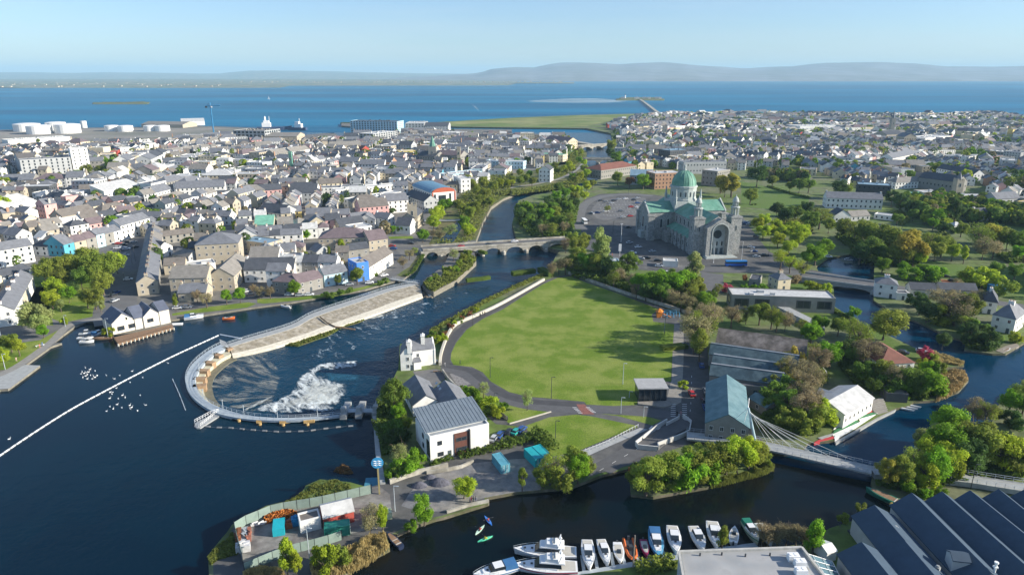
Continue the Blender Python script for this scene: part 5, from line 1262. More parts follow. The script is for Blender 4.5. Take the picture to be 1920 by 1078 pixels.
# right bank villas
hb('8', 792, 862, 955, 880, 8, 6.6, 'h', 'w', 'S', 'tall white house with two broad chimneys at the end of the road bridge', name='villa', chim=2, cat='house'); landmark('the white bridge end house', P(1660, 550))
hb('8', 960, 888, 1055, 892, 5, 3.0, 'f', 'w', 'D', 'low white annexe beside the tall white bridge end house', name='annexe', cat='house')
hb('8', 1060, 860, 1250, 870, 7, 3.5, 'g', 'g', 'D', 'low grey cottage with dark roof behind the white annexe', cat='cottage', name='cottage')
hb('e', 1658, 150, 1830, 190, 14, 6.4, 'h', 'w', 'S', 'large white mansion with slate hip roof at the right frame edge', name='mansion', cat='house', chim=2); landmark('the white mansion', P(1880, 600))
hb('8', 1600, 985, 1700, 1000, 12, 5.5, 'h', 'w', 'D', 'white villa with dark roof and flat bay just behind the mansion', name='villa', chim=1)
hb('8', 1280, 860, 1560, 870, 7, 3.4, 'g', 'b', 'D', 'dark roofed cottage behind the bare tree on the right bank', cat='cottage', name='cottage')
# bottom right boat sheds
ROOFM5 = mat('roof_V', (0.045, 0.075, 0.11), .75, .12, .5)
for i, (x0, y0, x1, y1) in enumerate([(960, 300, 1640, 985), (1218, 288, 2000, 980), (1460, 278, 2210, 880), (1705, 268, 2460, 880), (1945, 262, 2700, 880)]):
 ridge('i', x0, y0, x1, y1, 8.2, 4.35, 5.2, ['leftmost dark blue grey bay of the wide boat shed row', 'second bay from the left in the boat shed row, with two small vents', 'third bay from the left in the boat shed row, with skylights', 'fourth boat shed bay, right of the one with skylights', 'boat shed bay cut off by the right frame edge'][i], 'g', 'V', name='boat_shed', cat='shed', win=None, group=None)
ridge('i', 640, 405, 905, 712, 7.2, 4.6, 4.6, 'dark gabled shed standing nearest the green launch', 'g', 'V', name='boat_shed', cat='shed', win=None)
ridge('i', 900, 712, 1200, 1060, 7.4, 4.7, 4.8, 'dark gabled shed continuing the line behind the shed by the launch', 'g', 'V', name='boat_shed', cat='shed', win=None)
ridge('i', 530, 722, 840, 1100, 7.2, 4.6, 4.6, 'dark gabled shed beside the glazed annexe of the flat roof', 'g', 'V', name='boat_shed', cat='shed', win=None)
landmark('the dark boat sheds', P(1760, 990))
for k in range(3):
 p = Z('i', 1790 + k * 28, 615 + k * 22, 7.0); r_ = MB(); r_.box(p.x, p.y, 6.9, 1.2, .5, .25, R(-38)); r_.done('skylight', MAT['skylight_glass'], label=['upper', 'middle', 'lower'][k] + ' of the three white skylights on the dark shed roof', cat='skylight')
# dormer
p = Z('i', 1360, 830, 8.0); d_ = local('roof_dormer', 'boxy grey dormer standing on the leftmost boat shed roof', 'dormer', (p.x, p.y, 5.2), R(-10)); W, Q = shell(3.2, 3, 2.6, 'g', .8, .2); W.done('wall', MAT['wall_g'], d_); Q.done('roof', ROOFM5, d_)
p = Z('i', 1675, 930, 8.6); bb = MB(); bb.cyl(p.x, p.y, 7.5, 9.6, .22, 8); bb.cyl(p.x, p.y, 9.6, 9.9, .4, 8); bb.box(p.x, p.y, 8.6, .7, .7, .3); bb.done('roof_vent', white, label='pale roof vent pipe on the second boat shed ridge', cat='vent')
for k, (zx, zy) in enumerate([(820, 590), (945, 750), (1180, 930), (650, 880)]):
 p = Z('i', zx, zy, 6.2); bb = MB(); bb.box(p.x, p.y, 5.6, .9, .9, .8, R(40)); bb.cyl(p.x, p.y, 6.4, 6.7, .3, 8); bb.done('roof_fan', concrete, label='square roof fan on the dark shed gutter, ' + ['near the green launch', 'halfway along', 'farthest down the gutter', 'on the shed beside the glazed annexe'][k], cat='vent')
# flat roofed building at the bottom edge
fr = thing('flat_roof_building', 'pale flat roofed building with air units at the bottom edge', 'building', (*Z('h', 420, 700)[:2], 0)); OFF[fr.name] = tuple(fr.location); landmark('the pale flat roof', P(1400, 1055))
q = [P(*zp('h', *t), 7.0) for t in ((92, 645), (742, 622), (960, 900), (150, 960))]
bb = MB(); bb.prism([(p.x, p.y) for p in q], -.5, 7.0, 0); bb.done('wall', mat('grey_render', (.36, .4, .42), .8, .1), fr)
qi = [q[i].lerp((q[0] + q[1] + q[2] + q[3]) / 4, .035) for i in range(4)]
bb = MB(); bb.prism([(p.x, p.y) for p in qi], 7.003, 7.06); bb.done('roof', mat('roof_membrane', (.37, .37, .36), .9, .15, .5, col2=(.28, .29, .29), scale2=.25), fr)
for i in range(4):
 a1, b1 = ribbon([q[i], q[(i + 1) % 4]], .5); bb = MB(); bb.band(a1, b1, 7.0 - .4 + i * .003, 7.55 + i * .003); bb.done('parapet', mat('parapet_cap', (.45, .44, .4), .9, .2, .9), fr)
for k, (zx, zy) in enumerate([(735, 690), (740, 735), (700, 660)]):
 p = Z('h', zx, zy, 8.0); bb = MB(); bb.box(p.x, p.y, 7.06, 2.2, 1.4, 1.3); bb.cyl(p.x - .5, p.y, 8.36, 8.45, .42, 10); bb.cyl(p.x + .5, p.y, 8.36, 8.45, .42, 10); bb.done('air_unit', white, fr)
for k in range(5):
 p = Z('h', 700 + k * 14, 650 + k * 12, 7.3); bb = MB(); bb.tube([(p.x - 2, p.y, 7.3), (p.x + .5, p.y - .3, 7.3), (p.x + .5, p.y - 2, 7.3)], .08, 4); bb.done('pipe', metal, fr)
for zx, zy in ((205, 655), (320, 652), (445, 660), (575, 655)):
 p = Z('h', zx, zy, 7.2); bb = MB(); bb.cyl(p.x, p.y, 7.06, 7.7, .18, 6); bb.done('roof_vent', dmetal, fr)
# glazed annexe
ga = thing('glazed_annexe', 'white framed glass lean to annexe between flat roof and dark sheds', 'conservatory', (*Z('h', 830, 720)[:2], 0)); OFF[ga.name] = tuple(ga.location)
t0, t1 = P(*zp('h', 745, 640), 6.4), P(*zp('h', 930, 900), 6.4); t2, t3 = P(*zp('h', 905, 690), 3.6), P(*zp('h', 1010, 900), 3.6)
gl = mat('annexe_glass', (0.10, 0.17, 0.18), .12, .1, spec=.6)
bb = MB(); bb.face([t0, t1, t3, t2]); bb.face([t0, t2, (t2.x, t2.y, 0), (t0.x, t0.y, 0)]); bb.face([t2, t3, (t3.x, t3.y, 0), (t2.x, t2.y, 0)]); bb.done('glazing', gl, ga)
for k in range(8):
 s0, s1 = t0.lerp(t1, k / 7), t2.lerp(t3, k / 7); bb = MB(); bb.tube([s0 + Vector((0, 0, .06)), s1 + Vector((0, 0, .06))], .08, 4); bb.done('glazing_bar', white, ga)
for k in range(4):
 s0, s1 = t0.lerp(t2, k / 3), t1.lerp(t3, k / 3); bb = MB(); bb.tube([s0 + Vector((0, 0, .1)), s1 + Vector((0, 0, .1))], .06, 4); bb.done('glazing_bar', white, ga)
p = Z('h', 865, 660); sh_ = local('white_shed', 'little white lean to hut right of the bright green conifer', 'hut', (p.x, p.y, 0), R(18)); W, Q = shell(2.6, 3.6, 2.2, 'g', .7, .15); W.done('wall', white, sh_); Q.done('roof', white, sh_)
# ---------------------------------------------------------------- yard on the near peninsula
yard = sheet('yard_floor', PL('f', "310,740 560,600 900,520 1400,410 1480,470 1500,640 1300,740 860,850 400,1020 340,860"), .03, mat('yard_concrete', (.24, .23, .21), .95, .3, .4, col2=(.14, .13, .12), scale2=.15))
sheet('gravel_yard', PL('g', "-120,450 0,340 150,300 350,240 650,210 860,200 900,300 850,440 670,455 430,500 130,600 -60,600 -190,560"), .03, mat('gravel_yard', (.17, .17, .17), .95, .3, .5, col2=(.26, .24, .21), scale2=.15))
fencep = mat('green_fence_panel', (0.22, 0.29, 0.25), .7, .15, .6)
def panel_fence(name, pts, h, label, step=3.0, m=fencep, cat='fence', z=0.0):
 r = thing(name, label, cat, (pts[0].x, pts[0].y, z)); OFF[r.name] = tuple(r.location); q = resample(pts, step)
 for a, b_ in zip(q, q[1:]):
  d = b_ - a; c = (a + b_) / 2; L = d.length; an = math.atan2(d.y, d.x)
  bb = MB(); bb.box(c.x, c.y, z + .05, L - .12, .06, h, an); bb.done('panel', m, r)
 for a in q: bb = MB(); bb.box(a.x, a.y, z, .12, .12, h + .2); bb.done('post', dmetal, r)
 return r
panel_fence('panel_fence', PL('f', "325,752 395,705 475,675 560,632 640,612 740,590 830,580 1000,548 1180,505 1330,470 1418,452"), 2.5, 'tall pale green panel fence along the outer side of the work yard')
panel_fence('panel_fence', PL('f', "395,1060 560,990 680,940 820,900 1000,855 1160,800"), 2.4, 'pale panel fence along the reed bed side of the work yard')
panel_fence('panel_fence', PL('f', "325,752 345,850 375,950 395,1050"), 2.6, 'short panel fence closing the far left end of the work yard')
ridge('f', 965, 562, 1190, 508, 4.6, 2.6, 3.2, 'long shed with pale roof and dark red front in the work yard', 'r', 'F', name='yard_shed', cat='shed', win=None, roof='G'); landmark('the work yard', P(600, 975))
hb('f', 815, 770, 970, 730, 3.5, 2.8, 'f', 'w', 'N', 'white flat roofed site cabin next to the red fronted shed', name='site_cabin', cat='cabin', win=None)
mat('container_green', (.03, .25, .18), .6, .15, .6)
container(Z('f', 1090, 765), R(14), 'dark green covered container lying by the reed side fence', 5.5, 'container_green')
p = Z('f', 655, 745); r = local('stacked_sheets', 'bright turquoise corrugated sheets standing in the work yard', 'metal sheets', (p.x, p.y, 0.05), R(-75)); mt_ = mat('turquoise_sheet', (0.02, .38, .45), .5, .1)
for k in range(9): bb = MB(); bb.box(-1.9 + k * .45, 0, 0, .2, 2.6, 2.0); bb.box(-1.68 + k * .45, 0, 0, .24, 2.6, 1.85); bb.done('sheet', mt_, r)
orange = mat('orange_tarpaulin', (.45, .16, .03), .8, .25, .8)
foliage('orange_sand_heap', PL('f', "540,650 620,600 730,600 790,620 700,660 560,690"), .8, 900, .35, orange)
for k, (zx, zy, c_, sx, sy, sz, lab) in enumerate([(350, 790, (.2, .08, .04), 1.2, 5, .8, 'rust brown steel beam stack at the left end of the work yard'), (430, 780, (.3, .12, .08), .8, 5, .6, 'reddish pipe stack beside the rust brown beams'), (395, 780, (.35, .38, .4), 1.5, 5, .5, 'grey plank stack between the two brown stacks'), (385, 890, (.5, .5, .5), 3, 2, 1.6, 'white bag pile against the left yard fence'), (715, 720, (.35, .1, .04), 2.2, 1.6, 1.2, 'orange machine between turquoise sheets and white cabin'), (775, 700, (.02, .2, .4), 1.6, 1.6, 2.0, 'blue tank beside the white site cabin'), (1440, 650, (.55, .58, .4), 3.4, 2, 1.8, 'pale van body parked at the right end of the work yard'), (500, 700, (.6, .6, .58), 3.5, .4, .5, 'white pipe lying on the yard floor')]):
 p = Z('f', zx, zy); o = MB(); o.box(p.x, p.y, .04, sx, sy, sz, R(20))
 for j in range(4): o.box(p.x + random.uniform(-.3, .3) * sx, p.y + random.uniform(-.3, .3) * sy, .04 + sz, sx * .4, sy * .3, .15 + .1 * j, R(20 + 10 * j))
 o.done(lab.split()[2] if False else 'material_stack', mat(f'stack_paint_{k}', c_, .7, .25, 1), label=lab, cat='yard goods')
# round sign on its pole
p = Z('f', 1403, 470); q = Z('f', 1403, 470); sg = local('round_sign', 'round blue and white river sign on a tall ochre pole at the wall end', 'sign', (p.x, p.y, 0), R(8))
bb = MB(); bb.box(0, 0, 0, .35, .35, 7.5); bb.done('post', mat('ochre_post', (.35, .3, .13), .8, .1), sg)
disc = MB(); disc.loft([[(1.5 * math.cos(t * math.pi / 12), y, 9.0 + 1.5 * math.sin(t * math.pi / 12)) for t in range(24)] for y in (-.3, -.2)][::-1]); disc.done('disc', mat('sign_blue', (.05, .3, .55), .5, .05), sg)
for k in range(3):
 bb = MB(); bb.tube([(-1.0 + i * .25, -.33, 8.4 + k * .55 + .13 * math.sin(i * 1.57)) for i in range(9)], .09, 4); bb.done('wave_mark', white, sg)
p = Z('f', 1350, 400, UP); bb = MB(); bb.box(p.x, p.y, UP - .3, 4.0, 6, .5, R(5)); bb.done('floating_platform', mat('blue_deck', (.05, .2, .28), .7, .15), label='square blue floating platform beside the round sign', cat='platform')
# spoil heaps, low walls
for k, (zx, zy, r_) in enumerate([(1850, 390, 2.8), (1700, 410, 2.2), (1780, 350, 1.8)]):
 p = Z('f', zx, zy); o = MB(); rings = []
 for j, (rr_, hh) in enumerate([(1, 0), (.85, .3), (.6, .65), (.3, .9), (.06, 1)]):
  rings.append([(p.x + r_ * rr_ * (1 + .18 * noise.noise(Vector((i * .9, j, k)))) * math.cos(i * math.pi / 7), p.y + r_ * rr_ * .7 * math.sin(i * math.pi / 7), hh * r_ * .55) for i in range(14)])
 o.loft(rings); o.done('gravel_heap', mat('slate_gravel', (.10, .10, .12), .95, .4, 1.5, bump=.6), label=['large dark gravel heap left of the round willow', 'middle pale dark gravel heap on the yard track', 'small gravel heap nearest the hedge wall'][k], cat='gravel heap')
def wallrun(name, pts, h, t, m, label, cat='wall', z0=-.3):
 a1, b1 = ribbon(pts, t); bb = MB(); bb.band(a1, b1, z0, h); return bb.done(name, m, label=label, cat=cat)
wallrun('stone_wall', PL('f', "1480,395 1600,350 1700,320 1916,270"), 1.3, .6, stone, 'pale rubble wall from the round sign to the office hedge')
wallrun('stone_wall', PL('g', "0,320 150,300 260,275 350,235"), .9, .5, stone, 'low pale wall below the office hedge')
wallrun('stone_wall', smooth([P(x, y) for x, y in [(1020, 526), (962, 559), (924, 579), (888, 595), (855, 610), (840, 630), (828, 662), (825, 685)]]), 1.2, .9, mat('pale_coping', (0.5, .47, .39), .9, .15, .8), 'long curved pale wall between the lawn path and the river'); landmark('the curved lawn wall', P(880, 600))
wallrun('stone_wall', smooth([P(x, y) for x, y in [(1066, 514), (1100, 526), (1162, 548), (1238, 572), (1300, 592)]]), 1.4, .6, stone, 'stone wall along the far tree shaded edge of the lawn')
wallrun('quay_wall', PL('g', "150,612 320,560 465,530"), .7, .6, stone, 'low quay wall with white bench by the river corner', z0=-3)
wallrun('drive_wall', PL('c', "600,470 640,530 700,590 745,640"), 1.2, .4, stone, 'dark wall between the cottages and the round drive')
wallrun('verge_wall', PL('c', "1100,858 1250,815 1410,768"), .35, .3, MAT['pale_coping'], 'low pale kerb wall around the small verge lawn')
rf = thing('bollard_fence', 'line of small white posts and rails along the lower lawn', 'fence', (*P(1075, 850)[:2], 0)); OFF[rf.name] = tuple(rf.location)
fl = [P(x, y) for x, y in [(1070, 857), (1100, 846), (1140, 830), (1170, 814), (1197, 800)]]
for p in resample(smooth(fl), 1.3): bb = MB(); bb.box(p.x, p.y, 0, .16, .16, 1.0); bb.done('post', white, rf)
bb = MB(); bb.tube([(p.x, p.y, .8) for p in smooth(fl)], .04, 4); bb.done('rail', white, rf)
panel_fence('hall_fence', PL('c', "1030,795 1110,850"), 1.4, 'short dark wall and gate beside the office parking', 2.0, stone)
# benches, lamps, bins
def lamp(p, h, label, arm=True, m=dmetal):
 r = local('street_lamp', label, 'street lamp', (p.x, p.y, 0)); bb = MB(); bb.cyl(0, 0, 0, h, .11, 6, .07); bb.done('post', m, r)
 bb = MB(); bb.box(.5 if arm else 0, 0, h - .05, 1.1 if arm else .5, .14, .12); bb.box(.9 if arm else 0, 0, h - .12, .5, .25, .12); bb.done('lamp_head', m, r)
 if label is None: AUTO.append((r, 'tall thin street lamp'))
 return r
for reg, s in (('c', "955,510,7.5 1412,665,7.5 825,125,5 1442,1010,7.5 985,680,2.5"), ('d', "740,180,7.8 430,560,7.7 415,780,5.5 585,805,3.5 478,660,2.2"), ('a', "810,210,8 795,110,6 20,260,9 40,450,6 490,130,5"), ('5', "1015,600,10 990,620,8 840,960,8 930,745,5"), ('7', "755,400,9 1140,1150,8 870,100,10 1920,560,8"), ('6', "1410,480,6 265,820,8 1100,230,7"), ('3', "870,1050,14"), ('f', "880,960,8 1520,600,7"), ('h', "1638,305,7")):
 for t in s.split():
  x, y, h_ = [float(v) for v in t.split(',')]; lamp(Z(reg, x, y), h_, None, m=metal if reg in 'dfa' else dmetal)
def bench(p, ang, label, m=white):
 r = local('bench', label, 'bench', (p.x, p.y, 0), ang)
 for nm, q in (('seat', (0, 0, .42, 3, .5, .08)), ('leg', (-1.2, 0, 0, .15, .5, .42)), ('leg', (1.2, 0, 0, .15, .5, .42))): bb = MB(); bb.box(*q); bb.done(nm, m, r)
 return r
bench(Z('g', 230, 585), R(15), 'long pale bench on the river corner quay', MAT['pale_coping'])
bench(Z('c', 560, 470), R(0), 'dark bench in the cottage courtyard near the white house', wood)
bench(Z('a', 300, 275), R(40), 'small bench on the waterside lawn with people')
# playground
pg = thing('playground', 'small playground with orange slide and blue frames at the lawn edge', 'playground', (*Z('7', 1110, 1010)[:2], 0)); OFF[pg.name] = tuple(pg.location); landmark('the playground', P(1240, 592))
or2 = mat('play_orange', (.6, .2, .03), .5, .1); bl2 = mat('play_blue', (.08, .3, .5), .5, .1)
p = Z('7', 1100, 1015); bb = MB(); bb.box(p.x, p.y, 0, 2.2, 2.2, 2.2); bb.lathe(p.x, p.y, [(1.9, 2.6), (1.0, 3.4), (.05, 4.0)], 6); bb.done('play_tower', or2, pg)
bb = MB(); bb.face([(p.x + 1, p.y - .6, 1.9), (p.x + 5, p.y - 1.4, .3), (p.x + 5, p.y - .4, .3), (p.x + 1, p.y + .4, 1.9)]); bb.done('slide', or2, pg)
for k in range(5):
 q = Z('7', 1135 + k * 24, 1018 - (k % 2) * 14); bb = MB()
 for sx in (-1, 1): bb.tube([(q.x + sx * 1.2, q.y - .8, 0), (q.x + sx * 1.2, q.y, 2.3), (q.x + sx * 1.2, q.y + .8, 0)], .08, 4)
 bb.tube([(q.x - 1.2, q.y, 2.3), (q.x + 1.2, q.y, 2.3)], .08, 4); bb.done('swing_frame', bl2, pg)
# boathouse restaurant on the left quay, with its deck
rd = thing('quayside_restaurant', 'cream gabled quayside building with blue grey roof over a brown timber deck', 'restaurant', (*Z('a', 1060, 150)[:2], 0)); OFF[rd.name] = tuple(rd.location); landmark('the gabled quayside building', P(265, 600))
Cm = MAT['wall_c'] if False else mat('cream_render', (.68, .63, .53), .85, .08); Bm = mat('blue_slate_roof', (.11, .125, .165), .7, .15, .5)
wbox('a', 850, 190, 1020, 150, 13, 4.6, 'G', 3.4, rd, Cm, Bm, .4)
wbox('a', 1020, 152, 1100, 133, 12, 4.9, 'g', 3.4, rd, Cm, Bm, .4)
a, b_, u, n, w, c, rot = wbox('a', 1085, 140, 1210, 112, 12, 4.8, 'G', 3.0, rd, Cm, Bm, .4)
win_at(rd, a, u, 2.5, 2.8, 2.4, 1.6, mesh=WIND)
a, b_, u, n, w, c, rot = wbox('a', 1205, 115, 1278, 98, 11, 6.0, 'g', 2.6, rd, Cm, Bm, .3)
a = Z('a', 852, 190); u = (Z('a', 1020, 150) - a).normalized()
win_at(rd, a, u, 3.0, 2.0, 2.6, 1.8, mesh=WIND); win_at(rd, a, u, 7.2, 2.0, 2.8, 1.8, mesh=WIND)
for t in (.5,): q = a + u * 5.4; bb = MB(); bb.lathe(0, 0, [(.01, 0), (.5, 0), (.6, .1), (.6, -.1)], 10); mm = bb.mesh('round_window', glass); o = part('round_window', mm, rd, (q.x - rd.location.x, q.y - .1 - rd.location.y, 5.6)); o.rotation_euler = (R(90), 0, 0)
q = PL('a', "850,215 885,262 1300,140 1280,118 1100,160"); bb = MB(); bb.prism([(p.x, p.y) for p in q], -.5, .35); bb.done('deck', wood, rd)
e0, e1 = Z('a', 885, 262), Z('a', 1300, 140)
for k in range(15): p = e0.lerp(e1, k / 14); bb = MB(); bb.box(p.x, p.y - .1, -3, .5, .5, 3.2); bb.done('deck_pile', MAT['pale_coping'], rd)
rail('railing', [Z('a', 850, 215), e0, e1], .35, wood, rd, 1.1, 1.2)
q = Z('a', 1310, 115, UP); bb = MB(); bb.box(q.x, q.y, UP - .2, 6, 1.6, .7, R(8)); bb.done('gangway', white, label='little white gangway at the right end of the timber deck', cat='gangway')
# harbour
hm = mat('tank_white', (.75, .74, .7), .6, .06)
def tank(px, py, r, h, lab):
 p = P(px, py); b = MB(); b.cyl(p.x, p.y, 0, h, r, 28); b.lathe(p.x, p.y, [(r, h), (r * .6, h + r * .06), (.05, h + r * .09)], 28); b.done('storage_tank', hm, label=lab, cat='storage tank'); OCC.append((p.x, p.y, r + 4))
for t in [(52, 246, 22, 13, 'big white storage tank at the far left of the harbour'), (75, 251, 20, 14, 'big white storage tank partly hiding the leftmost tank'), (106, 244, 17, 14, 'white storage tank between the two clusters of big tanks'), (128, 249.5, 21, 15, 'big white storage tank right of centre in the harbour cluster'), (158, 240, 5.5, 13, 'slim white storage tank at the end of the big cluster'), (210, 246, 12, 10, 'pale storage tank with shaded flank, first of the low four'), (236, 246.5, 13, 10, 'pale storage tank, second of the low four'), (283, 246, 12, 10, 'pale storage tank, third of the low four'), (305, 246, 13, 10, 'pale storage tank, rightmost of the low four')]: tank(*t)
landmark('the white storage tanks', P(95, 250))
hb('1', 65, 685, 535, 655, 30, 6, 'f', 'w', 'F', 'long low white harbour warehouse in front of the storage tanks', name='warehouse', cat='warehouse', win=None)
hb('1', 1360, 545, 1535, 540, 40, 9, 'g', 'w', 'F', 'white harbour warehouse with pale roof close to the blue crane', name='warehouse', cat='warehouse', win=None)
hb('1', 1060, 555, 1370, 560, 45, 6, 'g', 'b', 'T', 'beige harbour warehouse behind the low pale tanks', name='warehouse', cat='warehouse', win=None)
hb('1', 1340, 650, 1535, 650, 22, 7, 'f', 'g', 'F', 'grey railway shed below the blue crane', name='warehouse', cat='warehouse', win=None)
hb('2', 50, 680, 310, 680, 42, 11, 'g', 'b', 'T', 'large cream dock warehouse beside the ship funnel', name='warehouse', cat='warehouse', sp=8, floors=2)
hb('1', 1755, 675, 1990, 680, 45, 19, 'f', 'g', 'T', 'unfinished grey concrete frame block under the blue crane', name='concrete_block', cat='building', sp=6, wsz=(4.4, 3.2), floors=4)
hb('2', 880, 665, 1060, 640, 26, 12, 'f', 'g', 'F', 'pale green glazed quayside block among the masts', name='dock_building', cat='building', sp=6, wsz=(4, 2))
hb('2', 1060, 610, 1110, 600, 90, 22, 'f', 'l', 'D', 'tall blue grey apartment block standing on the dock pier', name='apartment_block', cat='apartments', sp=5, wsz=(2.5, 1.8))
hb('2', 1120, 600, 1260, 600, 60, 17, 'f', 'g', 'F', 'long grey dockside apartment block right of the blue grey one', name='apartment_block', cat='apartments', sp=5, wsz=(2.5, 1.8))
hb('2', 1265, 600, 1440, 600, 50, 13, 'g', 'g', 'D', 'low dockside block with a row of white gablets', name='apartment_block', cat='apartments', sp=5)
bb = MB(); A, B = ribbon(C(('2', 640, 523), ('2', 1030, 528)), 12); bb.band(A, B, -4, 1.2); bb.done('harbour_pier', rough_grass, label='long green topped harbour pier reaching left into the bay', cat='pier')
cr = Z('1', 1605, 640); ct = local('tower_crane', 'tall blue tower crane rising over the harbour against the sea', 'crane', (cr.x, cr.y, 0)); cb = mat('crane_blue', (.05, .22, .4), .6, .05)
ch = 52
bb = MB(); bb.box(0, 0, 0, 1.6, 1.6, ch); bb.done('mast', cb, ct); bb = MB(); bb.tube([(-8, 0, ch), (16, 0, ch + 1)], .9, 4); bb.tube([(0, 0, ch), (0, 0, ch + 5)], .8, 4); bb.tube([(0, 0, ch + 5), (14, 0, ch + 1)], .3, 3); bb.tube([(0, 0, ch + 5), (-7, 0, ch)], .3, 3); bb.done('jib', cb, ct)
bb = MB(); bb.box(-7, 0, ch - 3, 3, 2, 3); bb.done('counterweight', dmetal, ct); bb = MB(); bb.box(1.8, 0, ch - 2.5, 2, 2, 2.4); bb.done('cab', white, ct)
landmark('the blue tower crane', P(400, 262))
# ships and lighthouse
p = Z('2', 130, 575, DOWN); sh1 = local('ship', 'white ship with tall funnel moored at the dock edge', 'ship', (p.x, p.y, DOWN), R(10))
bb = MB(); bb.loft([[(-30, -5, 0), (-30, 5, 0), (-30, 5, 6), (-30, -5, 6)], [(20, -5.5, 0), (20, 5.5, 0), (20, 5.5, 6), (20, -5.5, 6)], [(34, -.3, 2), (34, .3, 2), (36, .3, 8), (36, -.3, 8)]]); bb.done('hull', mat('hull_blue', (.05, .08, .15), .5, .1), sh1)
bb = MB(); bb.box(-12, 0, 6, 16, 9, 8); bb.box(-12, 0, 14, 10, 7, 4); bb.cyl(-14, 0, 18, 26, 2.2, 8, 1.4); bb.box(-6, 0, 14, .8, .8, 12); bb.done('superstructure', white, sh1)
p = Z('2', 300, 575, DOWN); sh1 = local('ship', 'small white ship with high bridge right of the funnelled ship', 'ship', (p.x, p.y, DOWN), R(170))
bb = MB(); bb.loft([[(-22, -4, 0), (-22, 4, 0), (-22, 4, 5), (-22, -4, 5)], [(14, -4.5, 0), (14, 4.5, 0), (14, 4.5, 5), (14, -4.5, 5)], [(24, -.3, 2), (24, .3, 2), (26, .3, 7), (26, -.3, 7)]]); bb.done('hull', MAT['hull_blue'], sh1)
bb = MB(); bb.box(-6, 0, 5, 14, 8, 7); bb.box(-4, 0, 12, 8, 7, 4); bb.box(-8, 0, 16, 1, 1, 6); bb.done('superstructure', white, sh1)
p = P(1172, 186); lh = local('lighthouse', 'small white lighthouse on the flat islet at the end of the causeway', 'lighthouse', (p.x, p.y, 3)); bb = MB(); bb.cyl(0, 0, 0, 13, 3.2, 10, 2.4); bb.done('tower', white, lh); bb = MB(); bb.cyl(0, 0, 13, 16, 1.6, 8); bb.cyl(0, 0, 16, 17.5, 1.9, 8, .1); bb.done('lantern', dmetal, lh)
for k, (px, w_) in enumerate([(1165, 14), (1190, 20), (1205, 18), (1215, 12), (1228, 16), (1236, 10)]):
 p = P(px, 185.5, 2); house(p, p + Vector((w_, 0, 0)), 9, 4, 'g', 'w' if k % 2 else 'g', 'S', ['white keeper building nearest the lighthouse', 'grey plant building on the islet centre', 'white plant building above the causeway end', 'grey hut right of the causeway end', 'white hut near the islet right end', 'grey hut at the islet right end'][k] + ' on the lighthouse islet', name='islet_building', cat='building', base=2.5, win=None)
p = Z('2', 95, 345, DOWN); sb = local('sailing_boat', 'lone white sailing boat far out on the blue bay', 'sailing boat', (p.x, p.y, DOWN - .5)); bb = MB(); bb.loft([[(-5, -1.2, 0), (-5, 1.2, 0), (-5, 1.4, 1.4), (-5, -1.4, 1.4)], [(2, -1.5, 0), (2, 1.5, 0), (2, 1.6, 1.4), (2, -1.6, 1.4)], [(6, -.1, .4), (6, .1, .4), (6.4, .1, 1.6), (6.4, -.1, 1.6)]]); bb.done('hull', white, sb)
bb = MB(); bb.face([(-4, 0, 2), (1.5, .3, 2), (1.5, 0, 15)]); bb.face([(2, .3, 2), (5.5, 0, 2), (1.6, 0, 13)]); bb.face([(1.5, .35, 2), (-4, .05, 2), (1.5, .05, 15)]); bb.done('sail', white, sb)
for t_, x_, y_ in (('the narrow middle of the float line', 830, 590), ('the landing stage', 1540, 830), ('the slipway', 150, 480)): landmark(t_, Z('a', x_, y_))
for t_, x_, y_ in (('the gabled cream river house', 1018, 335), ('the red roofed stone building', 1155, 325), ('the tennis court', 1820, 530), ('the disused factory', 1460, 570), ('the blue bus', 1378, 499), ('the road bridge', 1570, 520), ('the round drive', 870, 710), ('the island tip', 890, 495), ('the cathedral green', 1450, 370), ('the round sign', 710, 890), ('the teal containers', 1000, 860), ('the cream cube tower', 185, 300), ('the yellow block', 470, 370), ('the white balcony hotel', 375, 360), ('the cream school', 690, 365)): landmark(t_, P(x_, y_))
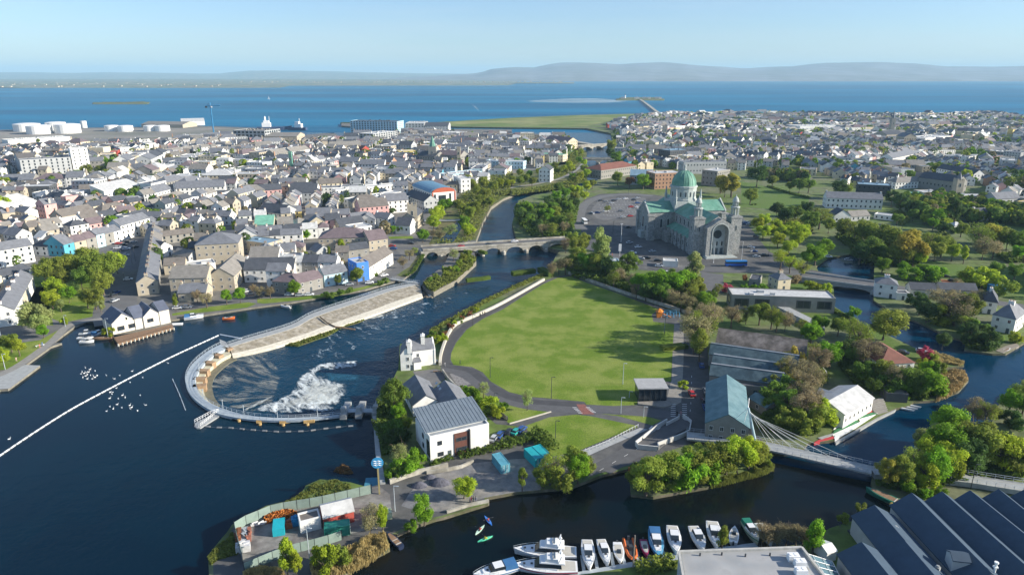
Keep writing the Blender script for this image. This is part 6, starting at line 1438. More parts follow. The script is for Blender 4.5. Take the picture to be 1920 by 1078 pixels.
# ---------------------------------------------------------------- city buildings sighted one by one
landmark('the left riverside park', P(150, 530)); landmark('the waterside lawn', P(60, 640))
landmark('the bright blue house', P(680, 510)); landmark('the long white quay terrace', P(712, 490))
landmark('the curved blue roofed theatre', P(822, 365)); landmark('the church tower', P(778, 420)); landmark('the big grey hotel', P(90, 325))
landmark('the green copper roofed hall', P(495, 430)); landmark('the sandstone courthouse', P(410, 490)); landmark('the white corner terrace', P(30, 490))
landmark('the coastal park', P(1000, 228)); landmark('the far white stadium', P(1540, 240)); landmark('the long white college', P(1600, 385)); landmark('the far grey church', P(1790, 350))
landmark('the teal corner house', P(115, 470)); landmark('the car park', P(1150, 390)); landmark('the river mouth basin', P(1080, 262)); landmark('the orange brick block', P(1255, 335))
CITY = [
# reg ax ay bx by depth h roof wall rooftint floors chim label
('5', -25, 655, 268, 600, 10, 9.5, 'g', 'w', 'S', 3, 0, 'long white three storey corner terrace with one red shopfront'),
('5', 262, 556, 365, 560, 8, 5.6, 'g', 'w', 'D', 2, 1, 'small white house between the white terrace and teal house'),
('5', 492, 566, 570, 543, 14, 7.2, 'g', 't', 'S', 2, 1, 'teal corner house with grey roof facing the riverside park'),
('5', 572, 542, 660, 520, 9, 7.0, 'g', 'b', 'P', 2, 2, 'beige terraced house with purple roof right of the teal house'),
('5', 662, 519, 735, 500, 9, 7.2, 'g', 's', 'P', 2, 1, 'grey stone terraced house, third right of the teal house'),
('5', 737, 499, 797, 482, 9, 8.0, 'g', 'l', 'S', 2, 1, 'pale blue terraced house in the street above the riverside park'),
('5', 799, 481, 862, 463, 9, 7.4, 'g', 's', 'S', 2, 1, 'grey stone terraced house right of the pale blue terraced house'),
('5', 864, 462, 918, 446, 9, 7.2, 'g', 'w', 'S', 2, 1, 'narrow white terraced house left of the big white block'),
('5', 920, 444, 1135, 378, 10, 9.5, 'g', 'w', 'S', 3, 0, 'big white three storey block at the top of the street'),
('5', 1140, 374, 1190, 352, 8, 5.5, 'g', 'w', 'S', 2, 1, 'small white house at the right end of the big white block'),
('5', 1255, 312, 1330, 286, 8, 5.8, 'g', 'y', 'S', 2, 1, 'yellow terraced house at the low end of a rising row'),
('5', 1332, 285, 1410, 260, 8, 5.8, 'g', 'w', 'S', 2, 1, 'white terraced house midway along the rising row'),
('5', 1412, 258, 1500, 228, 8, 5.8, 'g', 'w', 'S', 2, 1, 'white terraced house ending in a teal gable'),
('5', 480, 352, 725, 300, 12, 8.0, 'g', 'b', 'N', 2, 1, 'long beige stone block with brown roof behind the terrace'),
('5', 530, 362, 690, 335, 7, 4.5, 'g', 'b', 'N', 1, 0, 'low house with white dormers before the long beige block'),
('5', 775, 290, 990, 245, 12, 6.0, 'h', 'b', 'N', 2, 1, 'hip roofed beige hall with tan brown roof'),
('5', 865, 215, 1090, 190, 14, 7.0, 'f', 'd', 'F', 2, 0, 'dark glazed flat roofed block with pale roof plant'),
('5', 790, 150, 1060, 95, 14, 8.0, 'm', 'w', 'F', 1, 0, 'white hall with a single slope pale roof'),
('5', -60, 290, 265, 200, 24, 7.0, 'g', 'w', 'F', 1, 0, 'large shining white warehouse at the left edge'),
('5', 150, 265, 325, 215, 10, 4.5, 'g', 's', 'F', 1, 0, 'pale roofed stone shed in front of the shining white warehouse'),
('5', 300, 392, 428, 368, 9, 5.0, 'G', 'c', 'S', 1, 0, 'cream gabled hall with grey roof near the teal house'),
('5', 60, 330, 240, 350, 8, 4.0, 'g', 'o', 'N', 1, 0, 'low brick building with rusty roof at the left'),
('5', 125, 135, 385, 128, 14, 10, 'f', 'd', 'F', 2, 0, 'dark glass box office with a white end wall'),
('5', 500, 185, 610, 180, 8, 6, 'g', 'g', 'S', 2, 1, 'grey house with white gabled dormer near the glass box'),
('5', 600, 120, 740, 112, 10, 6.5, 'g', 'b', 'N', 2, 1, 'beige stone house with brown roof beyond the glass box'),
('5', 1325, 130, 1690, 112, 16, 8.5, 'g', 'w', 'S', 3, 0, 'white hotel with balconies and two grey roofs'),
('5', 1218, 203, 1390, 155, 9, 6, 'g', 'c', 'T', 2, 2, 'cream twin gabled house below the white balcony hotel'),
('5', 1490, 205, 1570, 200, 8, 6.5, 'h', 'r', 'S', 2, 1, 'deep red house with grey hip roof'),
('5', 1800, 152, 1990, 140, 12, 8.5, 'h', 'c', 'T', 2, 0, 'pale yellow block with tan hip roof'),
('5', 1625, 150, 1740, 145, 8, 5.5, 'g', 'w', 'D', 2, 1, 'white house with dark roof right of the red house'),
('5', 1478, 632, 1800, 612, 20, 11.5, 'h', 'b', 'S', 3, 0, 'large sandstone courthouse with slate roof and tall windows'),
('5', 1100, 420, 1240, 395, 8, 5.5, 'g', 'c', 'S', 2, 1, 'cream house at the head of the dark shaded terrace'),
('5', 1160, 480, 1460, 440, 7, 5.0, 'g', 's', 'N', 2, 2, 'long stone mews with brown roof left of the courthouse'),
('5', 1195, 575, 1300, 550, 8, 5.5, 'G', 'w', 'D', 2, 0, 'white gabled house behind the shaded terrace'),
('5', 1300, 620, 1420, 640, 8, 5.5, 'g', 'g', 'T', 2, 0, 'grey house with tan roof left of the courthouse'),
('5', 1235, 702, 1395, 690, 8, 5.2, 'g', 'b', 'N', 2, 0, 'brown roofed cottage with white dormer behind the terrace'),
('5', 1375, 700, 1620, 668, 10, 4.0, 'f', 'w', 'F', 1, 0, 'pale flat roofed link building in front of the courthouse'),
('5', 1340, 905, 1550, 898, 9, 4.5, 'g', 'b', 'S', 1, 2, 'stone lodge on the quay with chimneys at both ends'),
('5', 1762, 815, 1880, 690, 12, 7.2, 'g', 'b', 'T', 2, 1, 'tall stone house with tan roof turned towards the quay trees'),
('5', 40, 790, 245, 725, 8, 5.0, 'g', 'w', 'D', 2, 1, 'white cottage with dark roof left of the riverside park'),
('6', 130, 838, 320, 848, 10, 6.0, 'h', 's', 'P', 2, 2, 'grey stone quay house with purple slate roof'),
('6', 322, 846, 505, 800, 9, 5.6, 'g', 's', 'P', 2, 1, 'grey stone cottage with two dormers on the quay'),
('6', 516, 792, 690, 758, 9, 6.2, 'g', 'l', 'S', 2, 2, 'pale blue and white house with red door on the quay'),
('6', 762, 752, 850, 736, 11, 9.2, 'f', 'B', 'F', 2, 0, 'bright blue flat roofed house on the river quay'),
('6', 852, 735, 1028, 618, 10, 6.6, 'g', 'w', 'N', 2, 0, 'long white quay terrace with brown roof and small windows'),
('6', 475, 520, 845, 510, 17, 7.5, 'h', 'b', 'P', 2, 2, 'large pale stone quay mansion with purple slate roof'),
('6', 850, 525, 990, 505, 14, 6.5, 'g', 'b', 'P', 2, 1, 'stone wing right of the large pale quay mansion'),
('6', 190, 655, 400, 690, 9, 6, 'h', 's', 'S', 2, 1, 'stone house with grey hip roof behind the quay cottages'),
('6', 210, 560, 360, 555, 8, 5, 'h', 'b', 'P', 2, 1, 'low stone house with purplish hip roof and chimney'),
('6', 460, 610, 570, 590, 9, 6, 'G', 'g', 'S', 2, 1, 'ivy clad grey gabled house in the quay gardens'),
('6', 600, 605, 700, 600, 8, 5.5, 'g', 's', 'N', 2, 1, 'narrow stone cottage behind the bright blue house'),
('6', 700, 580, 850, 560, 8, 5.0, 'g', 's', 'D', 1, 0, 'dark roofed outbuilding between blue house and mansion wing'),
('6', 0, 430, 140, 425, 14, 9, 'g', 'b', 'G', 2, 0, 'green copper roofed hall with pale stone front'),
('6', -120, 530, 95, 560, 12, 7, 'f', 'b', 'U', 2, 0, 'flat topped stone block with blue roof lights'),
('6', 20, 325, 200, 345, 16, 9.5, 'g', 'g', 'D', 3, 0, 'grey block with dark roof and white end behind the copper roof'),
('6', 0, 145, 200, 130, 12, 8, 'g', 'p', 'D', 2, 1, 'pink gabled terrace house beside the yellow block'),
('6', 320, 395, 400, 375, 8, 7, 'h', 'w', 'T', 2, 0, 'small white block with tan roof in the shaded market street'),
('6', 375, 340, 560, 335, 14, 7, 'g', 'b', 'S', 2, 0, 'grey roofed stone hall with rounded windows'),
('6', 545, 320, 705, 315, 9, 6.5, 'g', 'w', 'S', 2, 0, 'white walled house with grey roof behind the mansion'),
('6', 725, 345, 850, 330, 9, 6, 'g', 'w', 'S', 2, 0, 'white double gabled house left of the church'),
('6', 765, 350, 890, 350, 10, 5.5, 'G', 'w', 'S', 2, 0, 'white gable fronted house nearest the church'),
('6', 880, 335, 990, 345, 9, 6, 'g', 'w', 'S', 2, 1, 'white house with steep gable just left of the church garden'),
('6', 1045, 395, 1155, 400, 12, 6, 'g', 'w', 'D', 1, 0, 'white church nave with dark roof beside the church tower'),
('6', 720, 210, 1090, 145, 10, 7, 'f', 'w', 'F', 2, 0, 'long cream flat roofed school with rows of windows, lower wing'),
('6', 600, 130, 1060, 85, 10, 7, 'f', 'w', 'F', 2, 0, 'long cream flat roofed school with rows of windows, upper wing'),
('6', 1120, 180, 1260, 230, 12, 8, 'g', 'g', 'D', 2, 0, 'dark grey block behind the church tower'),
('6', 480, 70, 650, 60, 11, 6, 'g', 'c', 'N', 2, 0, 'cream house with brown dormered roof near the school'),
('6', 1480, 60, 1535, 90, 9, 12, 'f', 'w', 'F', 3, 0, 'slim white block right of the curved blue roof'),
('2', 10, 800, 90, 790, 14, 8, 'f', 'w', 'F', 2, 0, 'white flat roofed shop with teal side'),
('2', 1350, 900, 1450, 905, 12, 8, 'h', 'w', 'S', 2, 0, 'white block with grey hip roof beside the tree courtyard'),
('2', 1430, 960, 1690, 930, 16, 6, 'f', 'l', 'F', 2, 0, 'pale flat roofed block with blue shaded wall near the river trees'),
('2', 1725, 860, 2000, 870, 14, 8, 'f', 'l', 'F', 2, 0, 'long white and blue flat roofed block above the river'),
('2', 1210, 830, 1340, 840, 22, 10, 'g', 's', 'D', 2, 0, 'dark roofed grey church hall next to the green spire'),
('2', 1350, 830, 1530, 840, 20, 11, 'g', 's', 'P', 2, 0, 'big stone church nave with purple grey roof'),
('2', 1490, 790, 1590, 790, 16, 13, 'f', 'g', 'D', 3, 0, 'tall grey block behind the stone church'),
('2', 560, 745, 790, 735, 16, 9, 'g', 'b', 'T', 2, 0, 'long beige stone hall with tan roof'),
('2', 800, 770, 850, 765, 9, 9, 'G', 'r', 'R', 1, 0, 'small red gabled house in the city centre'),
('2', 1070, 790, 1195, 785, 12, 9, 'f', 'y', 'F', 2, 0, 'yellow flat roofed building with white top'),
('1', 680, 795, 785, 795, 16, 14, 'f', 'c', 'F', 1, 0, 'plain cream cube tower right of the grey hotel'),
('1', 655, 865, 780, 860, 12, 8, 'g', 's', 'S', 2, 0, 'stone gabled house in front of the cream cube tower'),
('1', 1005, 805, 1225, 800, 14, 7, 'g', 'r', 'S', 1, 0, 'long red fronted market hall with grey roof'),
('1', 1225, 790, 1560, 745, 16, 6, 'g', 'o', 'T', 1, 0, 'long brick railway station shed with tan roof'),
('1', 1625, 850, 1720, 850, 10, 9, 'f', 'w', 'F', 2, 0, 'bright white square block below the red rooftop'),
('1', 1720, 830, 1870, 835, 10, 5, 'f', 'w', 'F', 1, 0, 'low white flat roofed wing beside the square block'),
('1', 1530, 735, 1590, 735, 10, 7, 'G', 'w', 'R', 1, 0, 'white gabled shed with red roof near the crane'),
('3', 665, 945, 930, 905, 22, 9, 'h', 's', 'R', 2, 0, 'rust red roofed stone building across the river from the island'),
('3', 1065, 1020, 1270, 1010, 18, 14, 'f', 'o', 'F', 4, 0, 'orange brick four storey block behind the dome'),
('3', 880, 985, 1050, 990, 18, 9, 'g', 'g', 'U', 2, 0, 'stone block with blue grey roof beside the bright green tree'),
('3', 1415, 985, 1530, 1000, 22, 14, 'f', 's', 'F', 3, 0, 'grey stone four storey block right of the dome'),
('3', 1280, 905, 1600, 900, 16, 12, 'f', 'g', 'S', 2, 0, 'grey office with large windows behind the dome'),
('3', 1590, 835, 1675, 835, 14, 9, 'h', 'w', 'T', 2, 0, 'white house with tan hip roof above the cathedral green'),
('3', 200, 965, 285, 968, 18, 12, 'G', 'w', 'D', 3, 0, 'tall cream gabled house on the river bend'),
('3', 65, 670, 165, 670, 20, 14, 'f', 'c', 'F', 4, 0, 'cream apartment cube by the river basin'),
('3', 250, 700, 420, 720, 18, 11, 'g', 'c', 'P', 3, 0, 'cream gabled apartment row near the basin'),
('3', 145, 800, 380, 815, 14, 8, 'f', 'c', 'G', 2, 0, 'cream block with pale green roof above the river bend'),
('3', 820, 630, 860, 630, 20, 13, 'G', 'w', 'P', 2, 0, 'tall white gabled church hall across the basin'),
('3', 1530, 590, 1590, 585, 28, 10, 'f', 'w', 'F', 1, 0, 'bright white square hall in the far town'),
('3', 1180, 800, 1320, 790, 22, 11, 'f', 'd', 'U', 2, 0, 'dark blue glass office in the west town'),
('4', 235, 590, 525, 585, 40, 10, 'f', 'w', 'F', 1, 0, 'far white stadium stand with flat overhanging roof'),
('4', 880, 670, 1010, 665, 25, 12, 'g', 'b', 'D', 2, 0, 'far dark roofed stone school with pale gable'),
('4', 1010, 700, 1100, 700, 22, 14, 'G', 'b', 'S', 2, 0, 'far stone gabled block beside the blue hall'),
('4', 1170, 690, 1360, 670, 28, 10, 'f', 'w', 'F', 2, 0, 'far white modern block right of the blue hall'),
('4', 925, 840, 1100, 800, 14, 8, 'g', 'w', 'S', 2, 0, 'white gabled terrace among the western roofs'),
('4', 1255, 910, 1530, 960, 12, 7, 'g', 'w', 'D', 2, 0, 'white row of houses with dark roof facing the church'),
('4', 1115, 1010, 1400, 1050, 16, 10, 'g', 's', 'D', 1, 0, 'great grey stone church with steep dark roof and gable'),
('4', 660, 1060, 910, 1075, 16, 9, 'f', 'd', 'U', 2, 0, 'long green glazed campus block'),
('4', 1330, 800, 1780, 805, 20, 5, 'f', 'g', 'F', 1, 0, 'very long low grey hall in the western town'),
('4', 1400, 690, 1560, 690, 22, 7, 'f', 'y', 'F', 1, 0, 'pale yellow low block beneath the white roofline'),
('8', 430, 200, 850, 215, 12, 8, 'g', 'w', 'S', 2, 2, 'long white college building with slate roof'),
('8', 490, 320, 610, 320, 10, 6, 'G', 'w', 'D', 1, 0, 'white gabled chapel in front of the long college'),
('8', 1010, 150, 1140, 165, 16, 6, 'f', 'd', 'G', 2, 0, 'green framed glass campus pavilion'),
('8', 1150, 150, 1275, 150, 14, 7, 'f', 'b', 'F', 2, 0, 'beige campus block right of the green glass pavilion'),
('8', 1700, 180, 1880, 170, 12, 5, 'g', 'g', 'S', 1, 0, 'low grey house beyond the campus lawn'),
('8', 1400, 160, 1680, 165, 14, 5, 'f', 'g', 'F', 1, 0, 'long low grey campus workshop'),
('8', 1560, 300, 1650, 295, 10, 5, 'g', 'w', 'D', 2, 1, 'white garden house with dark roof beyond the campus lawn'),
('8', 1390, 372, 1455, 368, 6, 3.5, 'h', 'w', 'F', 1, 0, 'little white lodge by the walled campus path'),
('8', 620, 300, 760, 292, 9, 3.5, 'g', 'g', 'T', 1, 0, 'low grey outbuildings in front of the long white college'),
('8', 790, 280, 950, 300, 8, 3.2, 'f', 'w', 'F', 1, 0, 'pale flat roofed annexe right of the college outbuildings'),
('8', 1250, 60, 1370, 70, 10, 7, 'h', 'w', 'S', 2, 2, 'white hip roofed house just left of the grey church'),
('8', 950, 60, 1180, 50, 12, 6, 'h', 'w', 'T', 2, 1, 'white villa with tan hip roof behind the green campus block'),
]
for t in CITY:
 reg, ax, ay, bx, by, dp, h, rf_, wc, rc, fl, ch_, lab = t
 house(Z(reg, ax, ay), Z(reg, bx, by), dp, h, rf_, wc, rc, lab, floors=fl, chim=ch_, name='building' if dp >= 12 else 'house', cat='building' if dp >= 12 else 'house')
# shaded terrace running down to the quay: fourteen narrow stone houses
a, b_ = Z('5', 1110, 440), Z('5', 1035, 860); n_ = 14
for k in range(n_):
 p, q = a.lerp(b_, k / n_), a.lerp(b_, (k + .97) / n_)
 r_ = house(p, q, 9, 6.4, 'g', random.choice('sbg'), random.choice('SST'), None, chim=1, floors=2, name='terraced_house', group='narrow terraced houses in the shaded street'); AUTO.append((r_, 'narrow grey roofed terraced house in the shaded row'))
a, b_ = Z('5', 130, 1075), Z('5', 268, 800)
for k in range(5):
 p, q = a.lerp(b_, k / 5), a.lerp(b_, (k + .97) / 5)
 r_ = house(p, q, 9, 6.8, 'g', 'w' if k != 2 else 'c', 'S', None, chim=1, floors=2, name='terraced_house', group='white terraced houses left of the park'); AUTO.append((r_, 'white terraced house with slate roof' if k != 2 else 'cream terraced house with slate roof'))
# theatre with a curved blue roof
ar = thing('theatre', 'theatre with curved blue metal roof and red end beside the river trees', 'theatre', (*Z('6', 1400, 180)[:2], 0)); OFF[ar.name] = tuple(ar.location)
a, b_ = Z('6', 1320, 182), Z('6', 1500, 165); u = (b_ - a); w = u.length; u.normalize(); n = Vector((-u.y, u.x, 0)); D_ = 42
def ring(o, r0, zb): return [(a + u * (w / 2 + (w / 2 + r0) * math.cos(math.pi - i * math.pi / 10)) + n * o).to_tuple()[:2] + (zb + 3.6 * math.sin(i * math.pi / 10),) for i in range(11)]
bb = MB(); q = [a, b_, b_ + n * D_, a + n * D_]; bb.prism([(p.x, p.y) for p in q], 0, 10); bb.done('wall', W_, ar)
bb = MB(); bb.loft([ring(1.5, .8, 10.01), ring(D_ + .5, .8, 10.01)][::-1]); bb.done('curved_roof', mat('blue_curved_roof', (.12, .24, .33), .4, .1, .3), ar)
bb = MB(); bb.loft([ring(.2, -.4, 10.0), ring(1.6, -.4, 10.0)][::-1]); bb.done('red_lunette', mat('red_panel', (.42, .1, .05), .6, .1), ar)
bb = MB(); m_ = a + u * w * .42 - n * .1; bb.box(m_.x, m_.y, .1, w * .3, .3, 7.5, math.atan2(u.y, u.x)); bb.done('entrance_glazing', glass, ar)
for t in (.12, .75): bb = MB(); m_ = a + u * w * t - n * .1; bb.box(m_.x, m_.y, .6, w * .07, .3, 8, math.atan2(u.y, u.x)); bb.done('tall_window', glass, ar)
for t in (.03, .95): bb = MB(); m_ = a + u * w * t - n * .1; bb.box(m_.x, m_.y, 0, w * .05, .35, 9.9, math.atan2(u.y, u.x)); bb.done('red_pier', MAT['red_panel'], ar)
for k in range(8): bb = MB(); m_ = a + n * (4 + k * 4.8) - u * .1; bb.box(m_.x, m_.y, .5, .3, 1.6, 8, math.atan2(u.y, u.x)); bb.done('side_window', glass, ar)
OCC.append((*((a + b_) / 2 + n * 12)[:2], 12)); OCC.append((*((a + b_) / 2 + n * 32)[:2], 12))
# church tower beside the canal
def ctower(p, w, h, lab, m, rot=0, spire=0, spm=None, cat='church tower'):
 r = local('church_tower', lab, cat, (p.x, p.y, 0), rot); bb = MB(); bb.box(0, 0, 0, w, w, h); bb.done('tower', m, r)
 bb = MB()
 for i in range(3):
  for s in (-1, 1): bb.box((i - 1) * w * .38, s * (w / 2 - .25), h, w * .2, .5, 1.2); bb.box(s * (w / 2 - .25), (i - 1) * w * .38 + (.002 if i != 1 else 0), h, .5, w * .2 - .004, 1.19)
 bb.done('battlement', m, r)
 part('window', AWS, r, (0, -w / 2 - .05, h * .62), 0, (1.3, 1, 1.4))
 if spire: bb = MB(); bb.cyl(0, 0, h + .01, h + spire, w * .45, 8, .1); bb.done('spire', spm, r)
 OCC.append((p.x, p.y, w)); return r
ctower(Z('6', 1175, 365), 6.5, 17, 'battlemented pale stone church tower next to the canal trees', MAT['wall_b'], R(8))
hb('6', 1190, 375, 1255, 320, 9, 9, 'g', 'b', 'D', 'narrow pale stone church aisle right of the battlemented tower', cat='church', name='church_aisle')
ctower(Z('2', 1325, 830), 9, 20, 'dark church tower with pale green pyramid spire in the city', MAT['wall_s'], 0, 13, copper)
ctower(Z('2', 270, 900), 3.0, 22, 'slender pale green church mast in the left city', copper)
ctower(Z('2', 1520, 840), 4, 20, 'slim pale stone bell tower right of the big stone church', MAT['wall_b'])
ctower(Z('4', 920, 600), 7, 26, 'distant thin grey church spire in the western town', MAT['wall_s'], 0, 14, MAT['roof_S'])
ctower(Z('3', 1140, 640), 7, 20, 'distant square stone church tower across the basin', MAT['wall_s'])
ctower(Z('4', 1405, 1080), 6, 15, 'pale gabled front turret of the great grey church', MAT['wall_b'], 0, 7, MAT['roof_S'])
# big grey hotel
ho = house(Z('l', 345, 890), Z('l', 1095, 835), 16, 16.5, 'f', 'g', 'S', 'big grey railway hotel with five rows of small windows', name='hotel', cat='hotel', floors=5, sp=4.6, wsz=(1.3, 2.2), win='sep', wm=WIND)
a, b_ = Z('l', 345, 890), Z('l', 1095, 835)
u = (b_ - a).normalized(); n = Vector((-u.y, u.x, 0))
house(a + n * 17, a + n * 17 + u * 14, 60, 15, 'g', 'g', 'N', 'long shaded side wing of the big grey hotel', name='hotel_wing', cat='hotel', floors=4)
house(b_ + u * 1.0, b_ + u * 17, 15, 25, 'f', 'w', 'F', 'white tower block at the right end of the grey hotel', name='tower_block', cat='building', floors=7, sp=4)
# ---------------------------------------------------------------- the rest of the town, street by street
cityz = [[P(x, y) for x, y in [(-250, 420), (-250, 285), (0, 284), (200, 275), (420, 262), (520, 268), (640, 262), (800, 250), (985, 262), (1060, 260), (1080, 272), (1070, 296), (1030, 312), (985, 325), (940, 335), (905, 345), (870, 368), (845, 375), (800, 372), (760, 400), (735, 430), (745, 440), (735, 455), (740, 470), (640, 530), (520, 545), (330, 585), (325, 560), (300, 540), (262, 545), (300, 450), (240, 455), (60, 500), (-250, 560)]],
  [P(x, y) for x, y in [(1152, 268), (1152, 247), (1130, 239), (1150, 228), (1215, 218), (1240, 214.5), (1440, 214), (1560, 216), (1700, 218), (1850, 214), (1920, 221), (2250, 228), (2250, 420), (1950, 405), (1905, 395), (1830, 352), (1720, 350), (1600, 356), (1560, 340), (1480, 325), (1420, 318), (1330, 330), (1250, 318), (1165, 325), (1150, 300)]],
  [P(x, y) for x, y in [(-250, 660), (-250, 560), (-20, 520), (60, 505), (60, 560), (40, 600), (20, 650), (-100, 700)]]]
rr = random.Random(11)
ZB = [[min(p.x for p in z), max(p.x for p in z), min(p.y for p in z), max(p.y for p in z)] for z in cityz]
street_block = [C(('5', 0, 690), ('5', 620, 560), ('5', 1000, 460), ('5', 1180, 350), ('5', 1130, 345), ('5', 900, 445), ('5', 500, 570), ('5', 0, 650)),
    C(('l', 0, 1010), ('l', 100, 860), ('l', 700, 880), ('l', 1200, 760), ('l', 1900, 600), ('l', 1700, 1010)),
    C(('6', 900, 480), ('6', 1260, 480), ('6', 1260, 400), ('6', 990, 400)), C(('2', 1190, 810), ('2', 1340, 810), ('2', 1340, 880), ('2', 1190, 880))]
SITES = []
for zi, z in enumerate(cityz):
 x0, x1, y0, y1 = ZB[zi]
 CS = 66
 gx = x0
 while gx < x1:
  gy = y0
  while gy < y1:
   cx, cy = gx + CS / 2 + rr.uniform(-6, 6), gy + CS / 2 + rr.uniform(-6, 6)
   ang = R(12 if zi == 1 else -6) + noise.noise(Vector((cx / 300, cy / 300, zi * 7))) * 1.6 + rr.choice((0, 0, R(90)))
   ca, sa = math.cos(ang), math.sin(ang)
   yy = -CS / 2 + 5
   style = rr.random()
   while yy < CS / 2 - 4:
    dp = rr.uniform(7.5, 10.5) if style < .62 else rr.uniform(11, 18)
    xx = -CS / 2 + 4; hbase = rr.uniform(5, 7.5) if zi == 1 else rr.uniform(5.5, 9.5)
    while xx < CS / 2 - 4:
     ww = rr.uniform(6, 13) if style < .62 else rr.uniform(12, 30)
     if zi == 1 and style < .5: ww = rr.uniform(6, 10)
     px_, py_ = xx + ww / 2, yy + dp / 2
     wx, wy = cx + px_ * ca - py_ * sa, cy + px_ * sa + py_ * ca
     rad = math.hypot(ww, dp) * .44
     if wx * wx + wy * wy < 1e9 and rr.random() < (.88 if zi != 1 else .70) and all(inside(wx + math.cos(t) * rad, wy + math.sin(t) * rad, z) for t in (0, 1.57, 3.14, 4.71)) and free(wx, wy, rad * .75) and not any(inside(wx, wy, s) for s in street_block):
      if abs(wx / wy) < .86:
       SITES.append((math.hypot(wx, wy), wx, wy, ww, dp, ang, hbase + rr.uniform(-.9, 1.3) + (2.5 if style > .9 else 0), style, zi))
     xx += ww + (0.15 if rr.random() < .8 else rr.uniform(1.5, 6))
    yy += dp + rr.choice((4, 6, 9))
   gy += CS + (3 if zi == 1 else 1)
  gx += CS + 3
SITES.sort(key=lambda s: s[0])
WP = 'wwwwwwwwwccbbbsgggcp' ; RP_ = 'SSSSSSDDDNTTPF'
budget = 300 - NH[0]
far_mb = {}
FW_, FG_ = MB(), MB()
wkeys, rkeys = list(WALL), list(ROOF)
for i, (d, wx, wy, ww, dp, ang, h, style, zi) in enumerate(SITES):
 wc = rr.choice(WP); rc = rr.choice(RP_); q = rr.random()
 if rr.random() < .03: wc = rr.choice('rtpoyo')
 if style > .62: rf_ = 'f' if q < .6 else ('g' if q < .9 else 'h')
 else: rf_ = 'g' if q < .8 else ('h' if q < .88 else ('G' if q < .94 else 'f'))
 if rf_ == 'f': rc = rr.choice('FFSST')
 u = Vector((math.cos(ang), math.sin(ang), 0)); n = Vector((-u.y, u.x, 0))
 # let the front face the camera side
 if n.y < 0: u, n = -u, -n
 c = Vector((wx, wy, 0)); A_ = c - u * ww / 2 - n * dp / 2; B_ = c + u * ww / 2 - n * dp / 2
 if i < budget:
  r_ = house(A_, B_, dp, h, rf_, wc, rc, None, chim=rr.choice((0, 1, 1, 2)) if rf_ != 'f' else 0, occ=False, win='sep' if d < 400 else 'join', cat='house' if ww < 15 else 'building', name='house' if ww < 15 else 'building', door=d < 400)
  AUTO.append((r_, f"{WNAME[wc]} {'house' if ww < 15 else 'block'} with {RNAME[rc]} {'flat roof' if rf_ == 'f' else 'roof'}"))
 else:
  W, Q = shell(ww, dp, h, rf_)
  x_, y_ = c.x, c.y; ca, sa = u.x, u.y
  for M_, T_, key, idx in ((W, FW_, wc, wkeys.index(wc)), (Q, FG_, rc, rkeys.index(rc))):
   o = len(T_.v); T_.v += [(x_ + a_ * ca - b2 * sa, y_ + a_ * sa + b2 * ca, z_) for a_, b2, z_ in M_.v]
   T_.f += [tuple(k + o for k in f) for f in M_.f]; T_.m += [idx] * len(M_.f)
  T_ = FW_
  if rf_ != 'f' and d < 1200:
   for k in range(rr.choice((0, 1, 1, 2))):
    t = rr.choice((-1, 1)) * (ww / 2 - .7); FW_.box(x_ + t * ca, y_ + t * sa, h, 1.0, 1.6, dp * .34 + 1.0, ang, wkeys.index(rr.choice('swbo')))
  if d < 1300:
   e = .05; s_ = 1.25
   for fl in range(max(1, round(h / 3.1))):
    z_ = (fl + .55) * h / max(1, round(h / 3.1))
    for side, L_, off in ((0, ww, dp / 2), (1, dp, ww / 2)):
     nn = -n if side == 0 else (u if u.dot(Vector((-x_, -y_, 0))) > 0 else -u)
     tt = u if side == 0 else n
     k_ = max(1, int(L_ / 3.3))
     for k in range(k_):
      if side == 1 and rr.random() < .5: continue
      p = c + nn * (off + e) + tt * ((k + .5) / k_ * L_ - L_ / 2)
      a1 = p - tt * .55; b1 = p + tt * .55
      FW_.v += [(a1.x, a1.y, z_ - .75), (b1.x, b1.y, z_ - .75), (b1.x, b1.y, z_ + .75), (a1.x, a1.y, z_ + .75)]; o = len(FW_.v) - 4; FW_.f.append((o, o + 1, o + 2, o + 3)); FW_.m.append(len(wkeys))
FW_.done('distant_house_walls', [MAT['wall_' + k] for k in wkeys] + [glass], kind='stuff', label='walls of the many small far town houses that read as one mass')
FG_.done('distant_house_roofs', [MAT['roof_' + k] for k in rkeys], kind='stuff', label='roofs of the many small far town houses that read as one mass')
print('houses', NH[0], 'sites', len(SITES), 'farthest single', SITES[min(len(SITES) - 1, budget)][0])
# ---------------------------------------------------------------- trees and plants, sighted at the foot of the trunk
# island, riverside and park
trees('c', "235,790 13 ever M 1.05;330,900 5 willow Y 0.9;270,830 6 round G;240,960 6 bush M;300,990 5 bush D;200,1010 4 bush D;905,665 6.5 bare P .8;1232,755 7.5 bare P .8")
trees('c', "620,205 2.6 bush R;660,150 3 bush R;560,250 3.6 bush Y 1.3;600,240 3.4 bush Y;530,200 2.6 bush M;590,190 2.6 bush D;740,90 2.8 bush R;690,120 2.4 bush Y;800,50 2.6 bush R;850,20 2.4 bush Y;500,230 2.4 bush M;730,100 2.4 bush M")
trees('c', "780,650 3.6 bush G;830,680 4.2 bush G;900,720 3.4 bush G;960,760 5.2 bush Y;1010,800 4.5 bush Y;940,790 3.6 bush M;1050,760 3 bush G")
trees('f', "1560,310 9.5 bare P .75;1610,320 6 bush G 1.2;1490,350 3 bush G;1690,250 5 bush G;1540,340 4 bush M;1660,300 4.5 bush G")
trees('f', "1740,700 9.5 willow G .8;720,1100 11 tall Y .8;790,1110 8 tall Y .7;1430,740 8 willow Y .6;1340,790 9 bare B .8;1000,1060 7 bush Y .7;1080,1020 5 bush O;1640,740 3 bush G")
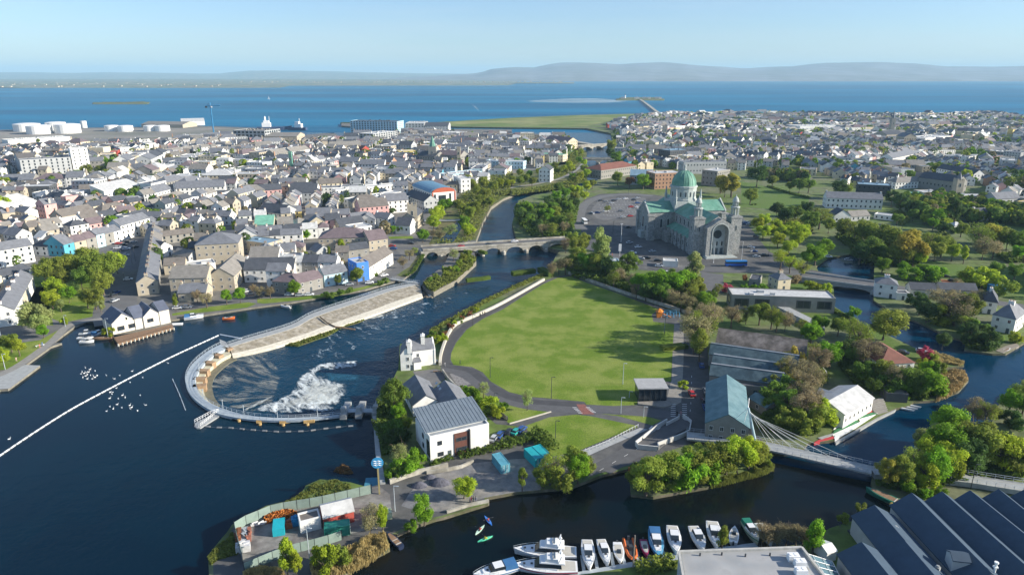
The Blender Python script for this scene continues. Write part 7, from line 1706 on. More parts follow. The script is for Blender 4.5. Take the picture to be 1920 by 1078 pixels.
trees('g', "280,505 7.6 willow Y 1.15;715,450 7.5 tall O .8;870,430 8 willow O .9;940,400 10 bare O;1020,420 7 bush O;1130,395 9 round G .85;1180,350 9 willow O;1090,300 8 round O;860,180 3 bush D;1640,480 12 willow O 1.1;1560,420 8 willow O;1740,420 10 willow G;1850,400 11 willow O")
trees('h', "20,310 10 willow O 1.1;90,300 8 willow G;130,300 9 bush G;200,290 10 willow O;230,265 8 bush G;290,240 11 willow O 1.1;340,230 11 willow O;400,230 11 round Y;460,205 11 willow Y;500,190 9 willow O;540,180 4 bush O;170,230 10 willow O;330,200 9 round O")
# trees between lawn and cathedral
trees('7', "300,720 9 bare B;350,700 9 bare B .9;400,700 11 bare B 1.1;440,690 12 willow O;480,640 14 willow O;500,700 9 bare O;540,690 12 round G;600,690 12 round G;660,690 27 tall P .8;620,700 14 willow O;700,720 12 round D;770,740 11 round M;870,720 15 ever M 1.1;800,780 10 bare B;760,800 10 bare O;900,820 10 bare B;950,850 12 round G;1000,860 13 round G;1050,880 14 round G;1130,880 15 round G;1180,860 15 round M;1230,880 15 round G;1290,860 14 round G;1340,800 21 tall P 1.0;1310,900 12 round O;1380,880 12 round O;1330,930 10 bare O;1000,900 10 round D;930,890 9 bare B;1120,920 11 round M;1200,950 10 bare B;1260,980 10 bare B;1330,990 9 bare B;1450,985 9.5 round G 1.1;1430,940 8 round G;1540,860 7 bare O;450,500 12 willow O;540,520 13 willow O;480,560 12 round O;400,540 10 bare B")
trees('7', "1600,830 4.5 bush K;1650,845 4 bush K;1735,765 5 round R .8;1740,825 4 bush G;1810,825 4.2 bush G;1880,825 4.4 bush G;1500,870 4 bush M;715,240 7 bare O 1.2")
# river island trees north of the bridge
trees('7', "70,300 12 round M;130,360 12 round M;190,400 11 round D;110,260 12 round G;230,420 10 bare B;300,420 11 bare O;330,380 12 round M;390,400 10 bare B;180,310 12 round M;260,320 13 round G;320,300 12 round O;420,260 13 round M;460,230 13 round D;370,220 12 round M;270,230 13 round D;330,170 12 round G;400,140 12 round G;450,120 12 round Y;500,120 11 round Y;560,80 11 round Y;350,90 11 round M;430,330 10 bare O;90,340 12 round D;150,330 11 round D;60,260 11 round M;300,260 12 round M;230,270 12 round M;470,170 11 round O;540,150 10 round Y;600,60 10 round O")
trees('3', "790,990 11 round O;980,1020 12 round G 1.1;1030,1010 9 round O;880,1010 9 round R;780,830 12 round G 1.1;745,740 14 round O;735,790 12 round D;480,790 9 tall O;520,770 8 tall Y;430,880 9 round Y;390,900 8 round Y;350,920 8 round O;320,880 8 round O;300,900 7 round M;100,980 9 round O;150,1000 8 round O;60,1000 8 round O;1640,1080 18 tall A 1.4;1590,1080 16 round A;1560,1050 14 round A;1830,1000 16 round D 1.2;1780,1130 11 round O;560,940 9 round Y;540,900 8 round O;510,960 8 round Y;450,960 7 round G")
# strip of trees by the canal and weir bridge
trees('6', "1420,240 10 round G 1.1;1370,300 10 round Y;1340,330 10 round Y;1330,370 9 round Y;1250,460 10 round G 1.2;1020,400 7 round G;1080,395 6 round M;1460,430 8 bare P 1.2;1570,260 9 round O;1520,240 9 round O;1610,300 9 round O;1560,360 8 round G;1580,400 7 round Y;1600,430 7 round Y;1640,260 9 round O;1690,200 9 round O;1720,150 10 round O;1660,130 9 round O;1780,90 9 round O;1700,60 10 round O;1830,60 9 round Y;1900,60 8 round Y;1620,80 9 round O;1580,30 9 round O;1750,200 8 round O;1100,650 7 bare B 1.2;1150,590 7 bare B 1.2;1190,560 6 bare O;1380,450 7 bare B;1320,440 6 bare B;1480,600 8 bare P;1550,620 7 round O;1400,690 5 cone P .7;1580,590 7 round O;1520,660 6 round O;1450,700 5 bush O;1300,760 3.6 bush M;1350,740 4 bush O;1420,720 4 bush O;1500,690 4.6 bush G;1600,620 4 bush O;760,775 10 round O 1.1;620,790 7 round O .7;290,860 8.5 round G;30,880 7 bare B;110,880 7 bare B;110,720 9 round R .8;185,670 6 round Y;290,665 6 round Y;270,460 7 round G;330,460 7 round Y;380,440 7 round G;430,400 7 round D;640,520 8 round Y .8;480,640 7 round M;550,600 10 tall O .5;370,600 7 round O;520,870 3 bush M 1.3;560,870 3 bush M 1.3;630,850 3 bush M;700,830 3 bush M;930,780 3 bush M;970,760 3 bush M;900,200 9 round M;960,200 9 round M;1020,200 10 round M;1080,200 9 round M;850,210 8 round G;500,150 7 round G;1020,260 7 round D")
# left quay and riverside park
trees('5', "1320,970 9 tall O .6;1550,950 8 bare B;1480,910 7 bare B;1700,925 8 round G .9;1800,910 8 round G .9;1900,850 6 bare B;1430,740 9 ever M .9;1370,760 5 bush Y 1.3;430,900 12 round Y 1.0;400,960 10 round Y;520,910 9 round G;460,980 7 round P .8;350,780 14 round O;420,760 15 round O;500,740 15 round O;580,720 15 round O 1.1;660,700 16 round O 1.1;740,760 17 round O 1.2;820,750 17 round O 1.2;700,800 14 round O;620,820 12 round M;720,960 11 round O 1.1;660,950 10 bare O;760,990 7 round P .7;280,1130 13 round P 1.25;310,1140 10 round P;880,690 14 round Y 1;570,640 8 bare R;470,820 12 round O;780,850 13 round O;180,360 6 round G;1020,240 6 round O;40,240 14 round Y;60,60 12 round Y;20,50 12 round Y;640,20 9 round G;700,20 9 cone Y;780,15 9 round Y;540,880 9 round D")
trees('a', "150,350 7.5 round Y;30,430 7 round Y;330,215 6 round G;-20,420 8 round Y;820,200 4 bush Y;480,110 3 bush Y;90,320 8 round O;-30,330 8 round O")
trees('l', "1160,900 9 round G;1260,870 10 round O;1330,860 12 round O;1540,900 14 round O 1.2;1620,930 12 round O;1700,850 14 round O 1.1;1650,780 14 round G;1740,800 12 round O;1400,1000 8 cone Y;1280,1010 7 cone Y;1560,960 9 round Y;700,860 6 bare B;580,400 9 round O;520,470 8 round O;650,470 8 round O;60,960 10 round Y;120,1000 10 round Y;20,880 8 bare O;300,900 6 bare B;430,920 6 bare O;900,900 6 bare O;1150,360 6 round O;1880,520 8 round O")
# mill and lodge woods
trees('d', "960,330 17 bare B 1.0;1000,390 14 ever O .7;1010,290 16 bare O;1040,220 17 bare B;1050,160 12 bare O;930,150 10 bare B;1120,140 11 bare B;1240,140 11 bare B;1350,110 9 bare O;1450,120 11 round O;1540,150 11 bare O;1640,170 10 bare B;1820,260 9 round G;1560,640 7 bush O;1700,560 11 bare B 1.1;1760,700 12 bare B;1650,800 10 ever M;1560,780 7 bush M;1780,860 12 bare B;1850,900 10 willow O;1820,640 12 bare B;1880,500 12 bare B;1700,470 5 bush B;1500,760 4 bush Y;1640,900 7 bush O;1720,890 7 bush M;1850,780 8 willow O;1700,700 9 bush A .7;1600,720 6 bush B;1690,640 8 bare A .8;885,590 3 bush Y")
trees('e', "320,260 10 round G;380,180 9 round G;250,200 8 bare O;60,170 10 bare O;460,440 11 round G;600,260 12 bare O;520,200 9 round O;660,330 14 bare O;720,450 13 bare B 1.1;640,430 9 round M;580,380 9 round D;850,570 10 round O 1.1;800,550 8 round M;900,640 8 bush M;940,620 11 bare B;1000,630 10 round M;1060,640 10 round M;1120,660 11 willow M;1180,660 11 round G;1230,640 8 bush G;1000,660 5 bush G;860,230 16 willow O 1.35;1170,380 5.5 bush K .9;1220,400 4 bush O;1270,470 5 bush O;1150,440 4 bush Y;630,60 5 bush G;1200,470 5 bush G;330,400 9 bare O;280,540 9 bare B;380,560 6 bush O;350,900 10 willow O;390,860 8 bush Y;300,800 11 bare B;220,760 11 bare B;150,700 9 bush M;60,740 9 bush M;450,850 3 bush M;560,800 3 bush O;620,770 3 bush O;700,560 9 round M;780,640 7 round M;270,920 8 bush O;90,560 10 bare A .8;180,460 9 bush A .7;1300,300 8 round D")
trees('8', "980,640 12 round O 1.0;1130,640 8 round Y;850,690 8 round G;1010,700 7 round G;1060,740 6 bush G 1.3;1180,740 6 bush G 1.3;1250,720 6 bush G 1.3;1150,720 7 round G;1010,640 22 tall A 1.25;1080,640 14 round A;1050,560 18 tall A 1.3;900,540 16 round O 1.2;800,500 14 round O;720,480 14 round O;640,460 13 bare O;760,590 13 round M 1.2;680,620 11 round D;830,610 9 round M;560,430 12 round O;1200,540 12 bare O;1290,570 12 round O;1370,600 9 round Y;1460,620 12 tall Y .8;1240,600 11 round O;1560,520 14 bare O 1.2;1680,500 13 round A 1.1;1640,470 11 round Y;1600,590 12 bare B 1.1;1680,580 10 bare B;1780,520 12 round O 1.1;1850,540 12 round M;1900,520 12 round M;1860,590 8 round G;1700,730 8 round M;1840,740 8 round M;1600,800 9 bush Y 1.2;1500,780 8 bush Y;1760,850 7 bush O;350,630 11 round G 1.1;420,560 10 round G;290,640 8 round G;160,690 9 bare Y;250,720 8 bare Y;90,660 10 bare Y;150,560 9 round Y;210,500 9 round Y;70,500 9 round Y;20,430 9 round Y;120,440 9 round Y;60,400 9 round Y;250,450 10 round Y;180,400 9 round Y;-40,440 9 round Y;-80,380 9 round Y;-30,350 9 round Y;230,90 13 round M;300,90 12 round M;520,130 14 round D 1.1;590,110 10 round O;160,80 9 round O;30,50 11 round O;380,360 14 bare O 1.2;300,380 13 round M;190,310 12 round M;120,330 12 round D;60,270 10 round D;280,270 11 round D;450,390 10 round O;980,240 14 ever D .9;920,190 12 ever D;1190,250 11 round O;1290,220 9 round O;1390,330 16 ever D .8;1370,250 13 ever D .8;1080,200 9 bare O;1170,330 8 round Y;1230,370 8 round G;1700,230 8 round G;1600,160 8 round M;1310,380 6 bush D;960,330 8 round M;1080,300 8 round M;1440,420 9 round O;1400,820 6 bare B;1390,1080 12 bare B 1.4;1300,1000 11 bare B 1.3;1480,1060 12 ever O 1.1;1550,950 8 bare B;1130,1000 8 ever D;1110,940 6 bush D;1320,1070 8 bush Y 1.2;1180,1060 9 round D;430,830 4 bush Y;360,820 4 bush Y;310,810 4 bush Y;200,760 4 bush B")
trees('e', "1500,270 10 ever D 1.2;1600,260 9 ever D 1.1;1560,200 8 bush M;1640,290 8 bush D;1690,260 5 bush M;1470,190 9 bare O;1850,250 5 bush Y;1200,90 9 ever D;1380,100 10 ever D;1430,150 10 bare D")
# near bank on the right
trees('h', "1190,300 9 ever A .9;1260,300 10 ever O .9;1330,260 10 bare O;1380,300 10 willow Y;1450,280 12 willow G;1500,260 12 willow Y;1560,290 8 tall Y .8;1500,180 13 round G 1.1;1420,220 11 round Y;1640,170 14 round O 1.2;1600,240 12 round D;1710,200 13 round O;1780,210 13 willow Y;1850,230 12 willow O;1900,220 12 willow Y;1300,320 4 bush G;1390,350 3 bush G;1480,350 3 bush G;800,650 10 cone G .9;320,625 7 cone O .8;530,600 6.5 bare B .9;560,620 6 bare B;610,610 6 bare B 1.1;660,600 6 bare B 1.1;710,610 6 bare B 1.1;745,605 5 bare B;960,480 2.6 bush O;1060,440 3 bush O;1400,310 5 bush Y;1340,340 3 bush M")
trees('e', "1800,780 9 round G 1.1;1860,760 9 round M;1900,800 9 round M;1780,860 5 bush D;1880,900 6 bush D;1560,860 9 bare B 1.2;1620,880 9 bare O;1920,700 9 bare O;1240,1040 9 willow P;1330,990 12 round G;1130,1060 8 willow P")
trees('3', '60,930 8 round O;130,945 8 round G;200,930 8 round Y;260,930 8 round O;120,830 8 round M;200,780 9 round O;40,850 8 round G;450,900 8 round Y;500,830 8 round G;470,990 8 round O;540,850 7 round Y;0,990 8 round O')
print('trees', TREE_N[0])
# distant trees and gardens merged into one mass
rt = random.Random(5)
def blob(b, x, y, r, h, c, ci):
 k = 26 if y < 560 else 12 if y < 900 else 6
 s_ = .22 if y < 560 else .34
 for j in range(k * 5):
  d = Vector((rt.gauss(0, 1), rt.gauss(0, 1), rt.gauss(0, 1) + .3)).normalized(); p = Vector((x + d.x * r * .8, y + d.y * r * .8, h * .55 + d.z * h * .42))
  n_ = (d + Vector((rt.uniform(-.6, .6),) * 3)).normalized(); u = n_.orthogonal().normalized() * r * s_; w = n_.cross(u)
  b.face([p - u, p - w * .9, p + u, p + w * .9], ci)
cols = 'GYODBPM'; fm = [leafmat('far_leaf_' + k, tuple(v * .9 for v in CVAL[k])) for k in cols]
b = MB(); cnt = 0
gz = [([P(x, y) for x, y in [(1150, 325), (1250, 318), (1420, 318), (1600, 356), (1720, 350), (1905, 395), (2250, 425), (2250, 228), (1700, 218), (1440, 214), (1215, 218), (1152, 247)]], 1700),
 (cityz[0], 480),
 ([P(x, y) for x, y in [(1420, 330), (1560, 342), (1600, 360), (1720, 352), (1830, 355), (1950, 410), (2100, 430), (2200, 600), (2050, 600), (1920, 500), (1830, 470), (1700, 400), (1560, 350), (1430, 335)]], 420)]
for poly, n_ in gz:
 x0, x1 = min(p.x for p in poly), max(p.x for p in poly); y0, y1 = min(p.y for p in poly), max(p.y for p in poly); k = t = 0
 while k < n_ and t < n_ * 14:
  t += 1; x, y = rt.uniform(x0, x1), rt.uniform(y0, y1)
  if abs(x / y) > .86 or not inside(x, y, poly): continue
  if noise.noise(Vector((x / 90, y / 90, 2))) < -.02 and n_ > 300: continue
  if poly is gz[2][0] and not free(x, y, 3): continue
  k += 1; ci = rt.choice((0, 2, 2, 3, 3, 4, 6, 6, 1)); r = rt.uniform(2.5, 6); blob(b, x, y, r, rt.uniform(6, 12), 0, ci)
b.done('distant_trees', fm, kind='stuff', label='the far small garden trees scattered among the town roofs')
# hedges, reeds, ivy
def hedge(pts, w, h, label, m=hedge_leaf, ls=.22, dens=26):
 A, B = ribbon(pts, w); poly = A + B[::-1]; L = sum((p - q).length for p, q in zip(pts, pts[1:]))
 o = foliage('hedge', poly, h, int(L * dens * w / 1.5), ls, m, kind=None, clump=1.5); bx = o.data; c = pts[len(pts) // 2]
 bb = MB(); bb.band(*ribbon(pts, w * .8), -.2, h * .75); q = bb.mesh('hedge_core', m); k = part('hedge_core', q, o); o['label'] = label; o['category'] = 'hedge'
for reg, s, w_, h_, lab in (('k', "600,985 660,965 745,935", 2.2, 1.6, 'low clipped hedge under the white office front'), ('k', "790,925 880,905 990,885 1078,855", 3.0, 2.0, 'thick hedge between the white office and the blue container'),
  ('g', "560,120 700,85 800,60 870,40", 4, 2.6, 'tall dark hedge behind the office car parking'), ('c', "1280,930 1340,990 1430,1060", 4.5, 3.4, 'dense dark hedge behind the teal containers'), ('k', "790,460 830,500 900,540 990,600 1060,640", 2.6, 2.0, 'long bushy hedge along the drive beside the cottage'),
  ('8', "480,960 560,1010 640,1060 690,1100", 2.2, 1.6, 'hedge along the channel bank below the factory'), ('e', "480,10 600,80 740,160", 2.2, 1.6, 'clipped hedge running down to the red roofed lodge'), ('g', "1570,1045 1700,1020 1860,990", 4.0, 2.4, 'bright green hedge beside the boat pontoon'),
  ('8', "0,40 150,90 310,130", 3, 2.0, 'dark hedge along the far edge of the cathedral green'), ('8', "20,210 100,230 180,215", 3, 2.2, 'dark hedge along the near edge of the cathedral green'), ('7', "1690,1060 1720,1040 1760,1050", 2, 1.5, 'small hedge near the disused factory ramp'),
  ('h', "-10,715 60,705", 3, 2.0, 'short leafy hedge end beside the pale flat roof'), ('6', "1260,540 1240,580 1180,680 1120,715", 2.0, 1.4, 'dark hedge edging the river bend path'), ('c', "110,850 170,990 200,1090", 3.5, 2.0, 'shaded shrub belt along the straight retaining wall')):
 hedge(PL(reg, s), w_, h_, lab, lime_leaf if 'bright' in lab else hedge_leaf)
foliage('reed_bed', PL('f', "960,960 1100,920 1240,850 1330,800 1440,770 1480,880 1400,930 1300,1000 1200,1050 1080,1090 1000,1100 900,1100 880,1000"), 2.6, 9000, .22, reed_leaf, -.8, upright=True)
foliage('reed_bed', PL('f', "380,1078 500,1040 640,1030 700,1080 600,1110 400,1110"), 2.0, 2500, .22, reed_leaf, -.4, upright=True, seed=8)
foliage('reed_bed', PL('e', "1290,480 1380,455 1470,470 1500,530 1430,610 1350,650 1255,685 1270,600"), 2.2, 9000, .2, mat('tan_reed', (.5, .38, .18), .95, .3, .6), -.8, upright=True, seed=9)
foliage('reed_bed', PL('e', "1200,310 1300,335 1400,370 1470,405 1440,425 1340,410 1240,400 1190,370"), 1.6, 5000, .22, reed_leaf, -.6, upright=True, seed=10)
foliage('reed_bed', PL('h', "500,150 560,170 600,200 540,225 440,250 330,280 260,295 300,260 400,240 480,220"), 2.2, 7000, .22, scrub_leaf, -.8, upright=True, seed=12)
foliage('bank_weed', PL('f', "700,530 850,440 950,370 1080,365 1180,395 1190,440 1280,430 1200,480 1000,520 850,550 720,590 560,620 560,590"), .9, 4200, .25, scrub_leaf, -.5, seed=13)
foliage('bank_weed', PL('f', "120,940 200,850 250,820 300,760 330,840 350,920 200,960 140,1000"), .9, 2400, .25, scrub_leaf, -.3, seed=14)
foliage('weed_patch', PL('f', "1080,260 1130,230 1170,250 1200,300 1130,300 1060,285"), .3, 500, .3, mat('brown_weed', (.14, .08, .03), .9, .2, 1), -.9, seed=15)
foliage('wall_ivy', PL('d', "1560,460 1640,480 1650,540 1570,560 1530,500"), 5.5, 2500, .3, scrub_leaf, 0, seed=16)
foliage('wall_ivy', PL('d', "1640,400 1750,430 1740,500 1650,480"), 6.0, 2200, .3, ivy_leaf, 0, seed=17)
foliage('dead_ivy', PL('d', "1590,560 1700,500 1740,560 1640,680 1560,760 1540,740"), 4.5, 3500, .3, mat('dead_ivy', (.3, .24, .15), .95, .3, 1), 0, seed=18)
foliage('undergrowth', PL('d', "1430,900 1500,760 1600,700 1700,780 1850,820 1900,940 1800,950 1650,930"), 3.0, 6000, .32, hedge_leaf, 0, seed=19)
foliage('undergrowth', PL('7', "440,720 700,780 1000,870 1200,930 1340,1000 1440,980 1400,860 1200,800 950,760 700,680 500,640"), 4.0, 9000, .4, hedge_leaf, 0, seed=20)
foliage('river_hedge', [P(x, y) for x, y in [(1035, 508), (1028, 514), (995, 530), (960, 545), (920, 565), (880, 586), (850, 600), (832, 612), (815, 630), (800, 640), (808, 620), (835, 605), (880, 580), (920, 560), (960, 540), (995, 525)]], 1.8, 4200, .28, scrub_leaf, 0, seed=21)
foliage('undergrowth', PL('c', "110,700 200,720 330,800 330,900 300,1078 200,1078 110,850"), 2.2, 4000, .3, hedge_leaf, 0, seed=22)
foliage('island_scrub', PL('6', "1250,770 1330,760 1420,720 1500,640 1600,560 1650,590 1620,640 1500,740 1400,790 1330,830 1290,815"), 2.4, 6000, .3, scrub_leaf, -.2, seed=23)
foliage('undergrowth', PL('7', "10,250 60,180 200,200 400,150 500,200 480,300 440,420 250,430 150,420 60,350"), 5.0, 6000, .6, hedge_leaf, 0, seed=24)
foliage('undergrowth', PL('8', "500,430 700,380 950,420 1120,520 1130,640 980,640 830,640 700,620 600,500"), 5.0, 7000, .6, hedge_leaf, 0, seed=25)
foliage('undergrowth', PL('h', "1130,290 1250,320 1330,300 1620,290 1750,250 1920,260 1920,220 1750,180 1600,200 1400,250"), 2.5, 6000, .3, hedge_leaf, 0, seed=26)
foliage('undergrowth', PL('e', "560,300 700,420 800,520 960,600 1230,640 1180,690 980,660 830,640 640,560 520,420"), 3.0, 7000, .35, hedge_leaf, 0, seed=27)
foliage('undergrowth', PL('e', "1450,180 1650,220 1700,290 1660,320 1500,300 1440,240"), 2.5, 3000, .3, hedge_leaf, 0, seed=28)
foliage('undergrowth', PL('6', "1340,480 1380,440 1480,460 1560,440 1560,400 1530,290 1500,200 1560,80 1700,-40 1900,-70 1910,90 1840,125 1750,190 1690,300 1630,440 1500,500"), 3.5, 5000, .5, scrub_leaf, 0, seed=31)
foliage('undergrowth', PL('3', "0,1035 200,1010 390,970 545,900 560,960 400,1015 200,1040 0,1065"), 2.5, 2500, .6, scrub_leaf, 0, seed=32)
foliage('undergrowth', PL('3', "300,900 400,850 440,760 520,720 545,760 480,840 400,910 320,950"), 3.5, 2500, .6, scrub_leaf, 0, seed=33)
for k, q in enumerate(("1500,330 1700,330 1780,380 1700,420 1560,420", "1180,420 1330,400 1400,470 1300,520 1190,500", "1700,560 1900,540 1960,600 1800,620", "920,250 1000,230 1060,300 1000,340", "1300,330 1420,300 1480,350 1400,400", "60,300 300,290 340,380 200,400")):
 foliage('shrub_thicket', PL('8', q), 3.0, 1500, .5, scrub_leaf if k % 2 else hedge_leaf, 0, seed=40 + k)
# ---------------------------------------------------------------- boats
hullw = mat('gelcoat_white', (.72, .73, .72), .35, .05, spec=.5); canv = mat('blue_canvas', (.04, .14, .3), .8, .15); deckc = mat('deck_cream', (.5, .48, .42), .7, .1)
def hull(L, W, H, n=10, rake=.5, transom=.8):
 """rings from stern to bow; bow points to +x"""
 rings = []
 for i in range(n + 1):
  t = i / n; x = -L / 2 + L * t
  b_ = W / 2 * (transom + (1 - transom) * min(1, t * 3)) * (1 - max(0, (t - .45) / .55) ** 2.2)
  b_ = max(b_, .03); zt = H * (1 + .25 * t * t); xx = x + rake * max(0, t - .7) * 2
  rings.append([(x, -b_ * .55, -.15), (x, b_ * .55, -.15), (x + (xx - x) * .5, b_ * .92, zt * .5), (xx, b_, zt), (xx, b_ * .9, zt + .03), (xx, -b_ * .9, zt + .03), (xx, -b_, zt), (x + (xx - x) * .5, -b_ * .92, zt * .5)])
 return rings
def cabin(b, x0, x1, w0, w1, z0, z1, ins=.25, fr=.5):
 b.loft([[(x0, -w0 / 2, z0), (x0, w0 / 2, z0), (x1, w1 / 2, z0), (x1, -w1 / 2, z0)][::-1], [(x0 + ins, -w0 / 2 + ins * .4, z1), (x0 + ins, w0 / 2 - ins * .4, z1), (x1 - fr, w1 / 2 - ins * .4, z1), (x1 - fr, -w1 / 2 + ins * .4, z1)][::-1]])
def boat(p, ang, L, W, kind, label, hm_=None, acc=None):
 r = local({'fly': 'motor_yacht', 'cruiser': 'motor_boat', 'open': 'open_boat', 'rib': 'inflatable_boat', 'row': 'rowing_boat'}[kind], label, 'boat', (p.x, p.y, UP), R(ang)); H = .9 if L < 7 else 1.2
 hm_ = hm_ or hullw; b = MB()
 if kind == 'rib':
  for s in (-1, 1): b.tube([(-L / 2, s * W * .38, .45), (0, s * W * .4, .45), (L * .3, s * W * .3, .5), (L * .46, s * W * .08, .6)], .32, 8)
  b.done('tube', hm_, r); b = MB(); b.loft(hull(L * .9, W * .7, .35)); b.done('hull', dmetal, r)
  b = MB(); b.box(0, 0, .3, .9, .8, 1.0); b.box(-1, 0, .3, .6, .9, .5); b.box(-L / 2 + .2, 0, .2, .5, .5, 1.1); b.done('console', dmetal, r); return r
 b.loft(hull(L, W, H)); b.done('hull', hm_, r)
 if acc is not None:
  b = MB(); rg = hull(L, W + .03, H); b.v = []
  for g in (0,):
   n0 = len(rg)
   for i in range(n0 - 1):
    for s in (3, 6):
     a, c = rg[i][s], rg[i + 1][s]; b.face([(a[0], a[1], a[2] - .35), (c[0], c[1], c[2] - .35), (c[0], c[1], c[2] - .12), (a[0], a[1], a[2] - .12)])
  b.done('hull_stripe', acc, r)
 if kind in ('open', 'row'):
  b = MB(); b.loft([[(x, y * .8, z + .02) for x, y, z in ring_[4:6]] + [(x, y * .75, z - .35) for x, y, z in (ring_[5], ring_[4])] for ring_ in hull(L * .9, W, H)[1:-1]]); b.done('cockpit', deckc if kind == 'open' else wood, r)
  for k in range(3): b = MB(); b.box(-L * .3 + k * L * .25, 0, H * 1.02, .25, W * .75, .08); b.done('thwart', deckc, r)
  if kind == 'open': b = MB(); b.box(-L / 2 - .15, 0, .3, .4, .4, .9); b.done('outboard_motor', dmetal, r); b = MB(); cabin(b, -.3, 1.0, W * .45, W * .4, H, H + .6); b.done('console', glass, r)
  return r
 b = MB(); cabin(b, -L * .18, L * .36, W * .78, W * .36, H * 1.06, H + .45, .1, .5); b.done('foredeck_cabin', hullw, r)
 b = MB(); b.box(-L * .34, 0, H * .9, L * .26, W * .7, .2); b.done('cockpit', deckc, r)
 if kind == 'cruiser':
  b = MB(); cabin(b, -L * .2, L * .16, W * .7, W * .55, H + .4, H + 1.15, .15, .55); b.done('windscreen', glass, r)
  b = MB(); b.box(-L * .05, 0, H + 1.16, L * .22, W * .58, .08); b.done('cabin_roof', hm_ if acc is None else hullw, r)
  b = MB(); b.box(L * .2, 0, H + .5, .5, .5, .06); b.done('hatch', dmetal, r)
  if acc is not None: b = MB(); cabin(b, -L * .48, -L * .18, W * .8, W * .74, H * 1.1, H + 1.1, .15, .1); b.done('canopy', acc, r)
 if kind == 'fly':
  b = MB(); cabin(b, -L * .25, L * .18, W * .74, W * .55, H + .42, H + 1.5, .2, 1.1); b.done('saloon_glazing', glass, r)
  b = MB(); cabin(b, -L * .3, L * .1, W * .78, W * .6, H + 1.51, H + 1.75, .1, .3); b.done('saloon_roof', hullw, r)
  b = MB(); cabin(b, -L * .2, L * .02, W * .6, W * .5, H + 1.76, H + 2.5, .1, .5); b.done('flybridge', hullw, r)
  b = MB(); b.tube([(-L * .2, -W * .33, H + 1.7), (-L * .24, -W * .3, H + 3.3), (-L * .24, W * .3, H + 3.3), (-L * .2, W * .33, H + 1.7)], .12, 5); b.cyl(-L * .24, 0, H + 3.3, H + 3.6, .35, 8, .2); b.done('radar_arch', hullw, r)
  b = MB(); b.box(-L * .13, 0, H + 2.5, .6, W * .4, .25); b.done('seat', deckc, r)
  for k in range(2): b = MB(); b.box(L * (.22 + .12 * k), 0, H + .5, .5, .5, .08); b.done('hatch', dmetal, r)
 b = MB(); rg = hull(L, W * .95, H);
 for s in (3, 6): b.tube([(rg[i][s][0], rg[i][s][1], rg[i][s][2] + .5) for i in range(5, 11)], .035, 3)
 for i in range(5, 11):
  for s in (3, 6): b.tube([rg[i][s], (rg[i][s][0], rg[i][s][1], rg[i][s][2] + .5)], .03, 3)
 b.done('bow_rail', metal, r)
 return r
redp = mat('red_stripe', (.4, .03, .06), .4, .05); navy = mat('navy_hull', (.02, .03, .06), .35, .1); greenh = mat('green_hull', (.02, .17, .11), .45, .15); oran = mat('orange_tube', (.55, .13, .03), .6, .1); cream_h = mat('cream_hull', (.45, .43, .3), .5, .1); blueh = mat('blue_hull', (.08, .32, .5), .4, .05); maroon = mat('maroon_hull', (.25, .02, .08), .5, .1)
landmark('the two large motor yachts', P(1025, 1045)); landmark('the row of moored boats', P(1220, 1020))
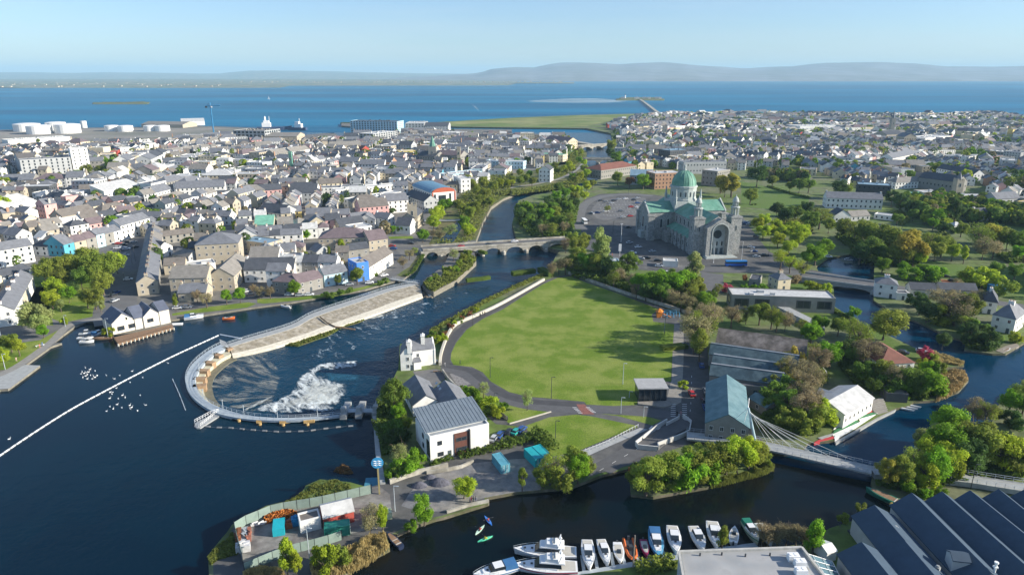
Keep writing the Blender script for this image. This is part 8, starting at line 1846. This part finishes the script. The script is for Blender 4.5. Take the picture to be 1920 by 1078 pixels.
for q in [(Z('g', 890, 925, UP), 176, 13.5, 4.2, 'fly', 'large white motor yacht, farther of the two lying side by side', None, None), (Z('g', 890, 1040, UP), 178, 13.5, 4.3, 'fly', 'large white motor yacht with red stripe nearest the pontoon', None, redp),
  (Z('g', 520, 1070, UP), 200, 9.5, 3.4, 'cruiser', 'motor boat under bright blue canvas at the bottom edge', None, canv), (Z('g', 1208, 945, UP), 268, 9.0, 3.0, 'cruiser', 'white speedboat with long dark windscreen beside the yachts', None, None),
  (Z('g', 1328, 930, UP), 274, 8.0, 2.6, 'cruiser', 'slim white cabin boat, second in the moored row', None, None), (Z('g', 1437, 925, UP), 268, 6.4, 2.4, 'open', 'small white open boat with pale blue inside, third in the row', None, None),
  (Z('g', 1527, 895, UP), 270, 7.2, 2.8, 'rib', 'orange tubed inflatable boat behind the timber post', oran, None), (Z('g', 1632, 890, UP), 268, 5.2, 2.0, 'open', 'small maroon open boat between orange inflatable and blue cruiser', maroon, None),
  (Z('g', 1718, 865, UP), 266, 9.2, 3.3, 'cruiser', 'blue hulled cabin cruiser with blue canvas roof', blueh, canv), (Z('h', 67, 590, UP), 264, 9.2, 3.2, 'cruiser', 'white cabin cruiser right of the blue cruiser', None, None),
  (Z('h', 193, 585, UP), 272, 8.2, 3.0, 'cruiser', 'grey white cabin boat in front of the flat roof', None, None), (Z('h', 280, 565, UP), 262, 9.2, 3.4, 'cruiser', 'white cruiser half hidden by the small conifer', None, None),
  (Z('h', 383, 565, UP), 70, 5.8, 2.2, 'open', 'small white open boat right of the small conifer', None, None), (Z('h', 473, 550, UP), 275, 7.2, 2.6, 'cruiser', 'cream and green cabin boat beside the brown shrubs', cream_h, greenh),
  (Z('h', 545, 560, UP), 275, 7.0, 2.5, 'cruiser', 'white boat half hidden behind the brown bare shrubs', None, None), (Z('i', 720, 350, UP), 130, 8.6, 2.8, 'row', 'dark green wooden launch moored by the shed wall', greenh, None),
  (Z('i', 425, 655, UP), 100, 7.5, 3.2, 'rib', 'black inflatable boat lying between dark sheds', dmetal, None), (Z('f', 1515, 835, UP), 130, 6.2, 1.8, 'row', 'wooden rowing boat moored by the willow of the work yard', navy, None),
  (Z('a', 1450, 70, UP), 25, 7.5, 2.6, 'cruiser', 'white motor boat with blue cover anchored off the quay', None, canv), (Z('a', 1712, 75, UP), 15, 4.8, 2.0, 'open', 'small orange boat floating off the quay', oran, None),
  (Z('6', 225, 945, UP), 160, 5.2, 1.9, 'open', 'small white boat alone in the canal below the stone cottages', None, None), (Z('a', 770, 225, UP), 200, 6.5, 2.2, 'row', 'brown moored boat left of the timber deck', wood, None),
  (Z('a', 655, 190, UP), 10, 6, 2.2, 'cruiser', 'white boat at the back of the moored cluster by the slip', None, None), (Z('a', 640, 225, UP), 5, 6, 2.2, 'open', 'white boat in the middle of the moored cluster', None, None), (Z('a', 650, 250, UP), 12, 5, 2, 'open', 'white boat at the front of the moored cluster', None, None), (Z('a', 745, 190, UP), 60, 6, 2.2, 'cruiser', 'white and blue boat between the moored cluster and the deck', None, canv),
  (Z('e', 1785, 300, .2), 30, 5, 1.6, 'row', 'white dinghy lying on the small jetty by the mansion', hullw, None)]: boat(*q)
# rowing shells racked by the boathouse and lying in the club yard
for k in range(3):
 p = Z('e', 985 + k * 25, 745 - k * 12, UP); b = MB(); b.loft(hull(8, .7, .3, transom=.1)); o = b.done('rowing_shell', hullw, label=['white rowing shell nearest the water at the boathouse', 'middle white rowing shell at the boathouse', 'innermost white rowing shell at the boathouse'][k], cat='rowing shell'); o.location = (p.x, p.y, UP + .1); o.rotation_euler = (0, 0, R(-28))
p = Z('e', 430, 490); b = MB(); b.loft(hull(8, .7, .4, transom=.1)); o = b.done('rowing_shell', hullw, label='white rowing shell standing in the yard behind the boat club', cat='rowing shell'); o.location = (p.x, p.y, .6); o.rotation_euler = (0, 0, R(80))
# pontoons of the marina
b = MB(); A, B = ribbon([P(1070, 1085, UP), P(1160, 1068, UP), P(1270, 1046, UP), P(1420, 1026, UP)], 2.4); b.band(A, B, UP - .3, UP + .4); b.done('mooring_pontoon', mat('pontoon_deck', (.34, .38, .4), .8, .15), label='long grey mooring pontoon behind the row of boats', cat='pontoon')
for k, (x, y) in enumerate([(1170, 1000), (1268, 985), (1390, 975), (1475, 970), (1585, 970), (1660, 955), (1780, 950)]):
 p = Z('g', x, y, UP); b = MB(); b.box(p.x, p.y, UP - .2, .7, 5.5, .5); b.done('finger_pontoon', MAT['pontoon_deck'], label=f"{['first', 'second', 'third', 'fourth', 'fifth', 'sixth', 'seventh'][k]} thin finger pontoon from the motor yachts", cat='pontoon')
p = Z('g', 1543, 1040, UP); b = MB(); b.cyl(p.x, p.y, -3, 8, .18, 6, .13); b.done('mooring_post', mat('grey_wood', (.25, .22, .18), .9, .2, 2), label='tall grey timber post among the moored boats', cat='post')
b = MB(); q = PL('e', "1700,310 1760,330 1880,275 1860,255 1780,275"); b.prism([(p.x, p.y) for p in q], -1.5, .15); b.done('jetty', MAT['grey_wood'], label='small grey timber jetty below the white mansion', cat='jetty')
# ---------------------------------------------------------------- floating booms
def boom(name, pts, n, L, r, m, label, gap=True):
 root = thing(name, label, 'boom', (pts[0].x, pts[0].y, UP)); OFF[root.name] = (0, 0, 0)
 q = resample(pts, 1.0); tot = len(q) - 1; fb = MB(); fb.tube([(-L / 2, 0, 0), (-L / 2 + .3, 0, 0), (L / 2 - .3, 0, 0), (L / 2, 0, 0)], r, 6); me = fb.mesh('float', m)
 for k in range(n):
  t = (k + .5) / n * tot; j = int(t); a, c = q[j], q[min(j + 1, tot)]; p = a.lerp(c, t - j); d = c - a if (c - a).length else Vector((1, 0, 0))
  part('float', me, root, (p.x - pts[0].x, p.y - pts[0].y, .1), math.atan2(d.y, d.x) + random.uniform(-.05, .05))
 b = MB(); b.tube([(p.x - pts[0].x, p.y - pts[0].y, .12) for p in q[::4]], .03, 3); b.done('cable', m, root)
 return root
bp = smooth([Z('a', x, y, UP) for x, y in [(-60, 1140), (40, 1068), (300, 895), (550, 740), (830, 590), (1060, 470), (1300, 350), (1500, 258), (1650, 190)]])
boom('float_boom', bp, 44, 1.9, .26, hullw, 'long line of white floats crossing the dark pool to the weir'); landmark('the white float line', P(215, 720))
boom('float_boom', [Z('a', 1650, 192, UP), Z('a', 1810, 222, UP)], 8, 1.8, .3, hullw, 'short white float line joining the weir end to the long line')
boom('float_boom', smooth([Z('a', 1290, 520, UP), Z('a', 1340, 630, UP), Z('a', 1392, 765, UP)]), 12, 1.9, .13, metal, 'thin grey float line lying outside the curved weir')
ch_ = smooth([Z('b', x, y, UP) for x, y in [(240, 875), (335, 885), (440, 888), (540, 898), (620, 905), (720, 912), (810, 918), (930, 915), (1020, 912), (1110, 900), (1210, 888), (1300, 878), (1400, 872)]])
boom('marker_chain', ch_, 13, 1.4, .3, mat('faded_buoy', (.22, .22, .22), .8, .2), 'line of dark buoys outside the curved weir')
# ---------------------------------------------------------------- swans, people, cars
b = MB(); rg = []
for i in range(9):
 t = i / 8; r_ = .28 * math.sin(math.pi * min(1, t * .9 + .06)) ** .7
 rg.append([(-.55 + 1.1 * t, r_ * math.cos(a * math.pi / 4), .22 + r_ * .8 * math.sin(a * math.pi / 4) + (.12 * (1 - t))) for a in range(8)])
b.loft(rg); nk = [(.38, 0, .3), (.56, 0, .5), (.6, 0, .72), (.54, 0, .92), (.6, 0, 1.02), (.78, 0, .98), (.9, 0, .95)]; b.tube(nk, .075, 6, r2=.035)
SWAN = b.mesh('swan', white)
sw = "605,485 620,512 640,440 650,475 655,490 652,522 672,452 678,495 690,522 712,462 712,510 728,497 615,470 640,500 796,497 895,497 857,522 988,465 1068,512 974,548 1258,405 825,622 843,622 838,635 820,668 885,670 916,645 937,662 1049,645 875,714 822,730 848,746 911,738 971,720 976,746 1091,718 1030,760 796,764 870,592 68,972 630,480 665,470 700,500 985,735"
sw = [tuple(float(v) for v in t.split(',')) for t in sw.split()]
for k, (x, y) in enumerate(sw):
 p = Z('a', x, y, UP); o = bpy.data.objects.new('swan', SWAN); COL.objects.link(o); o.location = (p.x, p.y, UP - .03); o.rotation_euler = (0, 0, random.uniform(0, 6.28)); o.scale = (.65,) * 3; o['category'] = 'swan'; AUTO.append((o, 'white swan'))
# people: one skinned figure walking, one sitting
def skin_person(name, V, E_, Rd, root_i, m):
 me = bpy.data.meshes.new(name); me.from_pydata(V, E_, []); o = bpy.data.objects.new(name, me); COL.objects.link(o)
 s = o.modifiers.new('skin', 'SKIN'); sb_ = o.modifiers.new('sub', 'SUBSURF'); sb_.levels = sb_.render_levels = 1
 for i, r_ in enumerate(Rd): me.skin_vertices[0].data[i].radius = (r_, r_)
 me.skin_vertices[0].data[root_i].use_root = True; me.materials.append(m)
 dg = bpy.context.evaluated_depsgraph_get(); em = bpy.data.meshes.new_from_object(o.evaluated_get(dg)); em.name = name
 bpy.data.objects.remove(o); return em
cloth = mat('clothing', (.3, .3, .3), .9, .2, 6, objcol=True); skinm = mat('skin', (.45, .28, .2), .7, .05)
Vw = [(0, 0, .95), (0, 0, 1.2), (0, 0, 1.42), (0, 0, 1.52), (-.1, 0, .9), (-.12, .14, .5), (-.12, .02, .06), (-.12, .16, .04), (.1, 0, .9), (.12, -.02, .5), (.12, -.22, .08), (.12, -.1, .04), (-.2, 0, 1.4), (-.26, -.06, 1.12), (-.25, .08, .88), (.2, 0, 1.4), (.26, .06, 1.12), (.25, .2, .9)]
Ew = [(0, 1), (1, 2), (2, 3), (0, 4), (4, 5), (5, 6), (6, 7), (0, 8), (8, 9), (9, 10), (10, 11), (2, 12), (12, 13), (13, 14), (2, 15), (15, 16), (16, 17)]
Rw = [.13, .13, .12, .06, .1, .07, .05, .04, .1, .07, .05, .04, .07, .05, .035, .07, .05, .035]
WALK = skin_person('body', Vw, Ew, Rw, 0, cloth)
Vs = [(0, 0, .12), (0, 0, .4), (0, 0, .62), (0, 0, .72), (-.1, .05, .12), (-.14, .45, .22), (-.12, .85, .08), (.1, .05, .12), (.14, .45, .22), (.12, .85, .08), (-.2, 0, .6), (-.3, .2, .42), (-.18, .42, .45), (.2, 0, .6), (.3, .2, .42), (.18, .42, .45)]
Es = [(0, 1), (1, 2), (2, 3), (0, 4), (4, 5), (5, 6), (0, 7), (7, 8), (8, 9), (2, 10), (10, 11), (11, 12), (2, 13), (13, 14), (14, 15)]
SIT = skin_person('body', Vs, Es, [.14, .13, .12, .06, .1, .07, .05, .1, .07, .05, .07, .05, .035, .07, .05, .035], 0, cloth)
def headmesh(z):
 b = MB(); b.lathe(0, 0, [(.03, z - .12), (.085, z - .07), (.1, z), (.085, z + .07), (.03, z + .12)], 8); b.box(0, .1, z - .03, .03, .04, .05); h_ = b.mesh('head', skinm)
 b = MB(); b.lathe(0, -.012, [(.1, z - .03), (.112, z + .03), (.09, z + .1), (.02, z + .14)], 8); return h_, b.mesh('hair', mat('hair', (.05, .03, .02), .9, .1))
HW_, HS_ = headmesh(1.66), headmesh(.86)
def person(p, rot, col, label, sit=False, z=.06):
 r = local('person', label, 'person', (p.x, p.y, z), rot); part('body', SIT if sit else WALK, r, color=col); h_ = HS_ if sit else HW_; part('head', h_[0], r); part('hair', h_[1], r); return r
for reg, x, y, rt_, c_, lab in [('c', 882, 58, 2.6, (.02, .02, .03), 'person in dark clothes walking on the far lawn path, left one'), ('c', 898, 46, 2.6, (.05, .05, .07), 'person in dark clothes walking on the far lawn path, middle one'), ('c', 914, 44, 2.7, (.03, .02, .02), 'person in dark clothes walking on the far lawn path, right one'), ('c', 616, 428, .5, (.3, .3, .3), 'person with pale top by the curved wall gate'), ('c', 730, 412, 1.5, (.02, .03, .05), 'person in black standing where the paths meet'), ('d', 835, 798, 3, (.02, .02, .03), 'person in dark coat on the zebra crossing'), ('d', 862, 796, 3, (.5, .3, .3), 'person in pink top on the zebra crossing'), ('d', 850, 815, 3, (.5, .5, .5), 'person in white shirt stepping off the zebra crossing'), ('g', 325, 550, 1, (.04, .04, .06), 'person standing left on the river corner quay'), ('g', 350, 535, 2, (.03, .03, .04), 'person standing in the middle of the quay group'), ('g', 368, 535, 2.5, (.2, .2, .25), 'person at the right of the quay group'), ('g', 335, 535, 4, (.25, .05, .05), 'person in dark red behind the quay group'), ('a', 300, 290, 1, (.5, .2, .15), 'person in orange on the waterside lawn bench'), ('a', 320, 275, 1, (.1, .15, .3), 'person in blue by the waterside lawn bench'), ('a', 125, 390, 1, (.5, .35, .3), 'person in pale pink resting on the waterside lawn'), ('7', 750, 560, 1, (.4, .1, .05), 'person in red near the cathedral bus stop')]:
 person(Z(reg, x, y), rt_, c_, lab)
for x, y, a_, c_, col, lab in [(462, 675, 118, (.05, .2, .6), (.5, .1, .08), 'blue kayak with a paddler in red, farthest of the three'), (397, 745, 60, (.5, .7, .55), (.5, .08, .06), 'white and green kayak with a red clad paddler'), (435, 812, 30, (.1, .6, .35), (.5, .45, .05), 'green kayak with a paddler in yellow, nearest of three')]:
 p = Z('g', x, y, UP); r = local('kayak', lab, 'kayak', (p.x, p.y, UP), R(a_)); b = MB(); b.loft(hull(3.6, .85, .25, transom=.15)); me = b.mesh('hull', tint); part('hull', me, r, color=c_)
 b = MB(); b.box(0, 0, .25, 1.0, .45, .06); b.done('cockpit', dmetal, r)
 person(Vector((p.x, p.y, 0)), R(a_) - R(90), col, lab.split(' with')[0].replace('white and green', 'pale green') .replace('kayak', 'paddler').replace('blue paddler', 'red vested person sitting in the blue kayak').replace('pale green paddler', 'red clad person sitting in the white and green kayak').replace('green paddler', 'yellow vested person sitting in the green kayak'), True, UP + .15)
 b = MB(); b.tube([(.45, -1.1, .6), (.5, 0, .75), (.45, 1.1, .6)], .025, 4); b.box(.45, -1.15, .52, .04, .35, .16); b.box(.45, 1.15, .52, .04, .35, .16); o = b.done('paddle', dmetal, label='black double paddle held over the ' + lab.split(' with')[0], cat='paddle'); o.location = (p.x, p.y, UP + .15 + .52); o.rotation_euler = (0, 0, R(a_))
# cars
for reg, s in (('c', "985,975,68,s 1030,950,66,b 1095,930,64,k 1150,925,60,t 1188,910,58,b"), ('d', "945,640,88,r 1050,745,85,b 1040,700,86,k 1020,430,80,b 1050,620,85,g 1060,660,85,k"),
 ('7', "540,310,-80,w 665,150,20,k 745,170,15,s 815,228,10,g 890,195,10,r 940,130,12,s 910,145,12,k 940,168,8,b 830,275,8,s 885,265,10,r 870,350,10,k 880,465,20,s 945,498,15,w 1050,530,20,s 905,540,-20,w 965,585,-15,s 1010,580,-12,k 1090,600,-5,k 1190,600,-5,g 640,240,5,b 705,230,10,w 560,300,-70,k 1810,530,-10,b 1750,320,-15,b 1740,310,-15,s 1830,570,-8,s 1790,500,-40,w 1890,560,-20,k 1100,640,-8,w 1830,420,-40,k 1170,690,-3,w 940,200,8,w 1000,160,10,s 985,190,10,k 760,150,12,k 800,140,12,s 850,135,12,w 700,160,14,g 600,245,-60,s"),
 ('6', "1020,490,-5,r 1160,470,0,k 1030,510,0,b 60,860,10,k 400,855,10,w 330,858,10,s 960,710,35,w 850,765,15,w 200,390,80,g 140,560,80,k 90,600,70,g 40,690,50,k 30,865,8,g 250,855,8,w 700,778,12,s"),
 ('5', "890,470,15,r 910,500,15,s 930,480,15,k 950,510,15,w 905,520,15,g 960,460,15,k 650,525,18,r 640,540,18,w 880,505,12,w 1000,460,40,s 1010,500,60,k 940,560,10,s 320,640,15,s 260,655,15,w 350,632,15,k 850,860,75,k 860,900,75,s 870,840,75,b 960,740,20,w 1850,830,25,w 1880,855,25,k 1900,715,30,k 1400,950,8,s 1330,955,8,w 830,470,15,w 200,665,15,g 150,680,15,w"),
 ('8', "600,595,-10,s 450,570,-20,w 1330,720,-5,k 1640,790,-30,s 1380,750,-20,k"),
 ('c', "520,400,10,g"), ('j', "1195,640,10,w 1210,660,10,s 1250,930,15,s"), ('e', "1010,330,-40,k 1150,320,-35,s")):
 for t in s.split():
  x, y, a_, c_ = t.split(','); car(Z(reg, float(x), float(y)), R(float(a_)), c_)
landmark('the office car parking', P(940, 818))
# bus on the cathedral street, coach in the car park
def bus(p, ang, L, label, m, roofm):
 r = local('bus', label, 'bus', (p.x, p.y, .07), ang); b = MB(); b.box(0, 0, .35, L, 2.5, 1.3); b.done('lower_body', m, r); b = MB(); b.box(0, 0, 1.65, L - .1, 2.42, .95); b.done('window_band', glass, r); b = MB(); b.box(0, 0, 2.6, L, 2.5, .5); b.done('roof', roofm, r)
 w = MB(); w.loft([[(.5 * math.cos(t * .785), y, .5 + .5 * math.sin(t * .785)) for t in range(8)] for y in (-.12, .12)]); wm_ = w.mesh('wheel', dmetal)
 for x in (-L * .32, L * .32):
  for y in (-1.2, 1.2): part('wheel', wm_, r, (x, y, 0))
 return r
bus(Z('7', 1675, 635), R(0), 11.5, 'long blue bus with yellow end passing in front of the cathedral', mat('bus_blue', (.02, .1, .4), .4, .05), mat('bus_roof', (.02, .2, .5), .5, .05))
bus(Z('7', 542, 315), R(-82), 8, 'white coach parked at the edge of the cathedral car park', white, white)
hb('7', 1130, 640, 1240, 645, 6, 3.0, 'f', 'w', 'F', 'low white shelter roof behind the poplar by the cathedral', name='shelter', cat='shelter', win=None)
hb('7', 740, 640, 800, 640, 5, 3.0, 'f', 'l', 'F', 'small white kiosk roof near the traffic junction', name='kiosk', cat='kiosk', win=None)
p = Z('7', 806, 560); b = MB(); b.cyl(p.x, p.y, 0, 4, .1, 6); b.box(p.x, p.y, 3, 1.6, .2, 4.2); b.done('totem_sign', white, label='upright white totem sign beside the cathedral junction', cat='sign')
p = Z('8', 1705, 820); b = MB(); b.box(p.x, p.y, 0, 7, 3, 3); b.box(p.x, p.y, 3, 7.4, 3.4, .2); b.done('blue_hut', mat('hut_blue', (.04, .2, .45), .7, .1), label='blue hut on the green beyond the villas', cat='hut')
p = Z('e', 1675, 212); b = MB(); b.cyl(p.x, p.y, 0, 2.2, .05, 5); b.lathe(p.x, p.y, [(1.5, 2.2), (.8, 2.6), (.03, 2.9)], 8); b.done('parasol', mat('red_parasol', (.55, .07, .06), .8, .1), label='red parasol on the mansion garden lawn', cat='parasol')
p = Z('g', 1520, 300); b = MB(); b.cyl(p.x, p.y, -.1, 1.1, .5, 8, .4); b.done('red_buoy', mat('buoy_red', (.5, .03, .04), .5, .05), label='red buoy on the bank left of the big willows', cat='buoy')
for k, (x, y) in enumerate([(1230, 403), (255, 0)][:1]):
 p = Z('h', 1218, 402); b = MB(); b.lathe(p.x, p.y, [(.05, .2), (.4, .3), (.55, .7), (.4, 1.1), (.05, 1.2)], 10); b.done('yellow_buoy', mat('buoy_yellow', (.55, .4, .1), .5, .05), label='round yellow buoy beside the green launch', cat='buoy')
# yacht masts by the docks
for k, x in enumerate([880, 895, 920, 985, 1000, 1035, 1050, 1062, 820, 740]):
 p = Z('2', x, 612, DOWN); y_ = local('yacht', None, 'yacht', (p.x, p.y, DOWN - .4), R(20 * k)); b = MB(); b.loft(hull(11, 3.4, 1.6)); b.done('hull', hullw, y_); b = MB(); b.cyl(0, 0, 1, 15 + (k % 3) * 3, .16, 5, .1); b.tube([(0, 0, 2.6), (-4, 0, 2.6)], .12, 4); b.done('mast', hullw, y_); AUTO.append((y_, 'moored yacht with bare mast'))
# ---------------------------------------------------------------- tell look-alikes apart by where they stand
ORD = ['', 'second nearest', 'third nearest', 'fourth nearest', 'fifth nearest', 'sixth nearest', 'seventh nearest', 'eighth nearest', 'ninth nearest', 'tenth nearest', 'eleventh nearest', 'twelfth nearest', 'thirteenth nearest', 'fourteenth nearest', 'fifteenth nearest']
groups = {}
for o, base in AUTO:
 x, y = o.location.x, o.location.y; px, py = PIX(x, y)
 best = min(LM, key=lambda l: math.hypot((PIX(l[1], l[2])[0] - px), (PIX(l[1], l[2])[1] - py) * 1.5) + math.hypot(l[1] - x, l[2] - y) * .4)
 lx, ly = PIX(best[1], best[2]); dx, dy = px - lx, (py - ly) * 1.7
 if abs(dx) > abs(dy): rel = 'left of' if dx < 0 else 'right of'
 else: rel = 'beyond' if dy < 0 else 'in front of'
 s = o.scale[2]
 groups.setdefault((base, rel, best[0]), []).append((math.hypot(px - lx, py - ly), o))
for (base, rel, lt), L_ in groups.items():
 L_.sort(key=lambda t: t[0])
 for k, (_, o) in enumerate(L_):
  lab = f"{base} {rel} {lt}"
  if len(L_) > 1: lab += ', ' + (ORD[k] if 0 < k < len(ORD) else ('nearest' if k == 0 else f'number {k + 1} outwards'))
  w = lab.split()
  if len(w) > 16: lab = ' '.join(w[:16])
  o['label'] = lab
# ---------------------------------------------------------------- air
hz = bpy.data.materials.new('sea_air'); hz.use_nodes = True; N = hz.node_tree.nodes; L = hz.node_tree.links
for n in list(N):
 if n.type != 'OUTPUT_MATERIAL': N.remove(n)
pv = N.new('ShaderNodeVolumePrincipled'); pv.inputs['Color'].default_value = (.5, .8, 1.0, 1); pv.inputs['Density'].default_value = HAZE_D; pv.inputs['Anisotropy'].default_value = 0
L.new(pv.outputs[0], N['Material Output'].inputs['Volume'])
b = MB(); b.box(0, 18500, -6, 66000, 38000, 476); b.done('haze', hz, kind='stuff', label='thin blue haze filling the air over town, bay and hills')
print('objects', len(bpy.data.objects))
